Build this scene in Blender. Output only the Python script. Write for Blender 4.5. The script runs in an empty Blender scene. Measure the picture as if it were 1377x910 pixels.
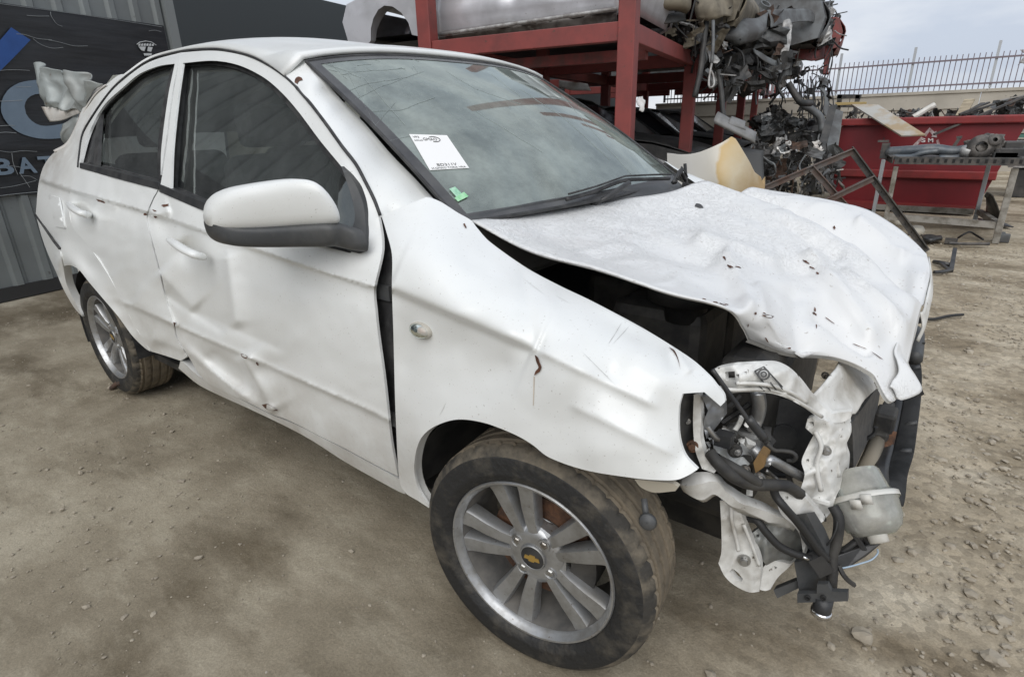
import bpy, bmesh, math, random
import numpy as np
from mathutils import Vector, Matrix, noise
from mathutils.geometry import delaunay_2d_cdt
from mathutils.bvhtree import BVHTree

random.seed(7); rng = np.random.default_rng(7)
scene = bpy.context.scene
COL = scene.collection

# ------------------------------------------------------------------ camera
CAM = np.array((0.592649, -1.621844, 1.176806)); YAW, PITCH, ROLL = (-0.667000, 0.355175, -0.025863); FPX = 769.413
CX, CY = 688.5, 455.0                       # the photograph is 1377 x 910
_f = np.array([math.sin(YAW)*math.cos(PITCH), math.cos(YAW)*math.cos(PITCH), -math.sin(PITCH)])
_r = np.array([math.cos(YAW), -math.sin(YAW), 0.0]); _u = np.cross(_r, _f)
_r2 = math.cos(ROLL)*_r + math.sin(ROLL)*_u; _u2 = -math.sin(ROLL)*_r + math.cos(ROLL)*_u
MROT = np.array([_r2, -_u2, _f])
cd = bpy.data.cameras.new('camera'); cam = bpy.data.objects.new('camera', cd); COL.objects.link(cam)
cam.matrix_world = Matrix(((_r2[0], _u2[0], -_f[0], CAM[0]), (_r2[1], _u2[1], -_f[1], CAM[1]), (_r2[2], _u2[2], -_f[2], CAM[2]), (0, 0, 0, 1)))
cd.sensor_fit = 'HORIZONTAL'; cd.sensor_width = 36.0; cd.lens = 36.0*FPX/1377.0
cd.clip_start = 0.02; cd.clip_end = 2000.0
scene.camera = cam

# ------------------------------------------------------------------ sky, sun, exposure
SUN_EL, SUN_AZ = math.radians(43), math.radians(156)   # azimuth measured clockwise from +Y
world = bpy.data.worlds.new('World'); scene.world = world; world.use_nodes = True
nt = world.node_tree; nt.nodes.clear()
def wn(t, **k):
    n = nt.nodes.new(t)
    for a, b in k.items(): setattr(n, a, b)
    return n
sky = wn('ShaderNodeTexSky', sky_type='NISHITA', sun_disc=False, sun_elevation=SUN_EL, sun_rotation=SUN_AZ, air_density=1.0, dust_density=2.5)
hsv = wn('ShaderNodeHueSaturation'); hsv.inputs['Saturation'].default_value = 0.35
tc = wn('ShaderNodeTexCoord'); mp = wn('ShaderNodeMapping'); mp.inputs['Scale'].default_value = (1.0, 1.0, 3.2)
nz = wn('ShaderNodeTexNoise'); nz.inputs['Scale'].default_value = 2.6; nz.inputs['Detail'].default_value = 7; nz.inputs['Roughness'].default_value = 0.55
rp = wn('ShaderNodeValToRGB'); rp.color_ramp.elements[0].position = 0.40; rp.color_ramp.elements[1].position = 0.64
rp.color_ramp.elements[0].color = (3.7, 4.15, 4.95, 1); rp.color_ramp.elements[1].color = (5.7, 5.9, 6.2, 1)
mx = wn('ShaderNodeMixRGB'); mx.inputs[0].default_value = 0.88
bg = wn('ShaderNodeBackground'); bg.inputs['Strength'].default_value = 0.12
out = wn('ShaderNodeOutputWorld')
L = nt.links.new
L(sky.outputs[0], hsv.inputs['Color']); L(tc.outputs['Generated'], mp.inputs[0]); L(mp.outputs[0], nz.inputs['Vector']); L(nz.outputs['Fac'], rp.inputs[0])
L(hsv.outputs[0], mx.inputs[1]); L(rp.outputs[0], mx.inputs[2]); L(mx.outputs[0], bg.inputs[0]); L(bg.outputs[0], out.inputs[0])
sd = bpy.data.lights.new('sun', 'SUN'); sd.energy = 1.5; sd.angle = math.radians(60); sd.color = (1.0, 0.97, 0.93)
so = bpy.data.objects.new('sun', sd); COL.objects.link(so)
_sv = Vector((math.sin(SUN_AZ)*math.cos(SUN_EL), math.cos(SUN_AZ)*math.cos(SUN_EL), math.sin(SUN_EL)))
so.rotation_euler = _sv.to_track_quat('Z', 'Y').to_euler(); so.location = (0, 0, 20)
vs = scene.view_settings; vs.view_transform = 'Standard'; vs.look = 'None'; vs.exposure = 0.37; vs.gamma = 1.0; vs.use_curve_mapping = False

# ------------------------------------------------------------------ helpers: points
def rays(U, V):
    U = np.asarray(U, float); V = np.asarray(V, float)
    return np.stack([(U-CX)/FPX, (V-CY)/FPX, np.ones_like(U)], -1) @ MROT
def P(u, v, y=None, x=None, z=None):
    d = rays(u, v); k = (y-CAM[1])/d[1] if y is not None else ((x-CAM[0])/d[0] if x is not None else (z-CAM[2])/d[2])
    return Vector(CAM + d*k)
def PD(u, v, dep): return Vector(CAM + rays(u, v)*dep)
def PP(u, v, p0, n):
    d = rays(u, v); p0 = np.array(p0); n = np.array(n)
    return Vector(CAM + d*(((p0-CAM)@n)/(d@n)))
def proj(p):
    c = MROT @ (np.array(p)-CAM); return (CX+FPX*c[0]/c[2], CY+FPX*c[1]/c[2])
def nse(p, s=1.0, o=0.0): return noise.noise(Vector((p[0]*s+o, p[1]*s+o*.7, p[2]*s-o)))

# ------------------------------------------------------------------ helpers: objects
LOCAL = False                                # True while a thing is modelled in its own coordinates
def wmat(o):
    m = o.matrix_basis.copy()
    return wmat(o.parent) @ o.matrix_parent_inverse @ m if o.parent else m
def link(o, parent=None):
    COL.objects.link(o)
    if parent is not None:
        o.parent = parent
        if not LOCAL: o.matrix_parent_inverse = wmat(parent).inverted()
    return o
def mesh_obj(name, verts, faces, mat, parent=None, smooth=True, mats=None, fm=None):
    m = bpy.data.meshes.new(name); m.from_pydata([tuple(v) for v in verts], [], faces)
    if smooth: m.polygons.foreach_set('use_smooth', [True]*len(m.polygons))
    for k in (mats or [mat]): m.materials.append(k)
    if fm: m.polygons.foreach_set('material_index', fm)
    m.update(); return link(bpy.data.objects.new(name, m), parent)
def empty(name, loc=(0, 0, 0), parent=None):
    o = bpy.data.objects.new(name, None); o.location = loc; o.empty_display_size = .1; return link(o, parent)
def tag(o, label, cat, group=None, kind=None):
    o['label'] = label; o['category'] = cat
    if group: o['group'] = group
    if kind: o['kind'] = kind
    return o
def recenter(o):
    """origin of a mesh at its base centre"""
    m = o.data; c = np.array([v.co[:] for v in m.vertices]); b = (c.min(0)+c.max(0))/2; b[2] = c[:, 2].min()
    m.transform(Matrix.Translation(-Vector(b))); o.location = Vector(o.location)+Vector(b); return o
class MB:
    def __init__(s): s.v = []; s.f = []; s.m = []; s.cur = 0
    def add(s, vs_, fs):
        b = len(s.v); s.v += [tuple(v) for v in vs_]; s.f += [tuple(i+b for i in f) for f in fs]; s.m += [s.cur]*len(fs); return s
    def box(s, c, size, M=None, taper=1.0):
        x, y, z = [k/2 for k in size]; t = taper
        vv = [Vector(k) for k in ((-x,-y,-z),(x,-y,-z),(x,y,-z),(-x,y,-z),(-x*t,-y*t,z),(x*t,-y*t,z),(x*t,y*t,z),(-x*t,y*t,z))]
        if M is not None: vv = [M @ k for k in vv]
        c = Vector(c); return s.add([k+c for k in vv], [(3,2,1,0),(4,5,6,7),(0,1,5,4),(1,2,6,5),(2,3,7,6),(3,0,4,7)])
    def bar(s, a, b, w, h, up=(0, 0, 1)):
        a, b = Vector(a), Vector(b); d = (b-a); n = d.length; d.normalize(); u = Vector(up)
        if abs(d.dot(u)) > .95: u = Vector((1, 0, 0))
        sx = d.cross(u).normalized(); sz = sx.cross(d)
        M = Matrix((sx, d, sz)).transposed(); return s.box((a+b)/2, (w, n, h), M)
    def tube(s, pts, r, n=8, caps=True, flat=1.0):
        pts = [Vector(p) for p in pts]; R = r if isinstance(r, (list, tuple)) else [r]*len(pts)
        vv = []; up = Vector((.13, .21, .97)); prev = None
        for i, p in enumerate(pts):
            t = (pts[min(i+1, len(pts)-1)]-pts[max(i-1, 0)]).normalized()
            if prev is None:
                a = t.cross(up)
                if a.length < 1e-3: a = t.cross(Vector((1, 0, 0)))
                a.normalize()
            else:
                a = prev-t*prev.dot(t); a.normalize()
            prev = a; b = t.cross(a)
            vv += [p+(a*math.cos(2*math.pi*k/n)+b*math.sin(2*math.pi*k/n)*flat)*R[i] for k in range(n)]
        ff = [(i*n+k, i*n+(k+1) % n, (i+1)*n+(k+1) % n, (i+1)*n+k) for i in range(len(pts)-1) for k in range(n)]
        if caps: ff += [tuple(range(n-1, -1, -1)), tuple((len(pts)-1)*n+k for k in range(n))]
        return s.add(vv, ff)
    def lathe(s, prof, n=32, o=(0, 0, 0), ax=(0, -1, 0), close=False):
        """prof: (radius, axial)"""
        ax = Vector(ax).normalized(); a = ax.orthogonal().normalized(); b = ax.cross(a); o = Vector(o); vv = []
        for k in range(n):
            d = a*math.cos(2*math.pi*k/n)+b*math.sin(2*math.pi*k/n)
            vv += [o+d*r+ax*h for r, h in prof]
        m = len(prof); ff = []
        for k in range(n):
            k2 = (k+1) % n
            for i in range(m-1 if not close else m):
                j = (i+1) % m; ff.append((k*m+i, k2*m+i, k2*m+j, k*m+j))
        return s.add(vv, ff)
    def prism(s, pts, vec):
        """polygon of 3D points extruded by vec"""
        pts = [Vector(p) for p in pts]; vec = Vector(vec); n = len(pts)
        return s.add(pts+[p+vec for p in pts], [tuple(range(n)), tuple(range(2*n-1, n-1, -1))]+[(i+n, (i+1) % n+n, (i+1) % n, i) for i in range(n)])
    def build(s, name, mat, parent=None, smooth=False, mats=None):
        return mesh_obj(name, s.v, s.f, mat, parent, smooth, mats, s.m if mats else None)
def autosmooth(o, ang=35):
    m = o.data; bm = bmesh.new(); bm.from_mesh(m)
    bmesh.ops.recalc_face_normals(bm, faces=bm.faces)
    for e in bm.edges: e.smooth = not (len(e.link_faces) == 2 and e.calc_face_angle(0) > math.radians(ang))
    for f in bm.faces: f.smooth = True
    bm.to_mesh(m); bm.free(); return o
def bevel(o, w=.004, seg=2):
    md = o.modifiers.new('bevel', 'BEVEL'); md.width = w; md.segments = seg; md.limit_method = 'ANGLE'; md.angle_limit = math.radians(40); return o
def spline(pts, n):
    """Catmull-Rom through pts, n samples per span"""
    A = np.array([tuple(p) for p in pts], float); A = np.vstack([2*A[0]-A[1], A, 2*A[-1]-A[-2]]); o = []
    for i in range(1, len(A)-2):
        for k in range(n):
            t = k/n; p0, p1, p2, p3 = A[i-1:i+3]
            o.append(.5*((2*p1)+(-p0+p2)*t+(2*p0-5*p1+4*p2-p3)*t*t+(-p0+3*p1-3*p2+p3)*t**3))
    o.append(A[-2]); return np.array(o)
def rtube(mb, pts, r, n=8, sub=6, flat=1.0): return mb.tube(spline(pts, sub), r, n, True, flat)

# ------------------------------------------------------------------ helpers: sheet panels
def smooth_loop(pts, step, corner=38):
    A = np.array(pts, float); n = len(A); hard = []
    for i in range(n):
        a = A[i]-A[i-1]; b = A[(i+1) % n]-A[i]
        c = abs(math.degrees(math.atan2(a[0]*b[1]-a[1]*b[0], a@b))); hard.append(c > corner)
    o = []
    for i in range(n):
        p1, p2 = A[i], A[(i+1) % n]
        p0 = A[i-1] if not hard[i] else 2*p1-p2
        p3 = A[(i+2) % n] if not hard[(i+1) % n] else 2*p2-p1
        m = max(1, int(round(np.linalg.norm(p2-p1)/step)))
        # centripetal-ish: limit tangents
        t1 = (p2-p0)/2; t2 = (p3-p1)/2; l = np.linalg.norm(p2-p1)
        for t in (t1, t2):
            q_ = np.linalg.norm(t)
            if q_ > l: t *= l/q_
        for k in range(m):
            s = k/m; o.append((2*s**3-3*s**2+1)*p1+(s**3-2*s**2+s)*t1+(-2*s**3+3*s**2)*p2+(s**3-s**2)*t2)
    return np.array(o)
def inside(poly, X, Y):
    r = np.zeros(X.shape, bool); x0, y0 = poly[:, 0], poly[:, 1]; x1, y1 = np.roll(x0, -1), np.roll(y0, -1)
    for a, b, c, d in zip(x0, y0, x1, y1):
        if b == d: continue
        k = ((b > Y) != (d > Y)) & (X < (c-a)*(Y-b)/(d-b)+a); r ^= k
    return r
def tri_region(outline, sp, holes=(), corner=38, lines=()):
    loops = [smooth_loop(outline, sp, corner)]+[smooth_loop(h, sp, corner) for h in holes]
    allb = np.vstack(loops); lo, hi = allb.min(0), allb.max(0)
    gx, gy = np.meshgrid(np.arange(lo[0], hi[0], sp), np.arange(lo[1], hi[1], sp*.87))
    gx = gx+(np.arange(gx.shape[0]) % 2)[:, None]*sp*.5
    gx, gy = gx.ravel(), gy.ravel(); k = inside(loops[0], gx, gy)
    for h in loops[1:]: k &= ~inside(h, gx, gy)
    g = np.stack([gx[k], gy[k]], 1)
    if len(g):
        dmin = np.full(len(g), 1e9)
        for b in allb: dmin = np.minimum(dmin, (g[:, 0]-b[0])**2+(g[:, 1]-b[1])**2)
        g = g[dmin > (sp*.55)**2]
    segs = []
    for ln in lines:
        ln = np.array(ln, float); keep = inside(loops[0], ln[:, 0], ln[:, 1])
        for h in loops[1:]: keep &= ~inside(h, ln[:, 0], ln[:, 1])
        dm = np.full(len(ln), 1e9)
        for b in allb: dm = np.minimum(dm, (ln[:, 0]-b[0])**2+(ln[:, 1]-b[1])**2)
        keep &= dm > (sp*.5)**2; segs.append((ln, keep))
        if len(g):
            lk = ln[keep]; dm = np.full(len(g), 1e9)
            for b in lk: dm = np.minimum(dm, (g[:, 0]-b[0])**2+(g[:, 1]-b[1])**2)
            g = g[dm > (sp*.62)**2]
    ex = []; exe = []
    for ln, keep in segs:
        prev = -1
        for p, k_ in zip(ln, keep):
            if k_:
                ex.append(p)
                if prev >= 0: exe.append((prev, len(ex)-1))
                prev = len(ex)-1
            else: prev = -1
    pts = np.vstack([allb, g]) if len(g) else allb; edges = []; o = 0
    if ex: exe = [(a+len(pts), b+len(pts)) for a, b in exe]; pts = np.vstack([pts, np.array(ex)])
    for l in loops:
        edges += [(o+i, o+(i+1) % len(l)) for i in range(len(l))]; o += len(l)
    r = delaunay_2d_cdt([Vector(p) for p in pts], edges+exe, [], 0, 1e-4)
    v = np.array([tuple(p) for p in r[0]]); f = np.array([t for t in r[2] if len(t) == 3])
    c = v[f].mean(1); k = inside(loops[0], c[:, 0], c[:, 1])
    for h in loops[1:]: k &= ~inside(h, c[:, 0], c[:, 1])
    return v, f[k]
def tps(ctrl):
    A = np.array(ctrl, float); X = A[:, :2]/100; n = len(A)
    def K(a, b):
        d2 = ((a[:, None]-b[None])**2).sum(-1); return np.where(d2 > 1e-12, d2*np.log(np.maximum(d2, 1e-12)), 0)
    M = np.zeros((n+3, n+3)); M[:n, :n] = K(X, X)+np.eye(n)*2e-3; Q = np.hstack([np.ones((n, 1)), X]); M[:n, n:] = Q; M[n:, :n] = Q.T
    w = np.linalg.solve(M, np.concatenate([A[:, 2], np.zeros(3)]))
    def fn(U, V):
        Z = np.stack([U, V], 1)/100; return K(Z, X) @ w[:n]+np.hstack([np.ones((len(Z), 1)), Z]) @ w[n:]
    return fn
def panel(name, outline, depth, mat, parent, sp=7, holes=(), flange=.012, disp=None, corner=38, mirror=False, off=0.0, fdir=(0, 1, 0), lines=()):
    """sheet traced over the photograph, laid at its real depth y(u,v), with a folded rim"""
    v, f = tri_region(outline, sp, holes, corner, lines)
    Y = depth(v[:, 0], v[:, 1])+off
    if disp is not None and not mirror: Y = Y+disp(v[:, 0], v[:, 1])
    d = rays(v[:, 0], v[:, 1]); X = CAM+d*((Y-CAM[1])/d[:, 1])[:, None]
    n0 = np.cross(X[f[0][1]]-X[f[0][0]], X[f[0][2]]-X[f[0][0]])
    if n0 @ (CAM-X[f[0][0]]) < 0: f = f[:, ::-1]
    faces = [tuple(int(i) for i in t) for t in f]; verts = [tuple(p) for p in X]
    if flange:
        cnt = {}
        for t in faces:
            for a, b in ((t[0], t[1]), (t[1], t[2]), (t[2], t[0])): cnt[(a, b)] = 1
        bd = [e for e in cnt if (e[1], e[0]) not in cnt]
        idx = {}; fd = Vector(fdir)*flange
        for a, b in bd:
            for i in (a, b):
                if i not in idx:
                    idx[i] = (len(verts), len(verts)+1); verts += [verts[i], tuple(Vector(verts[i])+fd)]
            faces.append((idx[b][0], idx[a][0], idx[a][1], idx[b][1]))
    if mirror:
        verts = [(p[0], -p[1], p[2]) for p in verts]; faces = [t[::-1] for t in faces]
    return mesh_obj(name, verts, faces, mat, parent)
def grid_obj(name, G, mat, parent, thick=0.0, smooth=True, flip=False):
    G = np.array(G); a, b = G.shape[:2]
    ff = [(i*b+j, i*b+j+1, (i+1)*b+j+1, (i+1)*b+j) for i in range(a-1) for j in range(b-1)]
    if flip: ff = [t[::-1] for t in ff]
    o = mesh_obj(name, G.reshape(-1, 3), ff, mat, parent, smooth)
    if thick:
        md = o.modifiers.new('thickness', 'SOLIDIFY'); md.thickness = thick; md.offset = -1
    return o
def bicubic(ctrl, nu, nv):
    C = np.array([[tuple(p) for p in r] for r in ctrl], float)
    rows = np.array([spline(C[i], nv) for i in range(C.shape[0])])
    return np.array([spline(rows[:, j], nu) for j in range(rows.shape[1])]).transpose(1, 0, 2)
def gauss(u0, v0, su, sv, amp, ang=0):
    c, s = math.cos(math.radians(ang)), math.sin(math.radians(ang))
    def fn(U, V):
        a = ((U-u0)*c+(V-v0)*s)/su; b = (-(U-u0)*s+(V-v0)*c)/sv; return amp*np.exp(-.5*(a*a+b*b))
    return fn
def crease(u0, v0, u1, v1, wa, wb, amp, fade=.15):
    """fold along a line: steep on one side (wa px), gentle on the other (wb px)"""
    l = math.hypot(u1-u0, v1-v0); tx, ty = (u1-u0)/l, (v1-v0)/l
    def fn(U, V):
        t = ((U-u0)*tx+(V-v0)*ty)/l; n = -(U-u0)*ty+(V-v0)*tx
        e = np.clip(np.minimum(t, 1-t)/fade+.5, 0, 1); e = e*e*(3-2*e)
        n2 = np.sqrt(n*n+9.0)-3.0
        return amp*e*np.where(n > 0, np.exp(-n2/wa), np.exp(-n2/wb))
    return fn
def wobble(amp, s, o=0.0):
    def fn(U, V): return np.array([amp*noise.noise(Vector((a/s+o, b/s-o, o))) for a, b in zip(U, V)])
    return fn
def addf(*fs): return lambda U, V: sum(f(U, V) for f in fs)
# ------------------------------------------------------------------ materials
MATS = {}
def mat(name, col, rough=.5, metal=0.0, col2=None, nscale=8.0, ndet=6, lo=.4, hi=.6, bump=0.0, bscale=60.0, spec=.5, speck=None, speck_s=90., speck_t=.62, coat=0.0, rvar=0.0, stretch=None, third=None):
    if name in MATS: return MATS[name]
    m = bpy.data.materials.new(name); m.use_nodes = True; t = m.node_tree; N = t.nodes; L = t.links.new
    b = N['Principled BSDF']; b.inputs['Roughness'].default_value = rough; b.inputs['Metallic'].default_value = metal
    b.inputs['Specular IOR Level'].default_value = spec; b.inputs['Coat Weight'].default_value = coat; b.inputs['Coat Roughness'].default_value = .12
    b.inputs['Base Color'].default_value = (*col, 1)
    tc = N.new('ShaderNodeTexCoord'); co = tc.outputs['Object']
    if stretch:
        mp = N.new('ShaderNodeMapping'); mp.inputs['Scale'].default_value = stretch; L(co, mp.inputs[0]); co = mp.outputs[0]
    cur = None
    if col2 is not None:
        n = N.new('ShaderNodeTexNoise'); n.inputs['Scale'].default_value = nscale; n.inputs['Detail'].default_value = ndet; n.inputs['Roughness'].default_value = .6; L(co, n.inputs['Vector'])
        r = N.new('ShaderNodeValToRGB'); e = r.color_ramp.elements; e[0].position = lo; e[1].position = hi; e[0].color = (*col, 1); e[1].color = (*col2, 1)
        if third:
            k = e.new(min(.99, hi+.12)); k.color = (*third, 1)
        L(n.outputs['Fac'], r.inputs[0]); cur = r.outputs[0]
        if rvar:
            q = N.new('ShaderNodeMapRange'); q.inputs[1].default_value = lo; q.inputs[2].default_value = hi; q.inputs[3].default_value = rough; q.inputs[4].default_value = min(1, rough+rvar)
            L(n.outputs['Fac'], q.inputs[0]); L(q.outputs[0], b.inputs['Roughness'])
    if speck is not None:
        n = N.new('ShaderNodeTexNoise'); n.inputs['Scale'].default_value = speck_s; n.inputs['Detail'].default_value = 3; L(co, n.inputs['Vector'])
        r = N.new('ShaderNodeValToRGB'); e = r.color_ramp.elements; e[0].position = speck_t; e[1].position = speck_t+.06; e[0].color = (0, 0, 0, 1); e[1].color = (1, 1, 1, 1); L(n.outputs['Fac'], r.inputs[0])
        x = N.new('ShaderNodeMixRGB'); L(r.outputs[0], x.inputs[0]); x.inputs[2].default_value = (*speck, 1)
        if cur is not None: L(cur, x.inputs[1])
        else: x.inputs[1].default_value = (*col, 1)
        cur = x.outputs[0]
    if cur is not None: L(cur, b.inputs['Base Color'])
    if bump:
        n = N.new('ShaderNodeTexNoise'); n.inputs['Scale'].default_value = bscale; n.inputs['Detail'].default_value = 5; L(co, n.inputs['Vector'])
        u = N.new('ShaderNodeBump'); u.inputs['Strength'].default_value = bump; u.inputs['Distance'].default_value = .01; L(n.outputs['Fac'], u.inputs['Height']); L(u.outputs[0], b.inputs['Normal'])
    MATS[name] = m; return m
paint = mat('white_paint', (.76, .775, .765), .30, col2=(.69, .70, .68), nscale=3.2, lo=.45, hi=.78, speck=(.50, .49, .46), speck_s=230, speck_t=.67, coat=.25, rvar=.16)
def add_dirt(m):
    t = m.node_tree; N = t.nodes; L = t.links.new; b = N['Principled BSDF']; src = b.inputs['Base Color'].links[0].from_socket
    tc = N.new('ShaderNodeTexCoord'); sx = N.new('ShaderNodeSeparateXYZ'); L(tc.outputs['Object'], sx.inputs[0])
    n = N.new('ShaderNodeTexNoise'); n.inputs['Scale'].default_value = 5; n.inputs['Detail'].default_value = 9; n.inputs['Roughness'].default_value = .7; L(tc.outputs['Object'], n.inputs['Vector'])
    def rng_(sock, a, b_, c, d): r = N.new('ShaderNodeMapRange'); r.inputs[1].default_value = a; r.inputs[2].default_value = b_; r.inputs[3].default_value = c; r.inputs[4].default_value = d; L(sock, r.inputs[0]); return r.outputs[0]
    def op(o, a, b_): k = N.new('ShaderNodeMath'); k.operation = o; L(a, k.inputs[0]); (L(b_, k.inputs[1]) if not isinstance(b_, float) else setattr(k.inputs[1], 'default_value', b_)); return k.outputs[0]
    low = rng_(sx.outputs[2], .62, .22, 0, .75); rear = op('MULTIPLY', rng_(sx.outputs[0], -2.35, -2.75, 0, .9), rng_(sx.outputs[2], .9, 1.1, 0, 1))
    f = op('MULTIPLY', op('MAXIMUM', low, rear), rng_(n.outputs['Fac'], .36, .64, .0, 1.0))
    x = N.new('ShaderNodeMixRGB'); L(f, x.inputs[0]); L(src, x.inputs[1]); x.inputs[2].default_value = (.40, .36, .31, 1); L(x.outputs[0], b.inputs['Base Color'])
add_dirt(paint)
paint_in = mat('white_primer_dirty', (.71, .71, .685), .45, col2=(.36, .34, .30), nscale=9, lo=.42, hi=.72, speck=(.12, .10, .08), speck_s=60, speck_t=.68, bump=.08, bscale=14)
paint_dirt = mat('white_paint_dusty', (.66, .65, .62), .5, col2=(.52, .47, .42), nscale=6, lo=.4, hi=.7, speck=(.32, .28, .24), speck_s=70, speck_t=.66, bump=.05, bscale=12)
black_pl = mat('black_plastic', (.022, .023, .025), .42, col2=(.045, .045, .045), nscale=14, bump=.06, bscale=180)
dark_pl = mat('grey_plastic', (.05, .053, .056), .5, col2=(.09, .09, .088), nscale=10, lo=.45, hi=.7, bump=.08, bscale=40)
rubber = mat('rubber_seal', (.02, .02, .021), .6, col2=(.05, .05, .05), nscale=20)
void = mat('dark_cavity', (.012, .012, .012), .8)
grime = mat('engine_grime', (.018, .018, .018), .65, col2=(.05, .047, .042), nscale=12, bump=.2, bscale=30)
alu = mat('alloy_silver', (.46, .47, .48), .38, .8, col2=(.27, .26, .24), nscale=16, lo=.42, hi=.7, rvar=.2, speck=(.2, .17, .14), speck_s=130, speck_t=.68)
steel = mat('bare_steel', (.42, .42, .41), .36, .9, col2=(.25, .22, .19), nscale=20, lo=.45, hi=.7)
rust = mat('rust', (.125, .060, .032), .85, col2=(.06, .032, .02), nscale=40, bump=.2, bscale=120)
rust_dark = mat('dull_rust', (.085, .05, .035), .85, col2=(.05, .035, .028), nscale=18)
rust_chip = mat('rust_chip', (.13, .055, .03), .8, col2=(.06, .025, .015), nscale=60)
tyre_m = mat('tyre_rubber_dusty', (.018, .018, .018), .65, col2=(.075, .067, .054), nscale=16, ndet=9, lo=.48, hi=.70, bump=.35, bscale=70, third=(.22, .20, .17))
tread_m = mat('tyre_tread_dusty', (.085, .074, .058), .85, col2=(.215, .178, .128), nscale=9, lo=.3, hi=.6, bump=.3, bscale=90)
shoulder_m = mat('tyre_shoulder_dusty', (.04, .037, .032), .8, col2=(.17, .145, .108), nscale=13, ndet=9, lo=.40, hi=.62, bump=.3, bscale=90)
gold = mat('gold_emblem', (.55, .36, .10), .35, .6)
chrome = mat('chrome', (.7, .7, .7), .12, 1.0)
orange = mat('amber_bulb', (.75, .28, .08), .4)
white_pl = mat('translucent_white', (.62, .61, .57), .4, col2=(.45, .43, .38), nscale=10)
paper = mat('white_paper', (.80, .80, .79), .6)
ink = mat('black_ink', (.03, .03, .03), .6)
green = mat('green_sticker', (.18, .52, .24), .5, col2=(.42, .70, .45), nscale=30)
seat_m = mat('seat_cloth', (.17, .165, .155), .9, col2=(.22, .21, .20), nscale=30)
trim_m = mat('interior_trim', (.16, .155, .145), .8, col2=(.11, .105, .10), nscale=8)
head_m = mat('headliner', (.42, .40, .37), .95)
red = mat('red_oxide_steel', (.235, .050, .044), .6, col2=(.165, .042, .038), nscale=5, lo=.4, hi=.7, speck=(.10, .05, .04), speck_s=25, speck_t=.68, bump=.05)
red_dark = mat('red_dusty_steel', (.22, .05, .045), .65, col2=(.12, .05, .045), nscale=6)
skip_red = mat('skip_red_paint', (.17, .009, .014), .5, col2=(.11, .008, .012), nscale=2.2, lo=.4, hi=.7, speck=(.07, .03, .03), speck_s=14, speck_t=.70, bump=.04, bscale=6)
skip_rim = mat('skip_rim_paint', (.23, .022, .022), .55, col2=(.16, .02, .02), nscale=5)
silver_car = mat('silver_car_paint', (.62, .62, .65), .3, .35, col2=(.50, .50, .52), nscale=3, speck=(.2, .18, .16), speck_s=40, speck_t=.70)
grey_car = mat('grey_car_paint', (.28, .29, .30), .4, .4, col2=(.17, .17, .17), nscale=4)
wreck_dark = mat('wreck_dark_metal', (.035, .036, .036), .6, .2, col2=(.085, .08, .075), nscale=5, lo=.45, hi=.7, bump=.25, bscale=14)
wreck_tan = mat('wreck_tan_panel', (.20, .175, .13), .7, col2=(.11, .095, .07), nscale=5)
wreck_grey = mat('wreck_grey_panel', (.13, .14, .145), .55, col2=(.07, .07, .07), nscale=5)
wreck_light = mat('wreck_pale_alloy', (.42, .42, .41), .45, .3, col2=(.20, .19, .18), nscale=12)
wire_m = mat('cable_black', (.02, .02, .02), .6)
cream = mat('cream_panel', (.60, .575, .52), .6, col2=(.50, .47, .40), nscale=3)
concrete_w = mat('wall_concrete', (.43, .40, .345), .85, col2=(.34, .315, .27), nscale=1.2, lo=.35, hi=.65, speck=(.24, .22, .19), speck_s=9, speck_t=.68, bump=.15, bscale=20)
fence_m = mat('fence_mauve_steel', (.17, .14, .16), .6)
post_m = mat('galvanised_post', (.42, .44, .46), .5, .3)
wood = mat('weathered_board', (.42, .36, .26), .8, col2=(.25, .21, .15), nscale=4, stretch=(1, 6, 6), speck=(.12, .10, .08), speck_s=12, speck_t=.7)
zinc = mat('zinc_sheet', (.40, .41, .41), .5, .3, col2=(.30, .27, .22), nscale=5)
bench_m = mat('bench_worn_steel', (.30, .285, .255), .6, .2, col2=(.14, .125, .10), nscale=10, lo=.42, hi=.62, bump=.1)
iron = mat('angle_iron_rusted', (.13, .085, .07), .65, .3, col2=(.16, .15, .145), nscale=9, lo=.4, hi=.65)
iron_grey = mat('angle_iron_dark', (.05, .05, .05), .6, .3, col2=(.11, .10, .09), nscale=14)
clad = mat('grey_cladding', (.215, .235, .235), .45, .25, col2=(.16, .172, .17), nscale=1.5, lo=.38, hi=.7, speck=(.09, .09, .085), speck_s=10, speck_t=.70)
clad_dark = mat('shaded_shed_lining', (.06, .068, .072), .8)  # gloom inside the shed is put into this dark colour
banner_m = mat('banner_vinyl_black', (.011, .013, .016), .42, col2=(.02, .022, .025), nscale=3, bump=.25, bscale=3.0, stretch=(1, 1, 9))
ban_blue = mat('banner_blue', (.018, .075, .27), .5, col2=(.014, .06, .22), nscale=4)
ban_grey = mat('banner_steel_blue', (.17, .225, .285), .5, col2=(.14, .19, .245), nscale=4)
ban_white = mat('banner_white', (.55, .57, .57), .6)
ban_line = mat('banner_tear', (.26, .28, .285), .6)
scratch_m = mat('paint_scratch', (.60, .60, .585), .6)
rust_run = mat('rust_run', (.56, .49, .41), .6)
barrel_m = mat('rim_barrel_dark', (.09, .088, .085), .75, .1, col2=(.17, .16, .145), nscale=9)  # darker than the rim: shade between the spokes is in the colour
stone_m = mat('gravel_stone', (.40, .355, .28), .9, col2=(.27, .235, .185), nscale=9, third=(.55, .51, .44), lo=.35, hi=.6, bump=.2, bscale=60)

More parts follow.
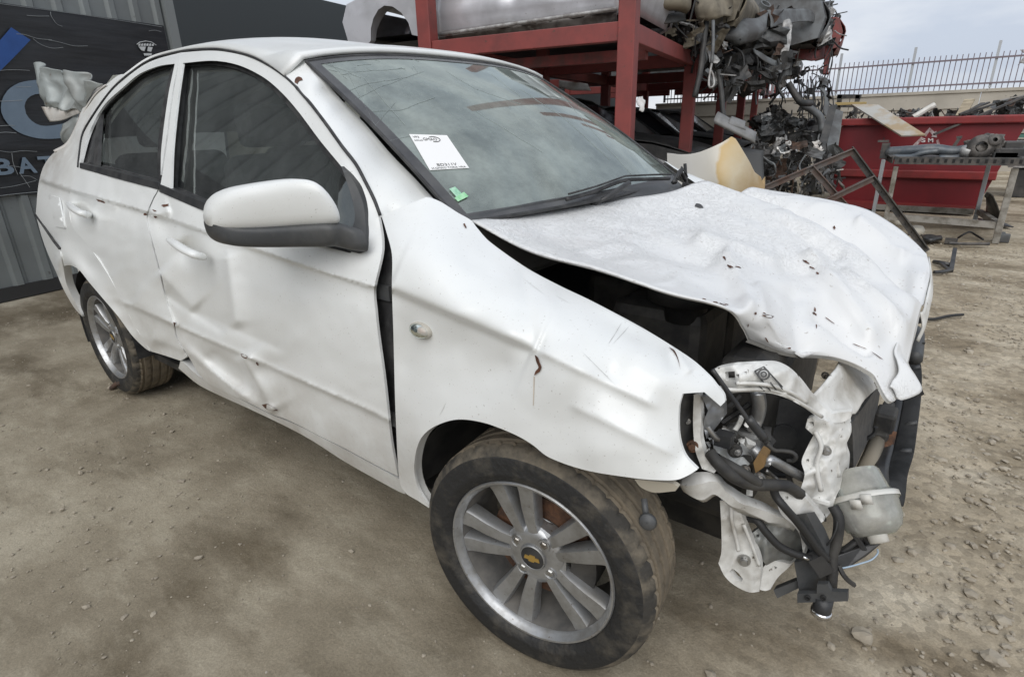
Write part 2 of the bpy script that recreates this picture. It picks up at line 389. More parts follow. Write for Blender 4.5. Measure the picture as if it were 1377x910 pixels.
def hood_material():
    m = bpy.data.materials.new('white_paint_crazed'); m.use_nodes = True; t = m.node_tree; N = t.nodes; L = t.links.new
    b = N['Principled BSDF']; b.inputs['Roughness'].default_value = .38; b.inputs['Coat Weight'].default_value = .15
    tc = N.new('ShaderNodeTexCoord')
    w = N.new('ShaderNodeTexNoise'); w.inputs['Scale'].default_value = 14; w.inputs['Detail'].default_value = 3; L(tc.outputs['Object'], w.inputs['Vector'])
    ad = N.new('ShaderNodeMixRGB'); ad.blend_type = 'ADD'; ad.inputs[0].default_value = .09; L(tc.outputs['Object'], ad.inputs[1]); L(w.outputs['Color'], ad.inputs[2])
    v = N.new('ShaderNodeTexNoise'); v.inputs['Scale'].default_value = 48; v.inputs['Detail'].default_value = 2.5; v.inputs['Roughness'].default_value = .6; v.inputs['Distortion'].default_value = 1.1; L(ad.outputs[0], v.inputs['Vector'])
    sb = N.new('ShaderNodeMath'); sb.operation = 'SUBTRACT'; L(v.outputs['Fac'], sb.inputs[0]); sb.inputs[1].default_value = .5
    ab = N.new('ShaderNodeMath'); ab.operation = 'ABSOLUTE'; L(sb.outputs[0], ab.inputs[0])
    r = N.new('ShaderNodeValToRGB'); e = r.color_ramp.elements; e[0].position = .004; e[1].position = .045; e[0].color = (1, 1, 1, 1); e[1].color = (0, 0, 0, 1); L(ab.outputs[0], r.inputs[0])
    k = N.new('ShaderNodeTexNoise'); k.inputs['Scale'].default_value = 3.1; k.inputs['Detail'].default_value = 4; L(tc.outputs['Object'], k.inputs['Vector'])
    kr = N.new('ShaderNodeValToRGB'); kr.color_ramp.elements[0].position = .36; kr.color_ramp.elements[1].position = .56
    sxk = N.new('ShaderNodeSeparateXYZ'); L(tc.outputs['Object'], sxk.inputs[0]); mrk = N.new('ShaderNodeMapRange'); mrk.inputs[1].default_value = .30; mrk.inputs[2].default_value = -.05; mrk.inputs[3].default_value = -.2; mrk.inputs[4].default_value = .08; L(sxk.outputs[0], mrk.inputs[0])
    akk = N.new('ShaderNodeMath'); L(k.outputs['Fac'], akk.inputs[0]); L(mrk.outputs[0], akk.inputs[1]); L(akk.outputs[0], kr.inputs[0])
    mk = N.new('ShaderNodeMixRGB'); mk.blend_type = 'MULTIPLY'; mk.inputs[0].default_value = 1; L(r.outputs[0], mk.inputs[1]); L(kr.outputs[0], mk.inputs[2])
    c = N.new('ShaderNodeMixRGB'); c.inputs[1].default_value = (.69, .695, .69, 1); c.inputs[2].default_value = (.80, .805, .80, 1); L(mk.outputs[0], c.inputs[0])
    s = N.new('ShaderNodeTexNoise'); s.inputs['Scale'].default_value = 110; s.inputs['Detail'].default_value = 3; L(tc.outputs['Object'], s.inputs['Vector'])
    sr = N.new('ShaderNodeValToRGB'); sr.color_ramp.elements[0].position = .66; sr.color_ramp.elements[1].position = .74; L(s.outputs['Fac'], sr.inputs[0])
    c2 = N.new('ShaderNodeMixRGB'); L(sr.outputs[0], c2.inputs[0]); L(c.outputs[0], c2.inputs[1]); c2.inputs[2].default_value = (.46, .44, .41, 1)
    L(c2.outputs[0], b.inputs['Base Color'])
    u = N.new('ShaderNodeBump'); u.inputs['Strength'].default_value = .55; u.inputs['Distance'].default_value = .005; L(mk.outputs[0], u.inputs['Height']); L(u.outputs[0], b.inputs['Normal'])
    return m
hood_m = hood_material()

def glass_material(name, tint, trans, rough, dust_haze, dust_haze_col, ior=1.55):
    m = bpy.data.materials.new(name); m.use_nodes = True; t = m.node_tree; N = t.nodes; L = t.links.new; N.clear()
    o = N.new('ShaderNodeOutputMaterial'); tr = N.new('ShaderNodeBsdfTransparent'); tr.inputs[0].default_value = (*[c*trans for c in tint], 1)
    gl = N.new('ShaderNodeBsdfGlossy'); gl.inputs['Roughness'].default_value = rough; gl.inputs[0].default_value = (.86, .93, .90, 1)
    fr = N.new('ShaderNodeFresnel'); fr.inputs[0].default_value = ior
    df = N.new('ShaderNodeBsdfDiffuse'); df.inputs[0].default_value = (*dust_haze_col, 1)
    tc = N.new('ShaderNodeTexCoord'); n = N.new('ShaderNodeTexNoise'); n.inputs['Scale'].default_value = 5; n.inputs['Detail'].default_value = 8; n.inputs['Roughness'].default_value = .7; L(tc.outputs['Object'], n.inputs['Vector'])
    mr = N.new('ShaderNodeMapRange'); mr.inputs[1].default_value = .35; mr.inputs[2].default_value = .7; mr.inputs[3].default_value = dust_haze*.35; mr.inputs[4].default_value = dust_haze; L(n.outputs['Fac'], mr.inputs[0])
    m1 = N.new('ShaderNodeMixShader'); L(mr.outputs[0], m1.inputs[0]); L(tr.outputs[0], m1.inputs[1]); L(df.outputs[0], m1.inputs[2])
    m2 = N.new('ShaderNodeMixShader'); L(fr.outputs[0], m2.inputs[0]); L(m1.outputs[0], m2.inputs[1]); L(gl.outputs[0], m2.inputs[2]); L(m2.outputs[0], o.inputs[0])
    return m
tint_glass = glass_material('tinted_glass', (.75, .8, .82), .42, .03, .20, (.32, .335, .335), 2.1)  # diffuse film: dust, plus some window reflection put into the colour
ws_glass = glass_material('windscreen_glass', (.72, .86, .82), .5, .03, .62, (.42, .475, .435), 2.2)  # film lifted beyond dust so its colour carries the reflected sky's haze
ws_frit = mat('glass_black_band', (.045, .045, .048), .25, col2=(.08, .08, .08), nscale=6)
lens_glass = glass_material('clear_lens', (.95, .95, .95), .9, .05, .12, (.7, .7, .68))
jar_glass = glass_material('cloudy_plastic', (.9, .9, .86), .75, .18, .62, (.70, .69, .64))
crack_m = mat('glass_crack', (.30, .34, .335), .5)

def ground_material():
    m = bpy.data.materials.new('yard_ground'); m.use_nodes = True; t = m.node_tree; N = t.nodes; L = t.links.new
    b = N['Principled BSDF']; b.inputs['Roughness'].default_value = .9; b.inputs['Specular IOR Level'].default_value = .25
    tc = N.new('ShaderNodeTexCoord'); co = tc.outputs['Object']
    def nz(s, d=8, r=.6, stretch=None):
        n = N.new('ShaderNodeTexNoise'); n.inputs['Scale'].default_value = s; n.inputs['Detail'].default_value = d; n.inputs['Roughness'].default_value = r
        if stretch:
            mp = N.new('ShaderNodeMapping'); mp.inputs['Scale'].default_value = stretch; mp.inputs['Rotation'].default_value = (0, 0, .5); L(co, mp.inputs[0]); L(mp.outputs[0], n.inputs['Vector'])
        else: L(co, n.inputs['Vector'])
        return n.outputs['Fac']
    def ramp(f, *st):
        r = N.new('ShaderNodeValToRGB'); e = r.color_ramp.elements
        while len(e) < len(st): e.new(.5)
        for k, (p, c) in zip(e, st): k.position = p; k.color = (*c, 1) if isinstance(c, tuple) else (c, c, c, 1)
        L(f, r.inputs[0]); return r.outputs[0]
    def mix(f, a, c, mode='MIX'):
        x = N.new('ShaderNodeMixRGB'); x.blend_type = mode
        for i, k in ((0, f), (1, a), (2, c)):
            if isinstance(k, tuple): x.inputs[i].default_value = (*k, 1)
            elif isinstance(k, float): x.inputs[i].default_value = k
            else: L(k, x.inputs[i])
        return x.outputs[0]
    # packed earthy concrete, left; pale gravelly dirt, right
    base = ramp(nz(1.7, 9, .62), (.30, (.178, .150, .106)), (.48, (.288, .249, .184)), (.66, (.42, .374, .288)))
    streak = ramp(nz(3.6, 10, .7, (1, 2.6, 1)), (.50, 0.0), (.70, 1.0)); base = mix(mix(1.0, streak, (.45, .45, .45), 'MULTIPLY'), base, (.50, .455, .355))
    right = ramp(nz(2.3, 9, .65), (.32, (.27, .222, .155)), (.5, (.41, .350, .258)), (.68, (.54, .48, .375)))
    sx = N.new('ShaderNodeSeparateXYZ'); L(co, sx.inputs[0])
    ma = N.new('ShaderNodeMath'); ma.operation = 'MULTIPLY_ADD'; ma.inputs[1].default_value = 1.0; L(sx.outputs[0], ma.inputs[0])
    wv = N.new('ShaderNodeMath'); wv.operation = 'MULTIPLY'; wv.inputs[1].default_value = .28; L(sx.outputs[1], wv.inputs[0]); L(wv.outputs[0], ma.inputs[2])
    wob = N.new('ShaderNodeMath'); wob.operation = 'ADD'; L(ma.outputs[0], wob.inputs[0])
    w2 = N.new('ShaderNodeMath'); w2.operation = 'MULTIPLY'; w2.inputs[1].default_value = 1.2; L(nz(1.1, 5), w2.inputs[0]); L(w2.outputs[0], wob.inputs[1])
    side = N.new('ShaderNodeMapRange'); side.inputs[1].default_value = .55; side.inputs[2].default_value = 1.25; L(wob.outputs[0], side.inputs[0])
    col = mix(side.outputs[0], base, right)
    stain = ramp(nz(.8, 8, .62, (1, 2.2, 1)), (.50, 0.0), (.61, 1.0)); col = mix(mix(1.0, stain, (.75, .75, .75), 'MULTIPLY'), col, mix(1.0, col, (.42, .385, .335), 'MULTIPLY'))
    vo = N.new('ShaderNodeTexVoronoi'); vo.inputs['Scale'].default_value = 42; L(co, vo.inputs['Vector'])
    peb = ramp(vo.outputs['Color'], (.1, .78), (.9, 1.18)); col = mix(side.outputs[0], col, mix(1.0, col, peb, 'MULTIPLY'))
    fine = ramp(nz(170, 4, .7), (.32, .80), (.68, 1.17)); col = mix(.9, col, mix(1.0, col, fine, 'MULTIPLY'))
    L(col, b.inputs['Base Color'])
    h = N.new('ShaderNodeMath'); h.operation = 'MULTIPLY_ADD'; L(nz(14, 12, .78), h.inputs[0]); h.inputs[1].default_value = 2.6; 
    h2 = N.new('ShaderNodeMath'); h2.operation = 'MULTIPLY'; L(side.outputs[0], h2.inputs[1]); hn = N.new('ShaderNodeMath'); hn.operation = 'MULTIPLY'; hn.inputs[1].default_value = -.6; L(vo.outputs['Distance'], hn.inputs[0]); L(hn.outputs[0], h2.inputs[0]); L(h2.outputs[0], h.inputs[2])
    u = N.new('ShaderNodeBump'); u.inputs['Strength'].default_value = .42; u.inputs['Distance'].default_value = .02; L(h.outputs[0], u.inputs['Height']); L(u.outputs[0], b.inputs['Normal'])
    return m
ground_m = ground_material()
# ------------------------------------------------------------------ ground
def build_ground():
    def axis(lo, hi, a, b, fine):
        c = list(np.arange(a, b, fine)); s = fine
        while c[-1] < hi: s = min(s*1.25, 12); c.append(c[-1]+s)
        s = fine
        while c[0] > lo: s = min(s*1.25, 12); c.insert(0, c[0]-s)
        return np.array(c)
    xs = axis(-160, 160, -5.0, 2.2, .05); ys = axis(-60, 260, -1.6, 5.5, .05)
    X, Y = np.meshgrid(xs, ys, indexing='ij')
    Z = np.zeros_like(X)
    for i in range(X.shape[0]):
        for j in range(X.shape[1]):
            x, y = X[i, j], Y[i, j]
            near = max(0, 1-max(abs(x)/9, abs(y)/9))
            if near > 0:
                rgt = min(1, max(0, (x+.28*y-.3)/.8))
                Z[i, j] = -.004+near*(.010*noise.noise(Vector((x*1.3, y*1.3, 0)))+(.005+.007*rgt)*noise.noise(Vector((x*6, y*6, 3)))-.006)
    o = grid_obj('ground', np.stack([X, Y, Z], -1), ground_m, None, flip=False)
    if o.data.polygons[0].normal.z < 0: o.data.flip_normals()
    o['kind'] = 'structure'; o['label'] = 'packed dirt and broken concrete of the scrapyard floor'
    return o
ground = build_ground()

# ------------------------------------------------------------------ the wrecked sedan: body side
_w = spline([(.08, .66), (.18, .76), (.26, .798), (.36, .828), (.5, .842), (.62, .847), (.74, .848), (.80, .845), (.88, .833), (.97, .797), (1.02, .775), (1.1, .738), (1.2, .688), (1.3, .634), (1.38, .586), (1.43, .545), (1.50, .44)], 30)
_wf = spline([(.08, .66), (.18, .76), (.26, .798), (.36, .828), (.5, .842), (.62, .847), (.74, .846), (.80, .836), (.85, .818), (.9, .776), (.94, .715), (.98, .63), (1.1, .5), (1.5, .4)], 30)
def sstep(a, b, x):
    t = np.clip((x-a)/(b-a), 0, 1); return t*t*(3-2*t)
CRZ = lambda x: np.interp(x, [-3.4, -2.6, -1.56, -.40, .03, .4], [1.0, .978, .930, .846, .795, .74])
LCZ = lambda x: .525-.02*(x+.59)
def W(x, z):
    x = np.asarray(x, float); z = np.asarray(z, float)
    a = np.interp(z, _w[:, 0], _w[:, 1]); b = np.interp(z+np.maximum(0, x+.3)*.3, _wf[:, 0], _wf[:, 1])
    k = sstep(-.62, -.2, x); w = a*(1-k)+b*k
    w = w-.35*np.maximum(0, x-.2)**2-.085*np.maximum(0, -2.3-x)**2-.03*sstep(-1.7, -2.6, x)*sstep(1.0, 1.3, z)
    d = z-CRZ(x); low = np.maximum(0, -d); up = np.maximum(0, d)
    w = w+np.where(d > 0, .004*np.exp(-up/.02), .004-.022*(1-np.exp(-low/.009))*np.exp(-low/.12))
    d2 = z-LCZ(x); fx = sstep(-2.15, -1.9, x)*sstep(-.3, -.5, x)
    w = w+fx*np.where(d2 > 0, -.009*(1-np.exp(-np.maximum(0, d2)/.012))*np.exp(-np.maximum(0, d2)/.10), -.016*(1-np.exp(-np.maximum(0, -d2)/.010)))
    r = np.hypot(x+2.48, z-.285); w = w+.022*np.exp(-((r-.40)/.055)**2)*sstep(.1, .3, z)
    return w
def side(U, V):
    d = rays(U, V); Y = np.full(np.shape(U), -.8)
    for _ in range(40):
        X = CAM+d*((Y-CAM[1])/d[..., 1])[..., None]; Y = .5*Y-.5*W(X[..., 0], X[..., 2])
    return Y
def S(u, v, off=0.0):
    y = float(side(np.array([float(u)]), np.array([float(v)]))[0]); return P(u, v, y=y+off)

def xline(zf, x0, x1, dz=0.0, step=4.0):
    xs = np.linspace(x0, x1, 400); o = []; last = None
    for x in xs:
        z = float(zf(x))+dz; u, v = proj((x, -float(W(x, z)), z))
        if last is None or math.hypot(u-last[0], v-last[1]) >= step: o.append((u, v)); last = (u, v)
    return o
def body_lines(step):
    L_ = [xline(CRZ, -3.2, -.42, d, step) for d in (.0005, -.012, -.026)]
    return L_+[xline(LCZ, -1.98, -.42, d, step) for d in (.012, -.0005, -.014)]
def plines(step, *segs):
    o = []
    for u0, v0, u1, v1 in segs:
        l = math.hypot(u1-u0, v1-v0); n = max(2, int(l/step)); dx, dy = -(v1-v0)/l*step, (u1-u0)/l*step
        o += [[(u0+(u1-u0)*i/n+dx*q_, v0+(v1-v0)*i/n+dy*q_) for i in range(n+1)] for q_ in (0,)]
    return o
car = empty('wrecked_sedan', (-1.24, 0, 0))
tag(car, 'white four-door sedan with crushed nose, buckled bonnet and dented doors', 'car')

RWIN = [(235,86),(214,89),(187,100),(164,119),(144,137),(130,157),(117,187),(108,220),(130,226),(170,236),(216,247),(217,200),(226,130)]
FWIN = [(246,85),(287,82),(321,88),(354,104),(378,124),(401,150),(431,190),(459,224),(477,248),(488,277),(491,312),(490,334),(470,334),(380,309),(281,277),(230,255),(232,200),(239,134)]
DITCH = [(105,225),(107,205),(110,185),(115,172),(130,148),(143,130),(154,117),(171,102),(193,86),(213,77),(247,69),(277,66.5),(300,67.5),(334,75),(361,88),(384,104),(398,117)]
FD = [(243,71),(277,68.5),(300,69.5),(334,77),(361,90),(384,106),(398,119),(418,142),(460,199),(478,222),(490,244),(502,269),(508.5,290),(514,334),(503,389),(505,420),(508,448),(517,514),(526,593),(535,640),(500,622),(463,602),(430,586),(403,572),(384,563),(366,557),(334,541),(290,521),(272,508),(254,480),(239,454),(235,435),(223,396),(216,365),(204,319),(199,291),(207,268),(215,252),(225,190),(233,128)]
RD = [(243,71),(213,79),(193,88),(171,104),(154,119),(143,132),(131,149),(116,173),(111,186),(108,206),(105,223),(98,243),(92,274),(97,304),(118,330),(148,376),(178,434),(202,472),(222,478),(243,485),(252,479),(237,454),(233,435),(221,396),(214,365),(202,319),(197,291),(205,268),(213,252),(223,190),(231,128)]
dents = addf(gauss(262, 385, 34, 44, .032, 25), crease(215, 366, 262, 415, 6, 26, -.012), crease(305, 340, 318, 438, 7, 12, -.016), gauss(335, 395, 16, 45, .010),
             crease(262, 418, 380, 470, 10, 22, .010), crease(250, 470, 345, 545, 4, 9, -.012), crease(283, 478, 372, 548, 4, 10, .010), crease(222, 396, 300, 445, 4, 16, .008), gauss(222, 300, 12, 16, .012), gauss(255, 335, 11, 13, .024), crease(326, 478, 368, 553, 5, 12, -.026), gauss(352, 500, 10, 34, .012, 62),
             gauss(300, 500, 34, 10, .034, 36), crease(240, 457, 330, 535, 7, 12, -.012), wobble(.003, 46, 3.1), wobble(.0010, 17, 8.2), crease(203, 290, 228, 283, 4, 9, -.010))
rdents = addf(gauss(262, 385, 34, 44, .032, 25), crease(215, 366, 262, 415, 6, 26, -.012), gauss(109, 283, 7, 9, .024), crease(128, 270, 158, 279, 3, 7, -.006), gauss(175, 352, 26, 24, .008), crease(180, 405, 236, 436, 5, 16, -.008), gauss(218, 468, 14, 8, .014), crease(205, 455, 248, 470, 4, 9, -.008), wobble(.003, 36, 1.7), wobble(.0018, 14, 5.2))
fdoor = panel('front_door', FD, side, paint, car, 2.7, [FWIN], .007, dents, lines=body_lines(2.7)+plines(2.7, (250,470,345,545), (326,478,368,553), (305,340,318,438), (283,478,372,548)))
rdoor = panel('rear_door', RD, side, paint, car, 2.5, [RWIN], .010, rdents, lines=body_lines(2.5))
# the far side of the car: the same doors, undented
for nm, ol, ho in (('front_door', FD, FWIN), ('rear_door', RD, RWIN)):
    o = panel(nm, ol, side, paint, car, 12, [ho], 0, None, mirror=True)
# dark rubber-lined door aperture behind the shut lines, and the glass
APER = [(243,67),(277,64.5),(300,65.5),(334,73),(363,87),(386,103),(400,116),(420,139),(462,196),(481,219),(493,241),(506,267),(514,290),(527,342),(529,386),(531,448),(533,558),(537,645),(500,622),(430,583),(366,554),(290,519),(243,482),(203,470),(178,431),(148,373),(118,327),(99,303),(95,275),(100,245),(107,222),(109,203),(113,184),(130,150),(143,129),(154,116),(171,101),(193,85),(213,75)]
def inset(poly, d):
    A = np.array(poly, float); n = len(A); ar = sum(A[i-1][0]*A[i][1]-A[i][0]*A[i-1][1] for i in range(n)); s = 1 if ar > 0 else -1; o = []
    for i in range(n):
        a = A[i]-A[i-1]; b = A[(i+1) % n]-A[i]; a /= np.linalg.norm(a); b /= np.linalg.norm(b)
        nn = np.array([-(a[1]+b[1]), a[0]+b[0]]); nn /= max(.7, np.linalg.norm(nn)*1.0); o.append(tuple(A[i]+s*d*nn))
    return o
panel('door_aperture', APER, side, rubber, car, 9, [inset(RWIN, 5), inset(FWIN, 6)], .05, disp=addf(dents, gauss(262,390,40,50,.02), gauss(310,480,60,60,.02)), off=.03)
panel('door_aperture', APER, side, rubber, car, 14, [inset(RWIN, 5), inset(FWIN, 6)], .04, off=.022, mirror=True)
glass_f = panel('side_window', FWIN, side, tint_glass, fdoor, 12, flange=0, off=.040)
glass_r = panel('side_window', RWIN, side, tint_glass, rdoor, 12, flange=0, off=.040)
panel('side_window', FWIN, side, tint_glass, car, 20, flange=0, off=.026, mirror=True)
panel('side_window', RWIN, side, tint_glass, car, 20, flange=0, off=.026, mirror=True)
panel('quarter_divider', [(137,141),(132,147),(128,185),(126,226),(131,227),(133,186)], side, rubber, rdoor, 5, off=.012)
panel('quarter_pane', [(131,153),(117,185),(109,219),(126,225),(128,185)], side, black_pl, rdoor, 6, off=.02, flange=.004)
panel('belt_moulding', [(107,219),(160,232),(213,246),(213,255),(160,241),(107,226)], side, black_pl, rdoor, 4, off=-.004, flange=.02)
panel('belt_moulding', [(214,248),(281,275),(380,307),(470,333),(470,340),(380,317),(281,286),(214,258)], side, black_pl, fdoor, 4, off=-.004, flange=.02)

# roof: from rain channel to rain channel with a crowned section
dit = [S(u, v) for u, v in DITCH]
dcurve = spline(dit, 6)
def roof_section(p, k=21):
    yd = -p[1]; xs = sstep(-2.75, -1.9, p[0]); r = []
    for i in range(k):
        t = -1+2*i/(k-1); y = yd*t
        r.append((p[0]+.10*(1-t*t)*sstep(-1.3, -.95, p[0]), y, p[2]+(.047*xs+.01)*(1-abs(t)**2.6)))
    return r
i0 = int(np.argmin(np.abs(dcurve[:, 0]+2.62)))
roof_pts = dcurve[i0:]
# windscreen edges
WTY, WBY = .578, .640
def ws_top(y): t = y/WTY; return Vector((-.932+.03*(1-t*t), y, 1.358+.038*(1-abs(t)**3)))
def ws_bot(y): t = y/WBY; return Vector((-.322+.085*(1-t*t), y, .968+.004*(1-t*t)))
G = [roof_section(p) for p in roof_pts if p[0] < -1.12]
last = np.array(G[-1]); front = np.array([tuple(ws_top(WTY*max(-1, min(1, (-1+2*(i-1)/18))))) for i in range(21)]); front[:, 0] -= .010; front[:, 2] += .007
dend = dcurve[dcurve[:, 0] >= -1.12-1e-6]
dend = dend[:max(3, int(len(dend)*.62))]
for k in (.2, .4, .6, .8, 1.0):
    # the channel runs down past the screen corner while the crown runs into the header
    row = last*(1-k)+front*k; row[:, 2] += .010*math.sin(math.pi*k); f_ = k*(len(dend)-1); i_ = min(int(f_), len(dend)-2); dd = dend[i_]*(1-f_+i_)+dend[i_+1]*(f_-i_)
    row[0] = dd; row[-1] = (dd[0], -dd[1], dd[2]); G.append([tuple(r) for r in row])
roof = grid_obj('roof', G, paint, car, .012)
# windscreen
WG = []
for i in range(25):
    s = i/24; r = []
    for j in range(33):
        t = -1+2*j/32; a = ws_bot(WBY*t); b = ws_top(WTY*t); p = a.lerp(b, s)
        nrm = Vector((.54, 0, .84)); bul = .022*math.sin(math.pi*s)*(1-t*t)+.012*math.sin(math.pi*s)
        r.append(tuple(p+nrm*bul))
    WG.append(r)
wscreen = grid_obj('windscreen', WG, ws_glass, car)
WG = np.array(WG)
# black ceramic band and rubber round the screen
def ws_at(s, t, off=0.0):
    fi, fj = min(max(s, 0), 1)*24, (min(max(t, -1), 1)+1)/2*32; i, j = min(int(fi), 23), min(int(fj), 31); a, b = fi-i, fj-j
    p = (WG[i, j]*(1-a)*(1-b)+WG[i+1, j]*a*(1-b)+WG[i, j+1]*(1-a)*b+WG[i+1, j+1]*a*b); return Vector(p)+Vector((.54, 0, .84))*off
ring_o = [(0, -1+2*k/24) for k in range(25)]+[(k/16, 1) for k in range(1, 17)]+[(1, 1-2*k/24) for k in range(1, 25)]+[(1-k/16, -1) for k in range(1, 16)]
def band(name, o0, o1, off, m, par):
    def ins(s, t, d): return (s*(1-2*d*1.3)+d*1.3, t*(1-2*d*.9))
    A = [ws_at(*ins(s, t, o0), off) for s, t in ring_o]; B = [ws_at(*ins(s, t, o1), off) for s, t in ring_o]; n = len(A)
    return mesh_obj(name, A+B, [(i, (i+1) % n, n+(i+1) % n, n+i) for i in range(n)], m, par)
fb = band('ceramic_band', .0, .028, .0015, ws_frit, wscreen)
mb = MB(); mb.tube([ws_at(s, t, .0) for s, t in ring_o]+[ws_at(0, -1, .0)], .005, 6); mb.build('screen_rubber', rubber, wscreen, True)

mb = MB(); mb.tube([Vector(p)+Vector((0, -.001, .001)) for p in dcurve], .0034, 6); mb.build('rain_channel', rubber, roof, True)
mb = MB(); mb.tube([S(u, v, -.004) for u, v in spline([(398,117),(418,140),(440,169),(460,197),(478,220),(490,242),(503,268),(511,289)], 3)], .0042, 6); mb.build('door_seal', rubber, car, True)
# A-pillar between rain channel and screen
seam = [(398,117),(418,140),(440,169),(460,197),(478,220),(490,242),(503,268),(511,289)]
edge = [(417,93),(440,122),(462,146),(483,167),(517,207),(550,241),(571,264)]
ctl = [(u, v, S(u, v).y) for u, v in seam]
def ws_edge_y(v): return -(WTY+(WBY-WTY)*np.clip((v-85)/(296-85), 0, 1))+.004
ctl += [(u, v, ws_edge_y(v)) for u, v in edge]
ctl += [(375,92,S(375,97).y+.012),(392,82,-.575),(414,79,-.556),(424,84,-.560),(384,104,S(384,104).y),(511,293,S(511,292).y+.004),(530,288,-.715),(555,279,-.685),(577,271,-.650)]
ctl += [((a[0]+b[0])/2, (a[1]+b[1])/2, (S(*a).y+ws_edge_y(b[1]))/2-.012) for a, b in zip(seam[1:], edge)]
apf = tps(ctl)
APO = [(370,95),(384,105)]+seam[:-1]+[(511,293),(530,288),(555,279),(577,271)]+edge[::-1]+[(419,87),(412,81),(398,81),(382,86)]
panel('windscreen_pillar', APO, apf, paint, car, 5, flange=.02, off=-.003)
panel('windscreen_pillar', APO, apf, paint, car, 12, flange=.02, mirror=True)

# rear quarter, C-pillar, bumper corner
QP = [(106.5,225),(98.5,243),(92.5,274),(97.5,304),(119,330),(149,376),(179,434),(202,472.5),(195,468),(178,451.5),(159,425.5),(139,402),(119,378.5),(106,362.5),(94,356.5),(85,358),(82,346),(79,333),(64,312),(49,291),(49,278),(52,247),(59,223),(72,206),(90,195),(104,166),(111,146),(118,137),(133,123),(144,113),(160,101),(171,100),(154,116),(143,129),(130,147),(114,171),(109,184),(107,205)]
qd = addf(wobble(.006, 22, 2.2), gauss(98, 200, 10, 14, .012))
quarter = panel('rear_quarter_panel', QP, side, paint, car, 4, flange=.02, disp=qd, off=.003, lines=[xline(CRZ, -3.2, -2.2, d, 4) for d in (.0005, -.012, -.026)])
panel('rear_quarter_panel', QP, side, paint, car, 9, flange=.02, mirror=True)
BQ = [(49,292),(64,313),(79,334.5),(82,347),(85,359),(90,383),(104,412),(111,426),(100,414),(86,390),(75,365),(64,340),(56,318)]
panel('rear_bumper', BQ, side, paint, car, 4, flange=.03, disp=wobble(.003, 20, 4))
panel('rear_bumper', BQ, side, paint, car, 8, flange=.03, mirror=True)
panel('fuel_flap', [(65,262),(79,266),(86.5,307),(74,304)], side, paint, quarter, 4, off=-.004, flange=.006)
mb = MB(); mb.tube([S(48, 289, -.004), S(60, 306, -.006), S(72, 324, -.006), S(80, 334, -.004)], .006, 6); mb.build('bumper_gap', rubber, quarter, True)
# sill under the doors
SILL = [(243,484),(272,509),(334,542),(366,558),(403,573),(463,604),(537,644),(541,650),(545,664),(537,661),(500,641),(463,620),(421,593),(396,579),(366,564),(334,549),(270,519),(240,495)]
panel('sill', SILL, side, paint, car, 5, flange=.05, disp=wobble(.004, 30, 6), off=.006)
panel('sill', SILL, side, paint, car, 9, flange=.05, mirror=True, off=.006)
# ------------------------------------------------------------------ front wing
FEN = [(513,290),(530,283),(552,274),(573,265),(590,272),(612,286),(631,297),(638,306),(655,325),(704,360),(750,385),(792,405),(858,440),(901,466),(932,487),(955,508),(963,518),(973,530),(975,540),(969,546),(947,527),(918,529),(913,548),(913,585),(921,612),(938,631),(925,639),(909,645),(880,645),(849,642),(788,632),(739,615),(715,597),(690,583),(650,568),(613,564),(581,575),(564,593),(557,625),(562,655),(579,684),(562,673),(545,662),(537,645),(532,558),(529,448),(527,386),(527,342),(519,310)]
fc = [(513,290,-.742),(519,315,-.785),(527,342,-.822),(527,386,-.850),(529,448,-.843),(531,520,-.842),(533,580,-.838),(537,645,-.815),(557,625,-.842),(564,593,-.855),(613,564,-.857),(650,568,-.857),(690,583,-.857),(739,615,-.855),(788,632,-.848),(849,642,-.835),(909,646,-.805),(938,631,-.785),(921,612,-.778),(913,585,-.775),(913,548,-.765),(918,529,-.757),(947,527,-.725),(969,546,-.70),(975,540,-.69),
      (573,265,-.672),(600,278,-.655),(631,297,-.642),(655,325,-.655),(704,360,-.662),(750,385,-.665),(792,405,-.668),(858,440,-.675),(901,466,-.682),(932,487,-.69),(960,514,-.695),
      (560,300,-.745),(600,310,-.725),(640,345,-.735),(690,382,-.750),(740,410,-.758),(800,446,-.760),(860,476,-.762),(905,503,-.757),(580,345,-.81),(640,385,-.805),(700,420,-.81),(760,455,-.81),(820,500,-.803),(870,530,-.795),(560,395,-.852),(616,424,-.851),(682,452,-.850),(721,470,-.848),(780,500,-.842),
      (560,440,-.838),(620,460,-.834),(680,490,-.836),(600,520,-.842),(680,540,-.852),(740,560,-.851),(800,570,-.842),(850,585,-.828),(880,610,-.815),(800,610,-.85)]
ff_ = tps(fc)
fdent = addf(crease(524, 386.5, 721, 470, 3, 30, -.011, .03), crease(527, 392, 715, 472, 22, 3, .009, .03), gauss(715, 470, 16, 26, .010), crease(700, 355, 722, 470, 14, 22, .006), crease(722, 470, 880, 545, 4, 20, -.008), crease(770, 545, 905, 610, 5, 16, -.006), gauss(835, 440, 26, 10, .006, 28), gauss(905, 485, 8, 16, .008), crease(905, 470, 928, 500, 4, 7, -.008), gauss(640, 355, 22, 10, .005, 30), wobble(.003, 60, 9.3), wobble(.0008, 20, 4.4), gauss(545, 480, 10, 30, .005))
fender = panel('front_wing', FEN, ff_, paint, car, 2.9, flange=.007, disp=fdent, lines=plines(2.9, (524,386.5,721,470), (526,390,718,473), (722,470,880,545), (770,545,905,610)))
panel('front_wing', FEN, ff_, paint, car, 11, flange=.014, mirror=True)
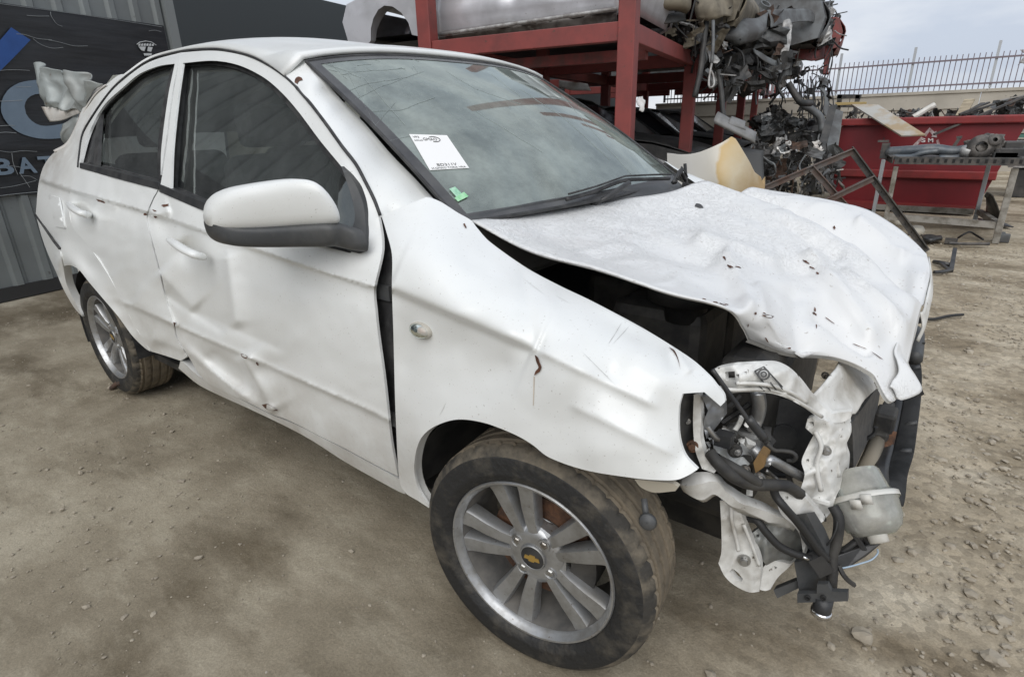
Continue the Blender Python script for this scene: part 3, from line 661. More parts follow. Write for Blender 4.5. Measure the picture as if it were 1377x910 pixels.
# arch lip, black wheel-arch liner
lip = [(545,662),(579,684),(562,655),(557,625),(564,593),(581,575),(613,564),(650,568),(690,583),(715,597),(739,615),(788,632),(849,642)]
mb = MB()
L0 = [P(u, v, y=float(ff_(np.array([u]), np.array([v]))[0])+.004) for u, v in spline(lip[1:], 4)]
mb.add([p for p in L0]+[p+Vector((0, .025, -.002)) for p in L0], [(i, i+1, len(L0)+i+1, len(L0)+i) for i in range(len(L0)-1)]); mb.build('arch_lip', paint, fender, True)
def liner(xc, r, y0, y1, nm, a0=-10, a1=190, n=28):
    mb = MB(); v = []
    for k in range(n+1):
        a = math.radians(a0+(a1-a0)*k/n); v += [(xc+r*math.cos(a), y0, .285+r*math.sin(a)), (xc+r*math.cos(a), y1, .285+r*math.sin(a))]
    mb.add(v, [(2*i, 2*i+1, 2*i+3, 2*i+2) for i in range(n)])
    b = [(xc+r*math.cos(math.radians(a0+(a1-a0)*k/n)), y1, .285+r*math.sin(math.radians(a0+(a1-a0)*k/n))) for k in range(n+1)]
    mb.add(b, [tuple(range(n+1))]); return mb.build(nm, black_pl, car, True)
for s in (-1, 1):
    liner(-.04, .335, s*.815, s*.45, 'wheel_arch_liner', 62, 174); liner(-2.48, .335, s*.80, s*.45, 'wheel_arch_liner', -5, 195)
# side repeater
p = P(566, 444, y=-.838); ax = Vector((0.05, -1, .05))
mb = MB(); sx_, sz_ = .028, .0165
def ellip(mb, c, prof, sx, sz):
    n = 20; v = []
    for k in range(n):
        a = 2*math.pi*k/n; v += [c+Vector((sx*r*math.cos(a), -h, sz*r*math.sin(a))) for r, h in prof]
    m = len(prof); mb.add(v, [(k*m+i, k*m+i+1, ((k+1) % n)*m+i+1, ((k+1) % n)*m+i) for k in range(n) for i in range(m-1)])
ellip(mb, p, [(1.12, -.01), (1.12, .004), (1.0, .007)], sx_, sz_); rb = mb.build('side_repeater', white_pl, fender, True)
mb = MB(); ellip(mb, p, [(1.0, .006), (.85, .011), (.5, .015), (.001, .0165)], sx_, sz_); mb.build('lens', jar_glass, rb, True)
mb = MB(); ellip(mb, p+Vector((.004, -.001, 0)), [(.42, .0), (.34, .004), (.001, .006)], sx_, sz_); mb.build('bulb', orange, rb, True)

# ------------------------------------------------------------------ bonnet
HC = [
 [(634,296,-.625),(700,289,-.44),(770,278,-.22),(840,267,.0),(900,258,.18),(951,243,.34),(978,266,.42),(1008,252,.55),(1022,254,.64)],
 [(712,336,-.625),(770,322,-.44),(840,308,-.23),(905,294,-.02),(960,277,.16),(1012,263,.30),(1034,296,.39),(1062,266,.53),(1085,263,.64)],
 [(818,365,-.615),(868,352,-.44),(928,340,-.25),(988,326,-.06),(1036,308,.10),(1078,287,.24),(1100,326,.33),(1122,284,.51),(1136,273,.64)],
 [(900,392,-.605),(945,384,-.46),(1000,376,-.30),(1052,366,-.12),(1096,349,.04),(1134,323,.18),(1152,366,.25),(1163,308,.48),(1170,283,.63)],
 [(974,411,-.575),(1012,420,-.49),(1060,422,-.36),(1110,417,-.21),(1155,404,-.07),(1190,371,.09),(1201,404,.17),(1208,334,.44),(1207,306,.60)],
 [(996,436,-.52),(1038,450,-.44),(1092,454,-.34),(1146,458,-.25),(1192,455,-.15),(1220,398,.03),(1227,398,.15),(1234,352,.38),(1231,326,.55)],
 [(1006,456,-.47),(1062,475,-.385),(1120,480,-.315),(1170,500,-.275),(1208,536,-.265),(1238,527,-.20),(1226,470,-.02),(1243,400,.18),(1250,368,.30),(1248,344,.44)][0:0],
]
HC = HC[:6]+[[(1006,456,-.47),(1062,475,-.385),(1125,481,-.31),(1172,502,-.275),(1206,536,-.265),(1237,420,.03),(1243,405,.13),(1251,368,.32),(1246,341,.48)]]
ctrl = [[P(u, v, y=y) for u, v, y in r] for r in HC]
HG = bicubic(ctrl, 14, 11)
def wr(p, i, j):
    a = .026*abs(nse(p, 2.6, 3.3))+.009*abs(nse(p, 6.3, 12.1))-.009+nse(p, 5.5, 3.3)*.004+nse(p, 13, 7.7)*.0028+nse(p, 30, 1.2)*.0007
    r = 1-abs(nse(p, 7, 21.0))*3.2; a += .004*max(0, r)**3
    r = 1-abs(nse(p, 4.2, 51.0))*4.5; a -= .004*max(0, r)**2
    return a
HUV = np.array([[proj(p) for p in r] for r in HG])
HCR = addf(crease(935, 322, 1045, 360, 6, 14, -.014), crease(972, 345, 1012, 425, 5, 12, -.012), crease(1082, 348, 1175, 465, 4, 18, -.018), crease(1094, 412, 1170, 475, 5, 10, .010), crease(1055, 298, 1128, 350, 7, 18, .010), crease(1130, 372, 1215, 462, 5, 14, -.014), crease(1018, 385, 1034, 448, 5, 9, -.010), crease(860, 330, 960, 352, 8, 14, .007), crease(1150, 300, 1215, 350, 5, 12, -.012), crease(1065, 385, 1080, 470, 6, 10, .008), gauss(1060, 440, 22, 14, .012), gauss(1140, 440, 26, 10, .010, 40))
edgeI = HG.shape[0]-1; edgeJ = HG.shape[1]-1
for i in range(HG.shape[0]):
    for j in range(HG.shape[1]):
        e = min(1, min(i, edgeI-i, j, edgeJ-j)/7+.15); fr = min(1, i/30+.25)
        HG[i, j, 2] += wr(HG[i, j], i, j)*e*fr-2.2*float(HCR(np.array([HUV[i, j, 0]]), np.array([HUV[i, j, 1]]))[0])*e
bonnet = grid_obj('bonnet', HG, hood_m, car, .004)
if sum(p.normal.z for p in bonnet.data.polygons) < 0: bonnet.data.flip_normals()
# folded lip round its free edges, stuck-down front flap
mb = MB()
near = [Vector(HG[i, 0]) for i in range(HG.shape[0])]; frt = [Vector(HG[-1, j]) for j in range(HG.shape[1])]
def lipstrip(mb, pts, vec):
    n = len(pts); mb.add(pts+[p+Vector(vec) for p in pts], [(i, i+1, n+i+1, n+i) for i in range(n-1)])
lipstrip(mb, near, (0.0, .008, -.009)); lipstrip(mb, frt[:47], (-.006, .006, -.009)); mb.build('hem', paint_in, bonnet, True)
mb = MB()   # front flap seen nearly edge-on along the nose
fl = [P(1206,536,y=-.268),P(1216,537,y=-.262),P(1238,526,y=-.22),P(1231,508,y=-.20),P(1221,492,y=-.14),P(1220,478,y=-.10),P(1229,452,y=-.03),P(1236,420,y=.04)]
bk = [P(1196,520,y=-.27),P(1200,512,y=-.255),P(1208,500,y=-.23),P(1206,486,y=-.21),P(1202,474,y=-.19),P(1205,462,y=-.16),P(1214,440,y=-.06),P(1225,414,y=.03)]
mb2 = bicubic([bk, [a.lerp(b, .5)+Vector((0, 0, .006)) for a, b in zip(bk, fl)], fl], 5, 4); grid_obj('nose_flap', mb2, hood_m, bonnet, .003)
mb = MB()   # torn nose edge going away
sp_ = [P(1236,420,y=.05),P(1241,416,y=.07),P(1247,392,y=.18),P(1251,370,y=.30),P(1248,345,y=.46)]
sq_ = [P(1229,425,y=.05)+Vector((0, 0, -.01)),P(1238,428,y=.06),P(1240,400,y=.18),P(1246,385,y=.29),P(1254,360,y=.46)]
sq_ = [a+Vector((.006, 0, -.07-.012*math.sin(k*2.4))) for k, a in enumerate(sp_)]
grid_obj('torn_edge', bicubic([sp_, [a.lerp(b, .5)+Vector((.008, 0, 0)) for a, b in zip(sp_, sq_)], sq_], 4, 6), paint_in, bonnet, .003)
bon_bvh = BVHTree.FromPolygons([tuple(v) for v in HG.reshape(-1, 3)], [tuple(p.vertices) for p in bonnet.data.polygons])

# ------------------------------------------------------------------ rust chips, tears: small proud flakes on the sheet metal
def bvh_of(o): return BVHTree.FromPolygons([tuple(v.co) for v in o.data.vertices], [tuple(p.vertices) for p in o.data.polygons])
def flake(tree, pts, m, par, name='rust_chip', off=.004, sub=3):
    C = Vector(CAM); o = []
    L_ = smooth_loop(pts, 2.2, 60)
    for u, v in L_:
        d = Vector(rays(u, v)).normalized(); h = tree.ray_cast(C, d)
        if h[0] is None: return None
        o.append(h[0]-d*off)
    return mesh_obj(name, o, [tuple(range(len(o)))], m, par, False)
def blob(u, v, a, b, ang, k=9):
    c, s = math.cos(math.radians(ang)), math.sin(math.radians(ang)); r = []
    for i in range(k):
        t = 2*math.pi*i/k; q_ = random.uniform(.55, 1.2); x, y = a*q_*math.cos(t), b*q_*math.sin(t); r.append((u+x*c-y*s, v+x*s+y*c))
    return r
scr = []
for k in range(3): u, v = 838+k*13+random.uniform(-3, 3), 432+k*3.5; scr.append((u, v, u-18-random.uniform(0, 14), v+22+random.uniform(0, 16)))
scr += [(700,372,735,398),(745,396,770,410),(780,470,830,520),(668,575,675,556),(590,560,600,540)]
chips_b = [(974,347,5,2.5,60),(981,358,6,3,20),(993,359,6,1.6,15),(1084,352,6,2.5,30),(1092,360,5,1.8,25),(1099,367,3,2,40),(1096,416,2,6,0),(1096,422,4,2.5,40),(1115,430,10,1.2,35),(1033,425,10,3,10),(1028,421,4,1.6,30),(975,409,9,2.6,12),(962,406,6,1.4,10),(947,402,4,1.2,10),(1031,457,6,1.3,60),(1061,468,3,2,0),(1016,421,2,3,0),(1122,306,2,4,10),(1098,438,1,5,0),(1155,465,12,.9,22),(1180,478,12,.9,35),(1006,438,1,4,10)]
for c in chips_b: flake(bon_bvh, blob(c[0], c[1], c[2]*.85, c[3]*.62, c[4], 11), rust_chip, bonnet)
rub = flake(bon_bvh, [(934,277),(936,273.5),(941,274),(945,277),(946,279.5),(940,279)], rubber, bonnet, 'washer_jet', .006)
tf = bvh_of(fender)
for a, b, c, d in scr: flake(tf, [(a, b), ((a+c)/2+.8, (b+d)/2), (c, d), ((a+c)/2-.1, (b+d)/2)], scratch_m, fender, 'scratch', .002)
flake(tf, [(717.5,506),(719,506),(717.5,545),(716.6,545)], rust_run, fender, 'rust_run', .002)
flake(tf, [(719,477),(723,480),(726,488),(728,493),(726,499),(722,502),(718,505),(720,499),(724,494),(721,486)], rust_chip, fender, 'tear')
for c in ((625,303,5,1.6,60),(640,304,1.5,1.5,0),(530,387,5,2,20)): flake(tf, blob(*c), rust_chip if c[0] != 530 else paint_in, fender)
for pts in ([(899,466),(907,471),(912,482),(915,497),(911.6,484),(906,473)], [(935,608),(922,618),(916,605),(914,590),(912,600),(915,614),(922,624),(936,631)]):
    flake(tf, pts, rust_chip, fender, 'torn_edge')
td = bvh_of(fdoor); tr_ = bvh_of(rdoor); tq = bvh_of(quarter)
for c in ((328,479,5,2.5,30),(346,489,4,1.2,60),(222,276,6,1.8,-10),(209,292,2,1.5,0),(201,296,2.5,4.5,-30),(217,368,1.5,3,0),(395,566,9,1.4,40),(207,283,3,1.2,20)): flake(td, blob(*c), rust_chip, fdoor)
for c in ((135,270.5,7,1.6,18),(195,288,3,2.4,20),(203,472,3,1.5,20)): flake(tr_, blob(*c), rust_chip, rdoor)
flake(td, [(352,544),(360,543),(368,548),(374,552),(366,552),(357,549)], rust, fdoor, 'rust_patch')
flake(tr_, [(233,433),(236,434),(235,440)], rust_chip, rdoor)
flake(bvh_of(bpy.data.objects['windscreen_pillar']), [(397,106),(401,103),(406,105),(407,108),(402,109),(400,113),(396,111)], rust_chip, car)

# ------------------------------------------------------------------ door handles, mirror
def handle(pts, r, par, off=.030):
    pp = [S(u, v, -o) for (u, v), o in zip(pts, (0.004, off*.85, off, off*.85, .004))]
    mb = MB(); c = spline(pp, 5); n = len(c); mb.tube(c, [r*(.75+.25*math.sin(math.pi*i/(n-1))) for i in range(n)], 10, True, .75)
    h = mb.build('door_handle', paint, par, True); return h
handle([(229,323),(236,328),(250,337),(264,343),(274,345)], .0165, fdoor, .040); handle([(92.5,274),(97,279),(106,285),(114,288),(121,289)], .0165, rdoor, .044)
def recess(outl, par): pass
mp_ = empty('wing_mirror', P(483, 330, y=-.82), car)
# housing: sections from the door outwards; each (inner/outer) px centre line with half heights
def mirror_shell(nm, secs, m, n=26):
    rings = []
    for top, bot, y, dx0, dx1, pw in secs:
        a = P(top[0], top[1], y=y); b = P(bot[0], bot[1], y=y); c = (a+b)/2; h = (a.z-b.z)/2; r = []
        for k in range(n):
            t = 2*math.pi*k/n; cs, sn = math.cos(t), math.sin(t)
            xx = math.copysign(abs(cs)**pw, cs)*(dx0 if cs > 0 else dx1); zz = math.copysign(abs(sn)**pw, sn)*h
            r.append((c.x+xx+ (a.x-b.x)/2*(zz/h if h else 0), y, c.z+zz))
        rings.append(r)
    sm = np.array(rings).transpose(1, 0, 2); sm = np.array([spline(q_, 4) for q_ in sm]).transpose(1, 0, 2)
    v = sm.reshape(-1, 3); k = sm.shape[0]
    f = [(i*n+j, i*n+(j+1) % n, (i+1)*n+(j+1) % n, (i+1)*n+j) for i in range(k-1) for j in range(n)]+[tuple(range(n)), tuple(range(k*n-1, (k-1)*n-1, -1))]
    return autosmooth(mesh_obj(nm, v, f, m, mp_), 60)
secs_w = [((446,292),(447,300),-.852,.004,.05,.8),((441,274),(446,301),-.858,.035,.07,.8),((420,247),(425,303),-.880,.055,.085,.75),((398,240.5),(395,304),-.905,.06,.09,.75),((350,246),(350,308),-.945,.055,.09,.75),((312,254),(315,309.5),-.982,.045,.08,.75),((291,266),(296,308),-1.006,.03,.06,.8),((280.5,283),(283,304),-1.021,.014,.03,.9)]
mirror_shell('mirror_cap', secs_w, paint)
secs_b = [((482,308),(490,338),-.815,.02,.03,.8),((465,303),(472,336),-.835,.03,.05,.7),((447,298),(448,331),-.855,.036,.07,.6),((425,298),(425,331),-.882,.052,.085,.6),((395,300),(395,331),-.907,.057,.088,.6),((350,303),(350,331.5),-.947,.053,.088,.6),((312,303),(316,330.5),-.984,.045,.08,.6),((292,298),(298,326),-1.006,.03,.06,.7),((281,292),(285,314),-1.020,.014,.03,.8)]
mirror_shell('mirror_base', secs_b, dark_pl)
panel('mirror_sail', [(459,224),(470,236),(480,252),(489,277),(492,312),(491,337),(483,341),(468,337),(462,330),(470,312),(476,300),(477,285),(472,262)], side, dark_pl, mp_, 5, flange=.02, off=-.006)
# ------------------------------------------------------------------ wheels (own coordinates: axis Y, outward -Y)
def make_wheel():
    global LOCAL
    LOCAL = True
    w = empty('wheel', (0, 0, 0), car)
    prof = [(.200,.070),(.204,.082),(.212,.090),(.222,.0935),(.226,.0955),(.230,.0945),(.245,.0955),(.262,.0925),(.266,.0915),(.269,.0885),(.278,.0815),(.2835,.074),(.285,.066)]
    trd = []
    for a in (.052, .018, -.018, -.052): trd += [(.2868,a+.0065),(.2795,a+.0045),(.2795,a-.0045),(.2868,a-.0065)]
    prof2 = prof+trd+[(r, -a) for r, a in prof[::-1]]
    n = 288; mb = MB(); v = []; m = len(prof2)
    for k in range(n):
        t = 2*math.pi*k/n; c, s = math.cos(t), math.sin(t)
        for r, a in prof2:
            if .08 > abs(a) > .058 and r > .27 and k % 6 == 0: r -= .0055
            if .0115 < abs(a) < .0455 and r > .286 and (k+(3 if a > 0 else 0)) % 8 == 0: r -= .004
            v.append((r*c, -a, r*s))
    mb.add(v, [(k*m+i, ((k+1) % n)*m+i, ((k+1) % n)*m+i+1, k*m+i+1) for k in range(n) for i in range(m-1)])
    mb.m = [1 if len(prof)-1 <= (i % (m-1)) < m-len(prof)+1 else (2 if len(prof)-5 <= (i % (m-1)) < m-len(prof)+4 else 0) for i in range(len(mb.f))]
    ty = mb.build('tyre', tyre_m, w, True, [tyre_m, tread_m, shoulder_m]); autosmooth(ty, 50)
    mb = MB(); mb.lathe([(.199,.066),(.2035,.076),(.2045,.084),(.202,.0875),(.198,.087),(.1955,.082),(.1925,.077),(.189,.071),(.188,.066)], 72)
    autosmooth(mb.build('rim', alu, w, True), 40)
    mb = MB(); mb.lathe([(.188,.066),(.186,.055),(.183,.03),(.178,-.02),(.176,-.07),(.20,-.085)], 60); autosmooth(mb.build('rim_barrel', barrel_m, w, True), 40)
    mb = MB(); mb.lathe([(.001,.012),(.098,.012),(.128,.014),(.128,.004),(.001,.002)], 48); autosmooth(mb.build('brake_disc', rust, w, True))
    mb = MB(); mb.lathe([(.001,.03),(.062,.03),(.075,.02),(.078,.0)], 40); autosmooth(mb.build('brake_hub', grime, w, True))
    mb = MB()
    for k in range(14):
        a0 = math.radians(-38+k*3.6); a1 = math.radians(-38+(k+1)*3.6)
        q_ = [(r*math.cos(a), y, r*math.sin(a)) for a in (a0, a1) for r in (.085, .145) for y in (-.04, .03)]
        mb.add(q_, [(0,2,3,1),(4,5,7,6),(0,1,5,4),(2,6,7,3),(0,4,6,2),(1,3,7,5)])
    mb.build('brake_caliper', grime, w)
    hub = MB(); hub.lathe([(.001,.050),(.027,.052),(.032,.058),(.038,.060),(.056,.057),(.068,.052),(.074,.044),(.076,.02)], 60)
    hb = autosmooth(hub.build('hub', alu, w, True), 40)
    for k in range(5):
        for s in (-1, 1):
            th = math.radians(35+72*k); d = Vector((math.cos(th), 0, math.sin(th))); t = Vector((-math.sin(th), 0, math.cos(th)))
            st = [(.050, .0155, .027, .054, .026), (.085, .0205, .032, .060, .030), (.125, .0275, .039, .063, .034), (.165, .0355, .045, .063, .036), (.1895, .041, .051, .067, .034)]
            vv = []
            for r, o, wd, a, dp in st:
                c = d*r+t*s*o; h = wd/2; inn = -s
                for x, y in ((-h, -dp), (-h, -.010), (-h*.80, -.001), (-h*.1, .0), (h*.78, -.002), (h, -.010), (h, -dp)): vv.append(c+t*(x*s)+Vector((0, -(a+y), 0)))
            nn = 7; f = [(i*nn+j, i*nn+j+1, (i+1)*nn+j+1, (i+1)*nn+j) for i in range(len(st)-1) for j in range(nn-1)]
            if s > 0: f = [q_[::-1] for q_ in f]
            o = mesh_obj('spoke', vv, f, alu, w); autosmooth(o, 38)
    # webs joining each pair to the hub
    for k in range(5):
        th = math.radians(35+72*k+36); mb = MB(); c = Vector((math.cos(th), 0, math.sin(th)))
        a = [Vector((r*math.cos(th+q_), -h, r*math.sin(th+q_))) for r, q_, h in ((.060,-.34,.054),(.084,-.40,.050),(.076,-.15,.044),(.076,.15,.044),(.084,.40,.050),(.060,.34,.054))]
        mb.prism(a, (0, .03, 0)); mb.build('web', alu, w)
    for k in range(4):
        th = math.radians(57+90*k); c = Vector((.050*math.cos(th), -.052, .050*math.sin(th)))
        mb = MB(); mb.lathe([(.0165,.001),(.0155,.0075),(.013,.006),(.012,.002)], 20, c); mb.cur = 1; mb.lathe([(.012,.002),(.0095,.0025),(.0095,.008),(.007,.010),(.001,.010)], 6, c)
        mb.build('wheel_bolt', alu, w, False, [alu, steel])
    mb = MB(); mb.lathe([(.031,.056),(.031,.0625),(.0295,.0645),(.0285,.0635)], 40); cap = mb.build('centre_cap', alu, w, True)
    mb = MB(); mb.lathe([(.029,.0625),(.015,.0642),(.001,.0645)], 32); mb.build('cap_disc', black_pl, cap, True)
    mb = MB(); B = [(-.0195,-.0045),(-.0075,-.0045),(-.0085,-.0085),(.0055,-.0085),(.0065,-.0045),(.0195,-.0045),(.0175,.0045),(.0075,.0045),(.0085,.0085),(-.0055,.0085),(-.0065,.0045),(-.0175,.0045)]
    mb.prism([(x, -.0645, z) for x, z in B], (0, -.0018, 0)); mb.build('emblem', gold, cap)
    LOCAL = False
    return w
wheel = make_wheel()
def copy_tree(o, parent):
    c = o.copy(); COL.objects.link(c); c.parent = parent
    for ch in list(o.children): copy_tree(ch, c)
    return c
spots = [((-.028, -.728, .268), math.radians(-7), 0.0), ((-2.48, -.716, .287), 0, .5), ((-.028, .728, .287), math.radians(-7+180), 1.3), ((-2.48, .716, .287), math.pi, 2.2)]
pinv = wmat(car).inverted()
for i, (loc, rz, sp_a) in enumerate(spots):
    w = wheel if i == 0 else copy_tree(wheel, car)
    w.matrix_parent_inverse = pinv; w.location = loc; w.rotation_euler = Matrix.Rotation(-rz, 3, 'Z').to_euler() if abs(rz) < 1 else Matrix.Rotation(-rz, 3, 'Z').to_euler()
    if i: 
        e = (Matrix.Rotation(-rz, 3, 'Z') @ Matrix.Rotation(sp_a, 3, 'Y')).to_euler(); w.rotation_euler = e

# ------------------------------------------------------------------ underbody, engine bay
def sheet(pts, vec, m, par, name, bev=0.0):
    mb = MB(); mb.prism(pts, vec); o = mb.build(name, m, par)
    if bev: bevel(o, bev)
    return o
mb = MB(); mb.box((-1.35, 0, .235), (2.0, 1.44, .03)); mb.box((-2.9, 0, .30), (.95, 1.2, .03)); mb.bar((-3.2, -.25, .2), (-.4, -.2, .19), .05, .05); mb.box((-.1, 0, .22), (.75, .72, .10)); mb.bar((-2.48, -.65, .27), (-2.48, .65, .27), .08, .06); mb.build('underbody', grime, car)
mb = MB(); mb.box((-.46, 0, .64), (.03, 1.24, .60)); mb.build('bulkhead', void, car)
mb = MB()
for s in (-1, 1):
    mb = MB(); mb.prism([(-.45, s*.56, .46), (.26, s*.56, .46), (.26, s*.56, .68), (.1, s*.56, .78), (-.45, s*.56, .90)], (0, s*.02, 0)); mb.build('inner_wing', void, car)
mb = MB(); mb.box((-.02, .08, .58), (.42, .62, .40)); mb.box((-.04, .05, .80), (.3, .44, .06)); mb.box((.06, -.30, .66), (.24, .20, .22)); eng = mb.build('engine', grime, car); bevel(eng, .03, 2)
mb = MB(); mb.lathe([(.001,.0),(.05,.0),(.05,.05),(.09,.05),(.09,.09),(.001,.09)], 24, (.12, -.36, .74), (0, 0, 1)); mb.build('air_cleaner', grime, eng, True)

front = empty('crushed_front_frame', P(1040, 600, y=-.5), car)
def fold(amp, s, o=0.0):
    def fn(U, V): return np.array([amp*(abs(noise.noise(Vector((a/s*.8+b/s*.3+o, b/s*.6-o, o))))*2.4-.5) for a, b in zip(U, V)])
    return fn
def plate(name, pts, y, m=None, th=.006, holes=(), disp=0.0, sp=6, par=None, dy=None, fl=.016):
    """pressed plate traced at depth y; dy: list of (u,v,y) for a curved one"""
    d = tps(dy) if dy else (lambda U, V: np.full(len(U), float(y)))
    return panel(name, pts, d, m or paint_in, par or front, min(sp, 3.5), holes, fl, addf(fold(disp*1.3, 30, y*10), fold(disp*.35, 9, y*4)) if disp else None, 40)
def bolt(u, v, y, r, m=steel, par=None, ax=(.3, -1, .2)):
    c = P(u, v, y=y); r *= .8; mb = MB(); mb.lathe([(r,-.006),(r,.002),(r*.95,.003),(r*.6,.003)], 18, c, ax); mb.lathe([(r*.62,.002),(r*.62,.010),(r*.5,.012),(.0005,.012)], 6, c, ax); return mb.build('bolt', m, par or front, False)
# (a) upper tie beam with stamped mark
beam = plate('tie_beam', [(957,499),(965,495),(985,491),(1020,489),(1040,489),(1058,497),(1075,513),(1090,532),(1106,546),(1118,556),(1145,553),(1144,562),(1131,568),(1112,568),(1100,561),(1083,549),(1062,537),(1042,530),(1020,527),(998,527),(980,529),(972,520)], -.52, dy=[(957,499,-.64),(985,491,-.61),(980,529,-.62),(1030,489,-.56),(1030,528,-.58),(1075,513,-.51),(1075,545,-.54),(1106,546,-.45),(1100,561,-.48),(1145,553,-.38),(1131,568,-.40),(1000,508,-.625),(1050,508,-.57)], disp=.012, holes=[[(975,500),(988,499),(989,511),(976,512)],[(1000,500),(1004,499),(1004,503),(1000,503)],[(990,503),(994,503),(994,508),(990,508)]])
mb = MB(); rtube(mb, [P(965,521,y=-.645),P(985,524,y=-.635),P(1020,523,y=-.60),P(1045,526,y=-.575),P(1080,544,y=-.53),P(1105,560,y=-.475)], .004, 6); rtube(mb, [P(990,515,y=-.635),P(1030,517,y=-.598),P(1060,526,y=-.562),P(1085,541,y=-.52)], .004, 6); mb.build('beam_rib', paint_in, front, True)
mb = MB(); 
for r0, r1 in ((.0105, .0075), (.0055, .003)): mb.lathe([(r0,.0),(r0,.003),(r1,.003),(r1,.0)], 20, P(1027,503,y=-.602), (.25,-.9,.3))
for k in range(4): mb.bar(P(1020+k*8, 518-k*2, y=-.603+k*.003), P(1028+k*8, 526-k*1, y=-.595+k*.003), .002, .002)
mb.tube([P(1015,499,y=-.61), P(1027,493,y=-.60), P(1052,520,y=-.575), P(1036,526,y=-.585), P(1015,499,y=-.61)], .0015, 5); mb.build('stamped_mark', dark_pl, front, True)
# (b) upright bracket
plate('headlamp_bracket', [(1086,563),(1098,559),(1116,567),(1142,562),(1143,585),(1137,600),(1141,615),(1138,640),(1124,668),(1117,688),(1105,702),(1090,696),(1078,686),(1075,665),(1082,638),(1078,620),(1086,600),(1094,585),(1083,575)], -.43, dy=[(1086,563,-.48),(1142,562,-.38),(1078,620,-.50),(1141,615,-.39),(1075,675,-.52),(1124,668,-.42),(1105,702,-.47),(1108,620,-.47),(1112,590,-.45)], disp=.022, holes=[[(1088,567),(1094,567),(1095,573),(1090,573)],[(1084,617),(1088,617),(1088,621),(1084,621)],[(1126,621),(1129,622),(1129,627),(1126,626)]])
bolt(1111, 606, -.475, .012)
mb = MB(); rtube(mb, [P(1096,580,y=-.475),P(1104,600,y=-.482),P(1098,625,y=-.49),P(1104,660,y=-.492)], .005, 6); rtube(mb, [P(1130,575,y=-.405),P(1122,600,y=-.43),P(1128,640,y=-.42)], .005, 6); mb.build('bracket_rib', paint_in, front, True)
# (c) cross member running to the far side
mb2 = bicubic([[P(1088,530,y=-.47),P(1108,515,y=-.40),P(1125,492,y=-.30),P(1128,482,y=-.05)],[P(1100,545,y=-.45),P(1122,535,y=-.36),P(1148,512,y=-.22),P(1165,495,y=.05)],[P(1116,560,y=-.42),P(1140,548,y=-.34),P(1164,522,y=-.18),P(1186,505,y=.15)],[P(1122,568,y=-.42),P(1144,558,y=-.34),P(1168,530,y=-.18),P(1188,511,y=.15)]], 5, 6)
for i in range(mb2.shape[0]):
    for j in range(mb2.shape[1]): mb2[i, j, 2] += .010*nse(mb2[i, j], 17, 2)
grid_obj('cross_member', mb2, paint_in, front, .004)
# (d) lower chassis leg
rail = bicubic([[P(913,640,y=-.70),P(940,633,y=-.70),P(962,634,y=-.68),P(985,655,y=-.64),P(1030,678,y=-.58),P(1078,700,y=-.52)],[P(915,650,y=-.715),P(940,650,y=-.72),P(962,648,y=-.70),P(985,668,y=-.655),P(1030,690,y=-.60),P(1074,706,y=-.535)],[P(918,662,y=-.71),P(943,672,y=-.715),P(962,664,y=-.69),P(983,680,y=-.65),P(1025,698,y=-.59),P(1068,712,y=-.53)],[P(922,664,y=-.66),P(945,676,y=-.66),P(964,668,y=-.64),P(985,684,y=-.60),P(1025,702,y=-.55),P(1066,716,y=-.49)]], 5, 5)
for i in range(rail.shape[0]):
    for j in range(rail.shape[1]): rail[i, j, 1] += .014*nse(rail[i, j], 22, 5)
rail = np.array([rail[k] for k in (0, 5, 10, 15)]); rail = np.concatenate([rail[:1], rail[1:2], rail[2:3], rail[3:]]); autosmooth(grid_obj('chassis_leg', rail, paint_in, front, .004), 22)
# (e) tow bracket plate hanging down
plate('tow_bracket', [(968,673),(980,672),(993,683),(1000,700),(1010,725),(1020,748),(1023,765),(1021,795),(1008,796),(990,788),(975,775),(966,757),(970,742),(970,710)], -.6, dy=[(968,673,-.62),(993,683,-.60),(970,742,-.60),(1020,748,-.57),(966,757,-.60),(1021,795,-.55),(990,788,-.58),(995,725,-.59)], disp=.010, holes=[[(981,768),(985,764),(993,770),(999,778),(997,782),(990,780)]])
bolt(1000.5, 753, -.592, .016); 
mb = MB(); rtube(mb, [P(983,680,y=-.612),P(984,700,y=-.612),P(990,725,y=-.607),P(993,740,y=-.603)], .004, 6); rtube(mb, [P(1000,705,y=-.6),P(1012,735,y=-.59),P(1021,760,y=-.575)], .004, 6); mb.build('bracket_rib', paint_in, front, True)
plate('lower_gusset', [(1021,792),(1023,768),(1036,752),(1050,755),(1062,758),(1070,752),(1060,763),(1046,776),(1036,792),(1029,794)], -.54, dy=[(1021,792,-.55),(1036,752,-.53),(1070,752,-.50),(1036,792,-.53)], disp=.006)
plate('crush_box', [(1006,721),(1024,708),(1045,705),(1075,712),(1082,730),(1083,745),(1070,755),(1048,752),(1030,760),(1020,745)], -.5, m=mat('dull_grey_steel', (.30,.31,.30), .45, .4, col2=(.20,.20,.19), nscale=8), dy=[(1006,721,-.56),(1045,705,-.53),(1082,730,-.47),(1030,760,-.54),(1070,755,-.48),(1045,730,-.54)], disp=.012, holes=[[(1017,718),(1021,718),(1021,722),(1017,722)],[(1031,722),(1036,721),(1036,725),(1032,725)]])
plate('bent_tab', [(1040,661),(1060,658),(1078,665),(1092,680),(1108,700),(1100,706),(1088,722),(1080,745),(1076,720),(1066,705),(1050,690)], -.53, dy=[(1040,661,-.58),(1078,665,-.55),(1108,700,-.49),(1080,745,-.52),(1066,705,-.56)], disp=.006, holes=[[(1049,668),(1052,668),(1052,671),(1049,671)],[(1056,667),(1060,667),(1060,671),(1056,671)]])
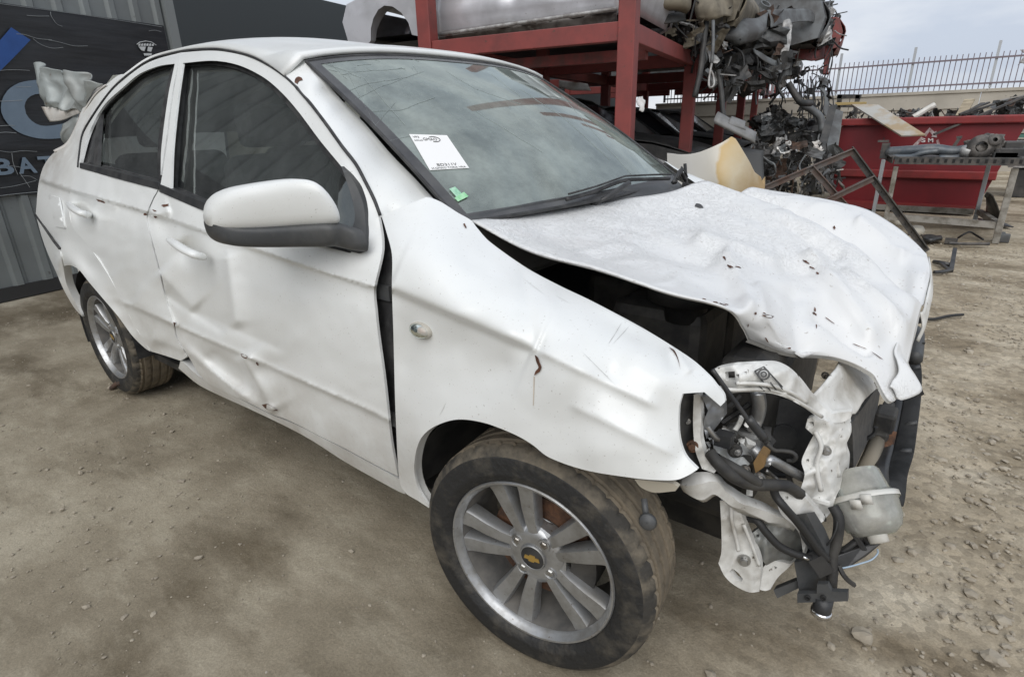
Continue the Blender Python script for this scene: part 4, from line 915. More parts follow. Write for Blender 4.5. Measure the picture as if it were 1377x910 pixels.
# headlamp cavity: torn inner panels
plate('inner_panel', [(917,530),(940,529),(941,560),(942,590),(948,618),(936,628),(922,612),(914,585),(914,550)], -.68, m=grime, dy=[(917,530,-.71),(940,529,-.66),(914,585,-.73),(942,590,-.65),(936,628,-.70)], disp=.008)
plate('lamp_mount', [(933,530),(941,530),(943,560),(942,590),(950,617),(968,628),(960,636),(944,630),(935,605),(932,570)], -.66, dy=[(933,530,-.70),(943,560,-.68),(942,590,-.69),(960,636,-.69),(935,605,-.70)], disp=.01)
plate('torn_fold', [(944,533),(962,532),(973,540),(974,560),(962,575),(950,590),(946,570),(952,552)], -.63, m=grey_car, dy=[(944,533,-.68),(973,540,-.65),(974,560,-.63),(950,590,-.66)], disp=.02, sp=4)
bolt(931, 600, -.70, .014, rust, None, (.2, -1, .3)); bolt(925, 566, -.69, .007, steel)
plate('battery_tray', [(957,585),(975,584),(990,595),(1003,608),(1010,622),(1004,628),(985,625),(970,612),(960,605)], -.58, m=mat('pale_grey_metal', (.42,.43,.42), .4, .3, col2=(.28,.28,.27), nscale=8), dy=[(957,585,-.62),(990,595,-.58),(1010,622,-.58),(970,612,-.63)], disp=.006, holes=[[(977,600),(982,598),(985,603),(981,606)]])
bolt(988, 606, -.612, .017, grime, None, (.1, -1, .25)); bolt(992, 608, -.622, .008, steel)
# fan shroud disc behind
mb = MB(); c = P(1052, 585, y=-.34); mb.lathe([(.001,.02),(.03,.02),(.03,.01),(.088,.008),(.092,.014),(.098,.014),(.098,-.03)], 40, c, (.35, -.9, .2)); fan = mb.build('cooling_fan', black_pl, front, True); autosmooth(fan, 30)
# radiator block, condenser edge
mb = MB(); q_ = [P(1146,568,y=-.36),P(1186,512,y=.10),P(1176,575,y=.16),P(1148,632,y=-.30),]; mb.prism(q_, (-.045, 0, 0)); mb.build('radiator', mat('radiator_core', (.06,.062,.063), .7, .3, col2=(.11,.105,.10), nscale=40), front)
mb = MB(); rtube(mb, [P(1176,625,y=.05),P(1190,600,y=.10),P(1196,578,y=.12)], .018, 8); mb.build('rusty_pipe', rust, front, True)
mb = MB(); mb.box(P(1190,566,y=.14), (.05,.08,.07)); mb.box(P(1180,592,y=.12), (.05,.06,.08)); mb.box(P(1193,553,y=.2), (.03,.05,.05)); bevel(mb.build('hose_clamp_block', grime, front), .008)
mb = MB(); mb.tube([P(1160,640,y=-.1),P(1180,592,y=.1)], .02, 8); mb.build('lower_hose', mat('dusty_hose', (.25,.22,.17), .8), front, True)
# bumper carrier: long curved black bar across the nose, seen end-on
oc = [(1233,478,.62),(1237,505,.50),(1237,540,.36),(1233,580,.22),(1226,618,.08),(1216,650,-.06),(1204,684,-.18)]
oi = [(1221,480,.62),(1222,505,.50),(1219,540,.36),(1212,580,.22),(1203,615,.08),(1192,645,-.06),(1184,664,-.18)]
ii = [(1212,490,.62),(1206,512,.50),(1196,545,.36),(1186,585,.22),(1179,615,.08),(1174,640,-.06),(1172,655,-.18)]
A_ = [P(u,v,y=y) for u,v,y in oc]; B_ = [P(u,v,y=y) for u,v,y in oi]; C_ = [P(u,v,y=y) for u,v,y in ii]
skin = bicubic([A_, [a.lerp(b, .5)+Vector((0,0,.004)) for a, b in zip(A_, B_)], B_], 4, 6)
grid_obj('bumper_absorber', skin, mat('dusty_black_foam', (.02,.021,.022), .9, col2=(.045,.046,.047), nscale=9, spec=.2), front, .02)
grid_obj('bumper_carrier', bicubic([B_, C_], 3, 6), black_pl, front, .03)
for k, t in enumerate((1, 3, 4)):
    a = P(oc[t][0], oc[t][1]-12, y=oc[t][2]); b = P(oi[t][0]-4, oi[t][1], y=oi[t][2]); mb = MB(); mb.tube([a, a.lerp(b, .5)+Vector((.003, 0, .012)), b], .007, 6); mb.build('absorber_rib', dark_pl, front, True)
for gf in ((1226,462,1245,460,1238,474,1224,476,.31),(1232,428,1241,426,1241,434,1232,436,.355),(1236,512,1243,530,1238,533,1232,534,.1)):
    mb = MB(); mb.prism([P(gf[k], gf[k+1], y=gf[8]) for k in (0, 2, 4, 6)], (-.02, .02, -.01)); mb.build('grille_fragment', black_pl, front)
mb = MB(); rtube(mb, [P(1228,445,y=.4),P(1232,452,y=.36),P(1231,470,y=.3),P(1229,482,y=.25)], .022, 8, 5); mb.build('grille_strip', dark_pl, front, True)
# washer reservoir
jar = MB(); axj = (P(1146,637,y=-.345)-P(1176,716,y=-.41)).normalized(); cj = P(1162,674,y=-.38)
jar.lathe([(.001,-.070),(.035,-.068),(.052,-.055),(.060,-.035),(.063,-.005),(.066,.0),(.066,.012),(.060,.014),(.055,.020),(.050,.058),(.046,.064),(.001,.066)], 32, cj, axj)
jr = jar.build('washer_reservoir', jar_glass, front, True); autosmooth(jr, 35)
mb = MB(); mb.lathe([(.069,.0),(.069,.010),(.062,.010)], 32, cj, axj); mb.bar(P(1150,672,y=-.445),P(1153,684,y=-.445),.006,.02); mb.bar(P(1163,665,y=-.445),P(1167,677,y=-.445),.006,.02); mb.box(P(1163,702,y=-.43),(.02,.02,.022)); mb.build('reservoir_flange', white_pl, jr, True)
mb = MB(); mb.lathe([(.001,-.085),(.018,-.083),(.02,-.06)], 16, cj+axj*.0, axj); mb.build('reservoir_spout', white_pl, jr, True)
# black plastic brackets, hanging loom
mb = MB(); mb.prism([P(1066,692,y=-.56),P(1084,690,y=-.56),P(1098,712,y=-.53),P(1114,748,y=-.5),P(1100,754,y=-.5),P(1078,724,y=-.54)], (.01,.03,-.01)); mb.prism([P(1068,756,y=-.53),P(1105,748,y=-.5),P(1120,765,y=-.48),P(1122,790,y=-.47),P(1075,797,y=-.52)], (.0,.05,0)); mb.prism([P(1040,793,y=-.53),P(1072,780,y=-.51),P(1075,790,y=-.51),P(1045,804,y=-.53)], (0,.03,-.01)); mb.build('undertray_bracket', dark_pl, front)
mb = MB(); mb.prism([P(1072,798,y=-.54),P(1098,798,y=-.53),P(1099,785,y=-.53),P(1113,785,y=-.525),P(1118,795,y=-.525),P(1140,796,y=-.52),P(1140,808,y=-.52),P(1072,810,y=-.54)], (0,.012,0)); bk_ = mb.build('lamp_bracket', dark_pl, front)
for u, v in ((1086,803),(1107,803)):
    mb = MB(); mb.lathe([(.0055,-.002),(.0055,.003),(.003,.003),(.003,-.002)], 12, P(u, v, y=-.537), (0,-1,0)); mb.build('grommet', void, bk_, True)
mb = MB(); mb.lathe([(.001,-.03),(.008,-.03),(.010,-.024),(.016,-.022),(.018,-.012),(.018,.02),(.001,.022)], 18, P(1106,814,y=-.52), (0,0,1)); mb.cur = 1; mb.lathe([(.019,-.016),(.021,-.018),(.0205,-.010),(.018,-.008)], 18, P(1106,815,y=-.52), (0,0,1)); mb.lathe([(.001,-.034),(.007,-.033),(.008,-.024)], 12, P(1106,815,y=-.52), (0,0,1)); mb.build('bulb_holder', black_pl, front, True, [black_pl, chrome])
mb = MB(); mb.prism([P(1122,748,y=-.46),P(1160,735,y=-.42),P(1186,725,y=-.40),P(1184,732,y=-.40),P(1165,748,y=-.42),P(1140,764,y=-.45),P(1122,770,y=-.47)], (0,.05,-.01)); mb.bar(P(1132,690,y=-.43),P(1162,738,y=-.41),.02,.012); mb.bar(P(1160,720,y=-.41),P(1124,748,y=-.44),.012,.01); mb.bar(P(1146,694,y=-.42),P(1170,733,y=-.40),.015,.012); bevel(mb.build('lower_grille_support', black_pl, front), .003)
def cable(name, pts, r, m=wire_m, par=None, sub=6): mb = MB(); rtube(mb, [P(u, v, y=y) for u, v, y in pts], r, 7, sub); return mb.build(name, m, par or front, True)
cable('wiring_loom', [(955,608,-.68),(965,622,-.69),(985,640,-.68),(1010,651,-.65),(1035,652,-.62),(1060,654,-.58),(1076,664,-.55)], .0115, grime)
cable('wiring_loom', [(966,618,-.66),(985,628,-.67),(1005,640,-.66),(1020,650,-.64)], .010, grime)
cable('wiring_loom', [(1120,680,-.46),(1128,698,-.47),(1125,728,-.48),(1119,748,-.49),(1119,775,-.5),(1118,790,-.5)], .0105, grime)
cable('wiring_loom', [(1040,655,-.6),(1044,668,-.6),(1055,682,-.6),(1076,706,-.57),(1098,736,-.54),(1112,752,-.52)], .008)
cable('wiring_loom', [(1000,696,-.57),(1018,700,-.58),(1030,715,-.58),(1050,735,-.57),(1080,748,-.55),(1100,752,-.52)], .008)
cable('loose_wire', [(1122,765,-.48),(1140,762,-.47),(1158,757,-.45),(1172,752,-.43),(1180,744,-.42),(1180,738,-.42)], .0018, mat('pale_blue_wire', (.35,.45,.55), .5))
cable('loose_wire', [(1108,735,-.5),(1116,728,-.5),(1124,712,-.49),(1126,700,-.48)], .002)
mb = MB(); mb.bar(P(1094,746,y=-.535),P(1110,768,y=-.52),.02,.03); mb.build('connector_plug', black_pl, front)
mb = MB(); mb.tube([P(1080,748,y=-.56),P(1087,752,y=-.555)], .003, 6); mb.build('wire_end', chrome, front, True)
cable('bonnet_stay', [(958,497,-.66),(985,535,-.64),(1010,570,-.62),(1030,596,-.6)], .0045, black_pl)
cable('stay_grip', [(1006,562,-.624),(1028,590,-.605)], .0085, black_pl); cable('stay_hook', [(1030,596,-.6),(1041,605,-.59),(1052,606,-.585),(1064,608,-.58),(1070,613,-.58),(1067,619,-.58),(1058,619,-.58)], .004, grime)
cable('coolant_pipe', [(1018,525,-.54),(1021,545,-.53),(1018,562,-.52),(1012,576,-.53)], .014, alu); cable('coolant_pipe', [(1030,622,-.56),(1036,618,-.56),(1055,628,-.53),(1080,642,-.48)], .010, alu)
cable('coolant_pipe', [(1012,602,-.57),(1022,612,-.57),(1030,622,-.56)], .011, alu)
cable('brake_pipe', [(1030,632,-.55),(1040,640,-.53),(1052,650,-.52)], .004, steel)
mb = MB(); mb.prism([P(1013,622,y=-.59),P(1021,608,y=-.585),P(1031,613,y=-.58),P(1027,628,y=-.585),P(1016,636,y=-.59)], (0,.03,0)); mb.build('brown_clip', mat('brown_plastic', (.20,.12,.045), .6), front)
mb = MB(); mb.box(P(1000,590,y=-.52), (.07,.05,.06)); mb.box(P(1003,578,y=-.5), (.05,.05,.05)); bevel(mb.build('thermostat_housing', mat('cast_aluminium', (.30,.30,.30), .5, .6, col2=(.18,.18,.17), nscale=20), front), .01)
bolt(1002, 632, -.62, .012, steel); bolt(1021, 644, -.62, .014, steel, None, (.3,-1,.1)); bolt(1110, 505, -.25, .01)
cable('wiring_loom', [(945,560,-.66),(952,575,-.66),(962,588,-.65),(975,592,-.63)], .006, steel); mb = MB(); mb.box(P(974,590,y=-.635),(.03,.025,.025)); mb.build('connector_plug', black_pl, front)
mb = MB(); mb.box((.18, -.30, .40), (.30, .34, .20)); mb.box((.10, .15, .42), (.4, .6, .3)); mb.box((.30, -.42, .60), (.10, .2, .25)); bevel(mb.build('dark_ancillaries', grime, front), .03)
# near-side wheel-arch leftovers below the wing tip
plate('wing_stay', [(853,644),(905,650),(912,655),(908,660),(880,662),(862,655)], -.80, m=mat('cream_primer', (.50,.46,.38), .6), dy=[(853,644,-.80),(912,655,-.79),(880,662,-.79)], fl=.01)
mb = MB(); mb.lathe([(.001,.006),(.013,.005),(.016,.0),(.001,-.003)], 16, P(871,701,y=-.84), (.2,-1,.3)); mb.tube([P(866,670,y=-.82),P(869,695,y=-.835)], .006, 6); mb.build('liner_clip', dark_pl, car, True)

# ------------------------------------------------------------------ door gap hinges
for v0 in (392, 560):
    mb = MB(); mb.box(S(518+ (v0-392)*.05, v0, .03), (.05, .02, .035)); mb.build('door_hinge', dark_pl, car)

# ------------------------------------------------------------------ cabin
mb = MB(); mb.box((-.50, 0, .86), (.42, 1.24, .18), Matrix.Rotation(math.radians(-8), 3, 'Y')); mb.box((-.66, .36, .93), (.16, .34, .10)); d_ = mb.build('dashboard', trim_m, car); bevel(d_, .04, 3)
mb = MB(); v_ = [Vector((-.84+.05*math.sin(a), .36+.185*math.cos(a), .90+.17*math.sin(a))) for a in np.linspace(0, 2*math.pi, 25)]; mb.tube(v_, .015, 8); mb.bar((-.83,.18,.9),(-.83,.54,.9),.03,.04); mb.build('steering_wheel', black_pl, car, True)
def seat(x, y, w):
    s = empty('seat', (x, y, .3), car)
    mb = MB(); mb.box((x, y, .46), (.5, w, .16)); bevel(mb.build('cushion', seat_m, s), .05, 3)
    mb = MB(); mb.box((x-.30, y, .80), (.14, w*.96, .62), Matrix.Rotation(math.radians(-14), 3, 'Y'), .85); bevel(mb.build('backrest', seat_m, s), .05, 3)
    mb = MB(); mb.box((x-.39, y, 1.20), (.08, .24, .15)); bevel(mb.build('headrest', seat_m, s), .03, 3)
seat(-1.15, -.36, .5); seat(-1.15, .36, .5); seat(-2.05, -.36, .6); seat(-2.05, .36, .6)
Hd = [[(p[0]-.0, p[1]*.97, p[2]-.035) for p in r] for r in G]; grid_obj('headliner', Hd, head_m, car)
mb = MB(); mb.box((-1.02, 0, 1.27), (.03, .22, .065)); bevel(mb.build('rear_view_mirror', black_pl, wscreen), .012)
# rear glass, boot
RG = []
for i in range(9):
    s = i/8; RG.append([(-2.50-.55*s+.0*t, t*(.50+.08*s), 1.43-.40*s*s**.2+.03*(1-t*t)*(1-s)) for t in np.linspace(-1, 1, 11)])
grid_obj('rear_window', RG, tint_glass, car)
mb = MB(); mb.box((-3.38, 0, .62), (.06, 1.2, .70)); mb.box((-3.1, 0, .36), (.6, 1.1, .03)); mb.build('boot_shell', paint_dirt, car)
# crumpled boot lid pushed up behind the C-pillar
BL = [[(52,88,-.575),(80,93,-.57),(108,97,-.565),(122,107,-.56),(142,113,-.545)],[(60,108,-.585),(80,112,-.58),(100,118,-.572),(118,128,-.562),(136,122,-.548)],[(68,134,-.59),(84,132,-.588),(100,136,-.575),(114,138,-.565),(130,134,-.55)],[(68,145,-.59),(86,146,-.585),(101,147,-.578),(113,150,-.568),(124,150,-.555)]]
bg_ = bicubic([[P(u, v, y=y) for u, v, y in r] for r in BL], 12, 12)
for i in range(bg_.shape[0]):
    for j in range(bg_.shape[1]):
        p = bg_[i, j]; bg_[i, j, 1] += .10*abs(nse(p, 4.5, 4))-.04+.05*abs(nse(p, 9, 9)); bg_[i, j, 2] += .02*nse(p, 12, 2)
boot = grid_obj('boot_lid', bg_, mat('grey_white_crumpled', (.34,.37,.365), .4, .25, col2=(.24,.24,.225), nscale=6, lo=.42, hi=.7, speck=(.2,.15,.12), speck_s=30, speck_t=.7), car, .004)
L2 = [[(57,144,-.595),(80,144,-.59),(100,144,-.58),(112,143,-.57)],[(62,154,-.60),(82,153,-.597),(98,150,-.585),(110,148,-.575)],[(68,164,-.598),(84,162,-.592),(98,156,-.582),(108,152,-.575)]]
grid_obj('boot_lip', bicubic([[P(u, v, y=y) for u, v, y in r] for r in L2], 5, 6), paint_dirt, boot, .004)
L3 = [[(104,150,-.56),(108,158,-.56),(107,172,-.57),(102,186,-.58)],[(94,160,-.585),(95,168,-.59),(95,176,-.59),(96,190,-.59)],[(85,168,-.60),(86,178,-.61),(87,187,-.61),(90,196,-.60)]]
bg_ = bicubic([[P(u, v, y=y) for u, v, y in r] for r in L3], 5, 5)
for i in range(bg_.shape[0]):
    for j in range(bg_.shape[1]): bg_[i, j, 1] += .03*nse(bg_[i, j], 12, 4)
grid_obj('boot_hinge_fold', bg_, boot.data.materials[0], boot, .004)
dz = [[(144,114,-.56),(128,128,-.575),(114,150,-.60),(106,168,-.62),(92,194,-.66),(74,205,-.70)],[(133,118,-.53),(118,132,-.545),(110,148,-.57),(103,168,-.60),(90,192,-.64),(72,203,-.67)]]
grid_obj('pillar_fold', bicubic([[P(u, v, y=y) for u, v, y in r] for r in dz], 3, 6), paint_dirt, quarter, .003)

# ------------------------------------------------------------------ cowl, wipers, screen stickers, cracks
cw = bicubic([[P(632,296,y=-.63),P(700,289,y=-.44),P(770,277,y=-.22),P(840,266,y=.0),P(900,256,y=.25),P(922,248,y=.5)],[ws_at(.02,-.98,.004),ws_at(.03,-.66,.006),ws_at(.03,-.33,.006),ws_at(.03,0,.006),ws_at(.03,.4,.006),ws_at(.02,.8,.006)]], 3, 8)
cw[:, :, 2] -= .012*(1-np.linspace(0, 1, cw.shape[0]))[:, None]
grid_obj('scuttle_panel', cw, dark_pl, car, .004)
def wiper(arm, blade):
    w = empty('wiper', arm[0], car); mb = MB(); rtube(mb, arm, .008, 6); mb.build('arm', black_pl, w, True)
    mb = MB(); rtube(mb, blade, .006, 6); mb.tube([p+Vector((.006, 0, .014)) for p in blade], .003, 5); mb.build('blade', rubber, w, True)
wiper([P(790,278,y=-.15), P(815,266,y=-.12), P(836,252,y=-.06), P(846,246,y=-.02)], [P(762,268,y=-.30), P(800,257,y=-.16), P(838,243,y=.02), P(872,241,y=.16), P(900,240,y=.28)])
wiper([P(905,246,y=.34), P(913,234,y=.38), P(917,228,y=.40)], [P(908,246,y=.35), P(914,230,y=.40), P(922,243,y=.46)])
mb = MB(); mb.bar(P(923,246,y=.50), P(921,220,y=.50), .012, .008); mb.bar(P(918,248,y=.5), P(935,250,y=.5), .012, .012); mb.build('hinge_stub', black_pl, car)
ws_bvh = BVHTree.FromPolygons([tuple(v) for v in WG.reshape(-1, 3)], [tuple(p.vertices) for p in wscreen.data.polygons])
def onws(u, v, off=.003):
    d = Vector(rays(u, v)).normalized(); h = ws_bvh.ray_cast(Vector(CAM), d); return (h[0]-d*off) if h[0] else None
def wsquad(name, q_, m, par, off=.003, n=4):
    q_ = [np.array(k, float) for k in q_]; g = []
    for i in range(n+1):
        a, b = q_[0]+(q_[3]-q_[0])*i/n, q_[1]+(q_[2]-q_[1])*i/n; g.append([tuple(onws(*(a+(b-a)*j/n), off)) for j in range(n+1)])
    return grid_obj(name, g, m, par)
ST = [(550,180.5),(601,182),(631,226),(578,229)]
stick = wsquad('paper_label', ST, paper, wscreen)
def stp(a, b):   # a across 0..1, b down 0..1
    q_ = [np.array(k) for k in ST]; return q_[0]*(1-a)*(1-b)+q_[1]*a*(1-b)+q_[2]*a*b+q_[3]*(1-a)*b
def text_on(txt, a0, b0, h, wd, par, m=ink):
    cu = bpy.data.curves.new('lettering', 'FONT'); cu.body = txt; cu.resolution_u = 2; o = bpy.data.objects.new('lettering', cu); COL.objects.link(o)
    dg = bpy.context.evaluated_depsgraph_get(); me = bpy.data.meshes.new_from_object(o.evaluated_get(dg)); bpy.data.objects.remove(o)
    c = np.array([v.co[:] for v in me.vertices]); lo, hi = c.min(0), c.max(0); k = []
    for v in me.vertices:
        a = a0+wd*(v.co.x-lo[0])/(hi[0]-lo[0]); b = b0-h*(v.co.y-lo[1])/(hi[1]-lo[1]); k.append(onws(*stp(a, b), .0045))
    for v, p in zip(me.vertices, k): v.co = p
    me.materials.clear(); me.materials.append(m); me.name = 'lettering'
    ob = link(bpy.data.objects.new('lettering', me), par); return ob
text_on('BD311V', .26, .90, .075, .50, stick); text_on('H.GMAO TORA VRA', .08, .975, .05, .86, stick)
text_on('VP3', .06, .10, .055, .16, stick); text_on('GMAO', .30, .17, .08, .36, stick); text_on('soluti', .05, .185, .05, .22, stick)
mb = MB(); mb.tube([onws(*stp(.58+.16*math.cos(t), .13+.075*math.sin(t)), .0045) for t in np.linspace(-2.2, 1.9, 16)], .0009, 5); mb.build('logo_swoosh', ink, stick)
gst = wsquad('green_label', [(604,254),(612,251),(622,261),(614,265)], mat('pale_green_sticker', (.45,.68,.52), .5, col2=(.25,.5,.34), nscale=60), wscreen, .006)
wsquad('green_label', [(611,266),(624,258),(630,264),(616,271)], green, wscreen, .0065)
# cracks: hair-thin lines lying in the glass
def crackline(pts, r=.0005):
    o = []
    for a_, b_ in zip(pts[:-1], pts[1:]):
        n = max(2, int(math.hypot(b_[0]-a_[0], b_[1]-a_[1])/8))
        o += [(a_[0]+(b_[0]-a_[0])*k/n+random.uniform(-.5, .5), a_[1]+(b_[1]-a_[1])*k/n+random.uniform(-.5, .5)) for k in range(n)]
    p = [onws(u, v, .002) for u, v in o+[pts[-1]]]; p = [k for k in p if k is not None]
    if len(p) > 2: mb = MB(); mb.tube(p, r, 4); mb.build('crack', crack_m, wscreen)
random.seed(11)
for c in ([(455,128),(490,113),(548,104)],[(466,140),(508,118),(570,96)],[(488,150),(540,148),(585,131)],[(468,98),(500,160),(512,182)],[(490,105),(520,140),(545,168)],[(500,174),(532,137)],[(515,192),(556,181)],[(430,84),(470,97),(545,92)],[(436,76),(466,106)],[(755,128),(800,180),(850,235)],[(700,120),(760,160),(820,215)],[(640,150),(730,205)],[(660,100),(700,130)],[(600,96),(640,120),(700,140)]): crackline(c)
for k in range(18):   # crazed top corner
    u, v = random.uniform(428, 560), random.uniform(77, 100); a = random.uniform(0, 3.1); l = random.uniform(6, 20)
    crackline([(u, v), (u+l*math.cos(a), v+l*math.sin(a)*.5)], .0006)
# ================================================================== the yard
DA = Vector((-.187, .982, 0)); DB = Vector((.982, .187, 0)); W0 = Vector((-5.19, -.48, 0))
def wl(a, z, off=0.0): return W0+DA*a+DB*off+Vector((0, 0, z))
def wpx(u, v, off=0.0): p = PP(u, v, W0+DB*off, DB); return p
# ------------------------------------------------------------------ shed: cladding, doorway, dark inside
shed = empty('metal_shed', wl(0, 0)); tag(shed, 'grey ribbed metal shed with dark open doorway behind the sedan', 'shed')
def clad_sheet(a0, n, z0, z1, m=clad, pitch=.205):
    prof = []
    for k in range(n):
        b = a0+k*pitch; prof += [(b, 0), (b+pitch*.50, 0), (b+pitch*.60, .028), (b+pitch*.82, .028), (b+pitch*.92, 0)]
    prof.append((a0+n*pitch+.004, 0)); v = [wl(a, z0, o) for a, o in prof]+[wl(a, z1, o) for a, o in prof]; k = len(prof)
    return mesh_obj('cladding_sheet', v, [(i, i+1, k+i+1, k+i) for i in range(k-1)], m, shed, False)
for j in range(-9, 2): clad_sheet(.805+.82*(j-1)+.003*(j % 2), 4, .1, 3.6)
mb = MB(); mb.box(wl(-3.0, .05), (.05, 9.4, .10), Matrix((DB, DA, Vector((0, 0, 1)))).transposed()); mb.build('base_skirt', mat('tar_strip', (.03,.03,.03), .8), shed)
mb = MB(); mb.box(wl(1.66, 1.8, .01), (.10, .09, 3.6), Matrix((DB, DA, Vector((0, 0, 1)))).transposed()); mb.build('door_post', mat('post_grey', (.20,.215,.215), .5), shed)
RM = Matrix((DB, DA, Vector((0, 0, 1)))).transposed()
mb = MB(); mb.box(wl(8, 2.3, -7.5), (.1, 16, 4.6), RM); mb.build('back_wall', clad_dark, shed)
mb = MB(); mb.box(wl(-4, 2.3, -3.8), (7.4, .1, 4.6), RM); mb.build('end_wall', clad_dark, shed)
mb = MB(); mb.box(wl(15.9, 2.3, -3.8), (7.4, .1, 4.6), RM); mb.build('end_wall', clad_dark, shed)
mb = MB(); mb.box(wl(5.5, 4.65, -1.0), (2.2, 21.5, .1), RM); mb.build('roof', clad_dark, shed)  # unseen roof, cut to a narrow strip so skylight reaches the lining
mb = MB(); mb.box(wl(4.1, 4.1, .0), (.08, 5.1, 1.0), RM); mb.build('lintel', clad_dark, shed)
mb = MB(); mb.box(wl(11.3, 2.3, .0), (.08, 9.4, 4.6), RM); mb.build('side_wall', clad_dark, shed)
for k in range(3): mb = MB(); mb.bar(wl(2.0+k*1.7, 3.5, -6.8), wl(2.2+k*1.7, 3.9, -.6), .12, .2); mb.build('roof_beam', wreck_grey, shed)
# banner
ban = empty('black_banner', wl(0, .78, .04)); tag(ban, 'black vinyl banner with blue stripe and grey letters on the shed wall', 'banner')
NB = (40, 22); BG = []
for j in range(NB[1]+1):
    r = []
    for i in range(NB[0]+1):
        a = -3.2+4.785*i/NB[0]; z = .778+1.325*j/NB[1]; o = .036+.010*noise.noise(Vector((a*2.2, z*6, 1)))+.006*noise.noise(Vector((a*1.1, z*16, 5)))
        r.append(tuple(wl(a, z-(.01 if j == 0 else 0)*(i % 3), o)))
    BG.append(r)
grid_obj('sheet', BG, banner_m, ban)
def onban(px, m, name, off=.052, smooth_=True):
    L_ = smooth_loop(px, 5, 50) if smooth_ else np.array(px, float); mb = MB(); mb.prism([wpx(u, v, off) for u, v in L_][::-1], DB*.003)
    v, f = tri_region(px, 7, (), 50) if smooth_ else (None, None)
    if v is not None: return mesh_obj(name, [wpx(u, w, off) for u, w in v], [tuple(int(k) for k in t)[::-1] for t in f], m, ban, False)
    return mb.build(name, m, ban)
onban([(15,37),(41,54),(20,76),(0,96),(-30,128),(-30,88),(-5,60)], ban_blue, 'blue_stripe')
onban([(96,120),(82,112),(65,108),(45,108),(25,112),(10,122),(2,137),(2,152),(10,166),(25,178),(45,185),(65,187),(90,185),(100,182),(96,164),(70,169),(55,169),(43,163),(35,153),(33,143),(37,133),(47,127),(62,127),(74,132),(84,141)], ban_grey, 'letter')
def wall_text(txt, a0, z0, h, w, m, bold=.03):
    for k, ch in enumerate(txt):
        cu = bpy.data.curves.new('letter', 'FONT'); cu.body = ch; cu.offset = bold; cu.resolution_u = 3; o = bpy.data.objects.new('letter', cu); COL.objects.link(o)
        dg = bpy.context.evaluated_depsgraph_get(); me = bpy.data.meshes.new_from_object(o.evaluated_get(dg)); bpy.data.objects.remove(o)
        c = np.array([v.co[:] for v in me.vertices]); lo, hi = c.min(0), c.max(0)
        for v in me.vertices: v.co = wl(a0+k*w*1.10+w*.92*(v.co.x-lo[0])/(hi[0]-lo[0]), z0+h*(v.co.y-lo[1])/(hi[1]-lo[1]), .052)
        me.materials.clear(); me.materials.append(m); link(bpy.data.objects.new('letter', me), ban)
wall_text('BAT', -.015, .925, .118, .135, ban_grey)
for k in range(6): onban([(186+k*3.6, 59-abs(k-2.5)*-.5),(188.5+k*3.6, 58.6),(188.5+k*3.6, 62),(186+k*3.6, 62)], ban_white, 'emblem_mark', smooth_=False)
onban([(186,63),(196,63),(194,69),(190,68)], ban_white, 'emblem_mark', smooth_=False); onban([(199,63),(205,64),(203,70),(198,69)], ban_white, 'emblem_mark', smooth_=False); onban([(193,72),(204,72),(203,75),(194,75)], ban_white, 'emblem_mark', smooth_=False)
mb = MB(); mb.tube([wpx(u, v, .05) for u, v in ((184,60),(188,57),(196,55.5),(204,57),(210,61))], .003, 5); mb.build('emblem_arc', ban_white, ban)
def streak(pts, r=.0035):
    r *= .55; mb = MB(); mb.tube([wpx(u, v, .052) for u, v in spline(pts, 4)], r, 5); mb.build('tear_line', ban_line, ban)
for s_ in ([(-5,136.5),(12,136),(30,135)],[(22,117),(30,117),(42,117)],[(-5,170),(8,169),(20,169)],[(-5,179),(8,178),(22,179)],[(22,46),(34,47),(50,52),(70,54)],[(65,54),(80,57),(100,62),(118,62)],[(44,52),(55,60),(70,65),(85,64)],[(68,16),(69,22),(76,32),(84,36)],[(36,21),(50,22),(66,22)],[(200,42),(208,41),(217,43)],[(0,203),(14,205),(30,203),(50,204)],[(16,206),(18,220),(24,235)],[(0,253),(20,250),(48,243)],[(26,232),(34,243),(40,252)],[(0,95),(18,94),(40,95)],[(28,237),(40,237),(50,242)],[(10,223),(22,224),(30,226)],[(-5,264),(20,261),(50,258)],[(-2,5),(110,20),(218,36.5)]): streak(s_, .0028 if s_[0][0] > -3 else .004)

# ------------------------------------------------------------------ red storage rack
P0 = PD(840, 170, 5.0); P0.z = 0
def rk(b, a, z=0.0): return P0+DB*b+DA*a+Vector((0, 0, z))
rack = empty('storage_rack', rk(-2, 0)); tag(rack, 'tall red steel storage rack holding wrecked cars', 'rack')
BAYS = [0, 2.75, 5.5, 8.2, 10.9, 13.6, 16.3]
for k, a in enumerate(BAYS):
    for b in (0, -2.0, -3.8):
        if (k > 3 and b) or (b < -3 and k == 0): continue
        mb = MB(); w_ = .145 if b > -3 else .12; mb.box(rk(b, a, 2.4), (w_, w_, 4.8 if b > -3 or k else 4.2), RM); bevel(mb.build('post', red, rack), .008)
for k in range(len(BAYS)-1):
    for b in (0, -2.0):
        if b and k > 2: continue
        mb = MB(); mb.box(rk(b, (BAYS[k]+BAYS[k+1])/2, 1.885), (.10, BAYS[k+1]-BAYS[k]-.147, .145), RM); bevel(mb.build('beam', red, rack), .006)
for k, a in enumerate(BAYS[:5]):
    for c, l in ((-1.0, 1.853), (-2.9, 1.65))[:2 if k else 1]:
        mb = MB(); mb.box(rk(c, a, 1.885 if k else 1.89), (l, .10, .145), RM); bevel(mb.build('cross_beam', red, rack), .006)
mb = MB(); mb.box(rk(-1.0, .9, 1.80), (1.85, .10, .10), RM); mb.build('cross_beam', red_dark, rack)

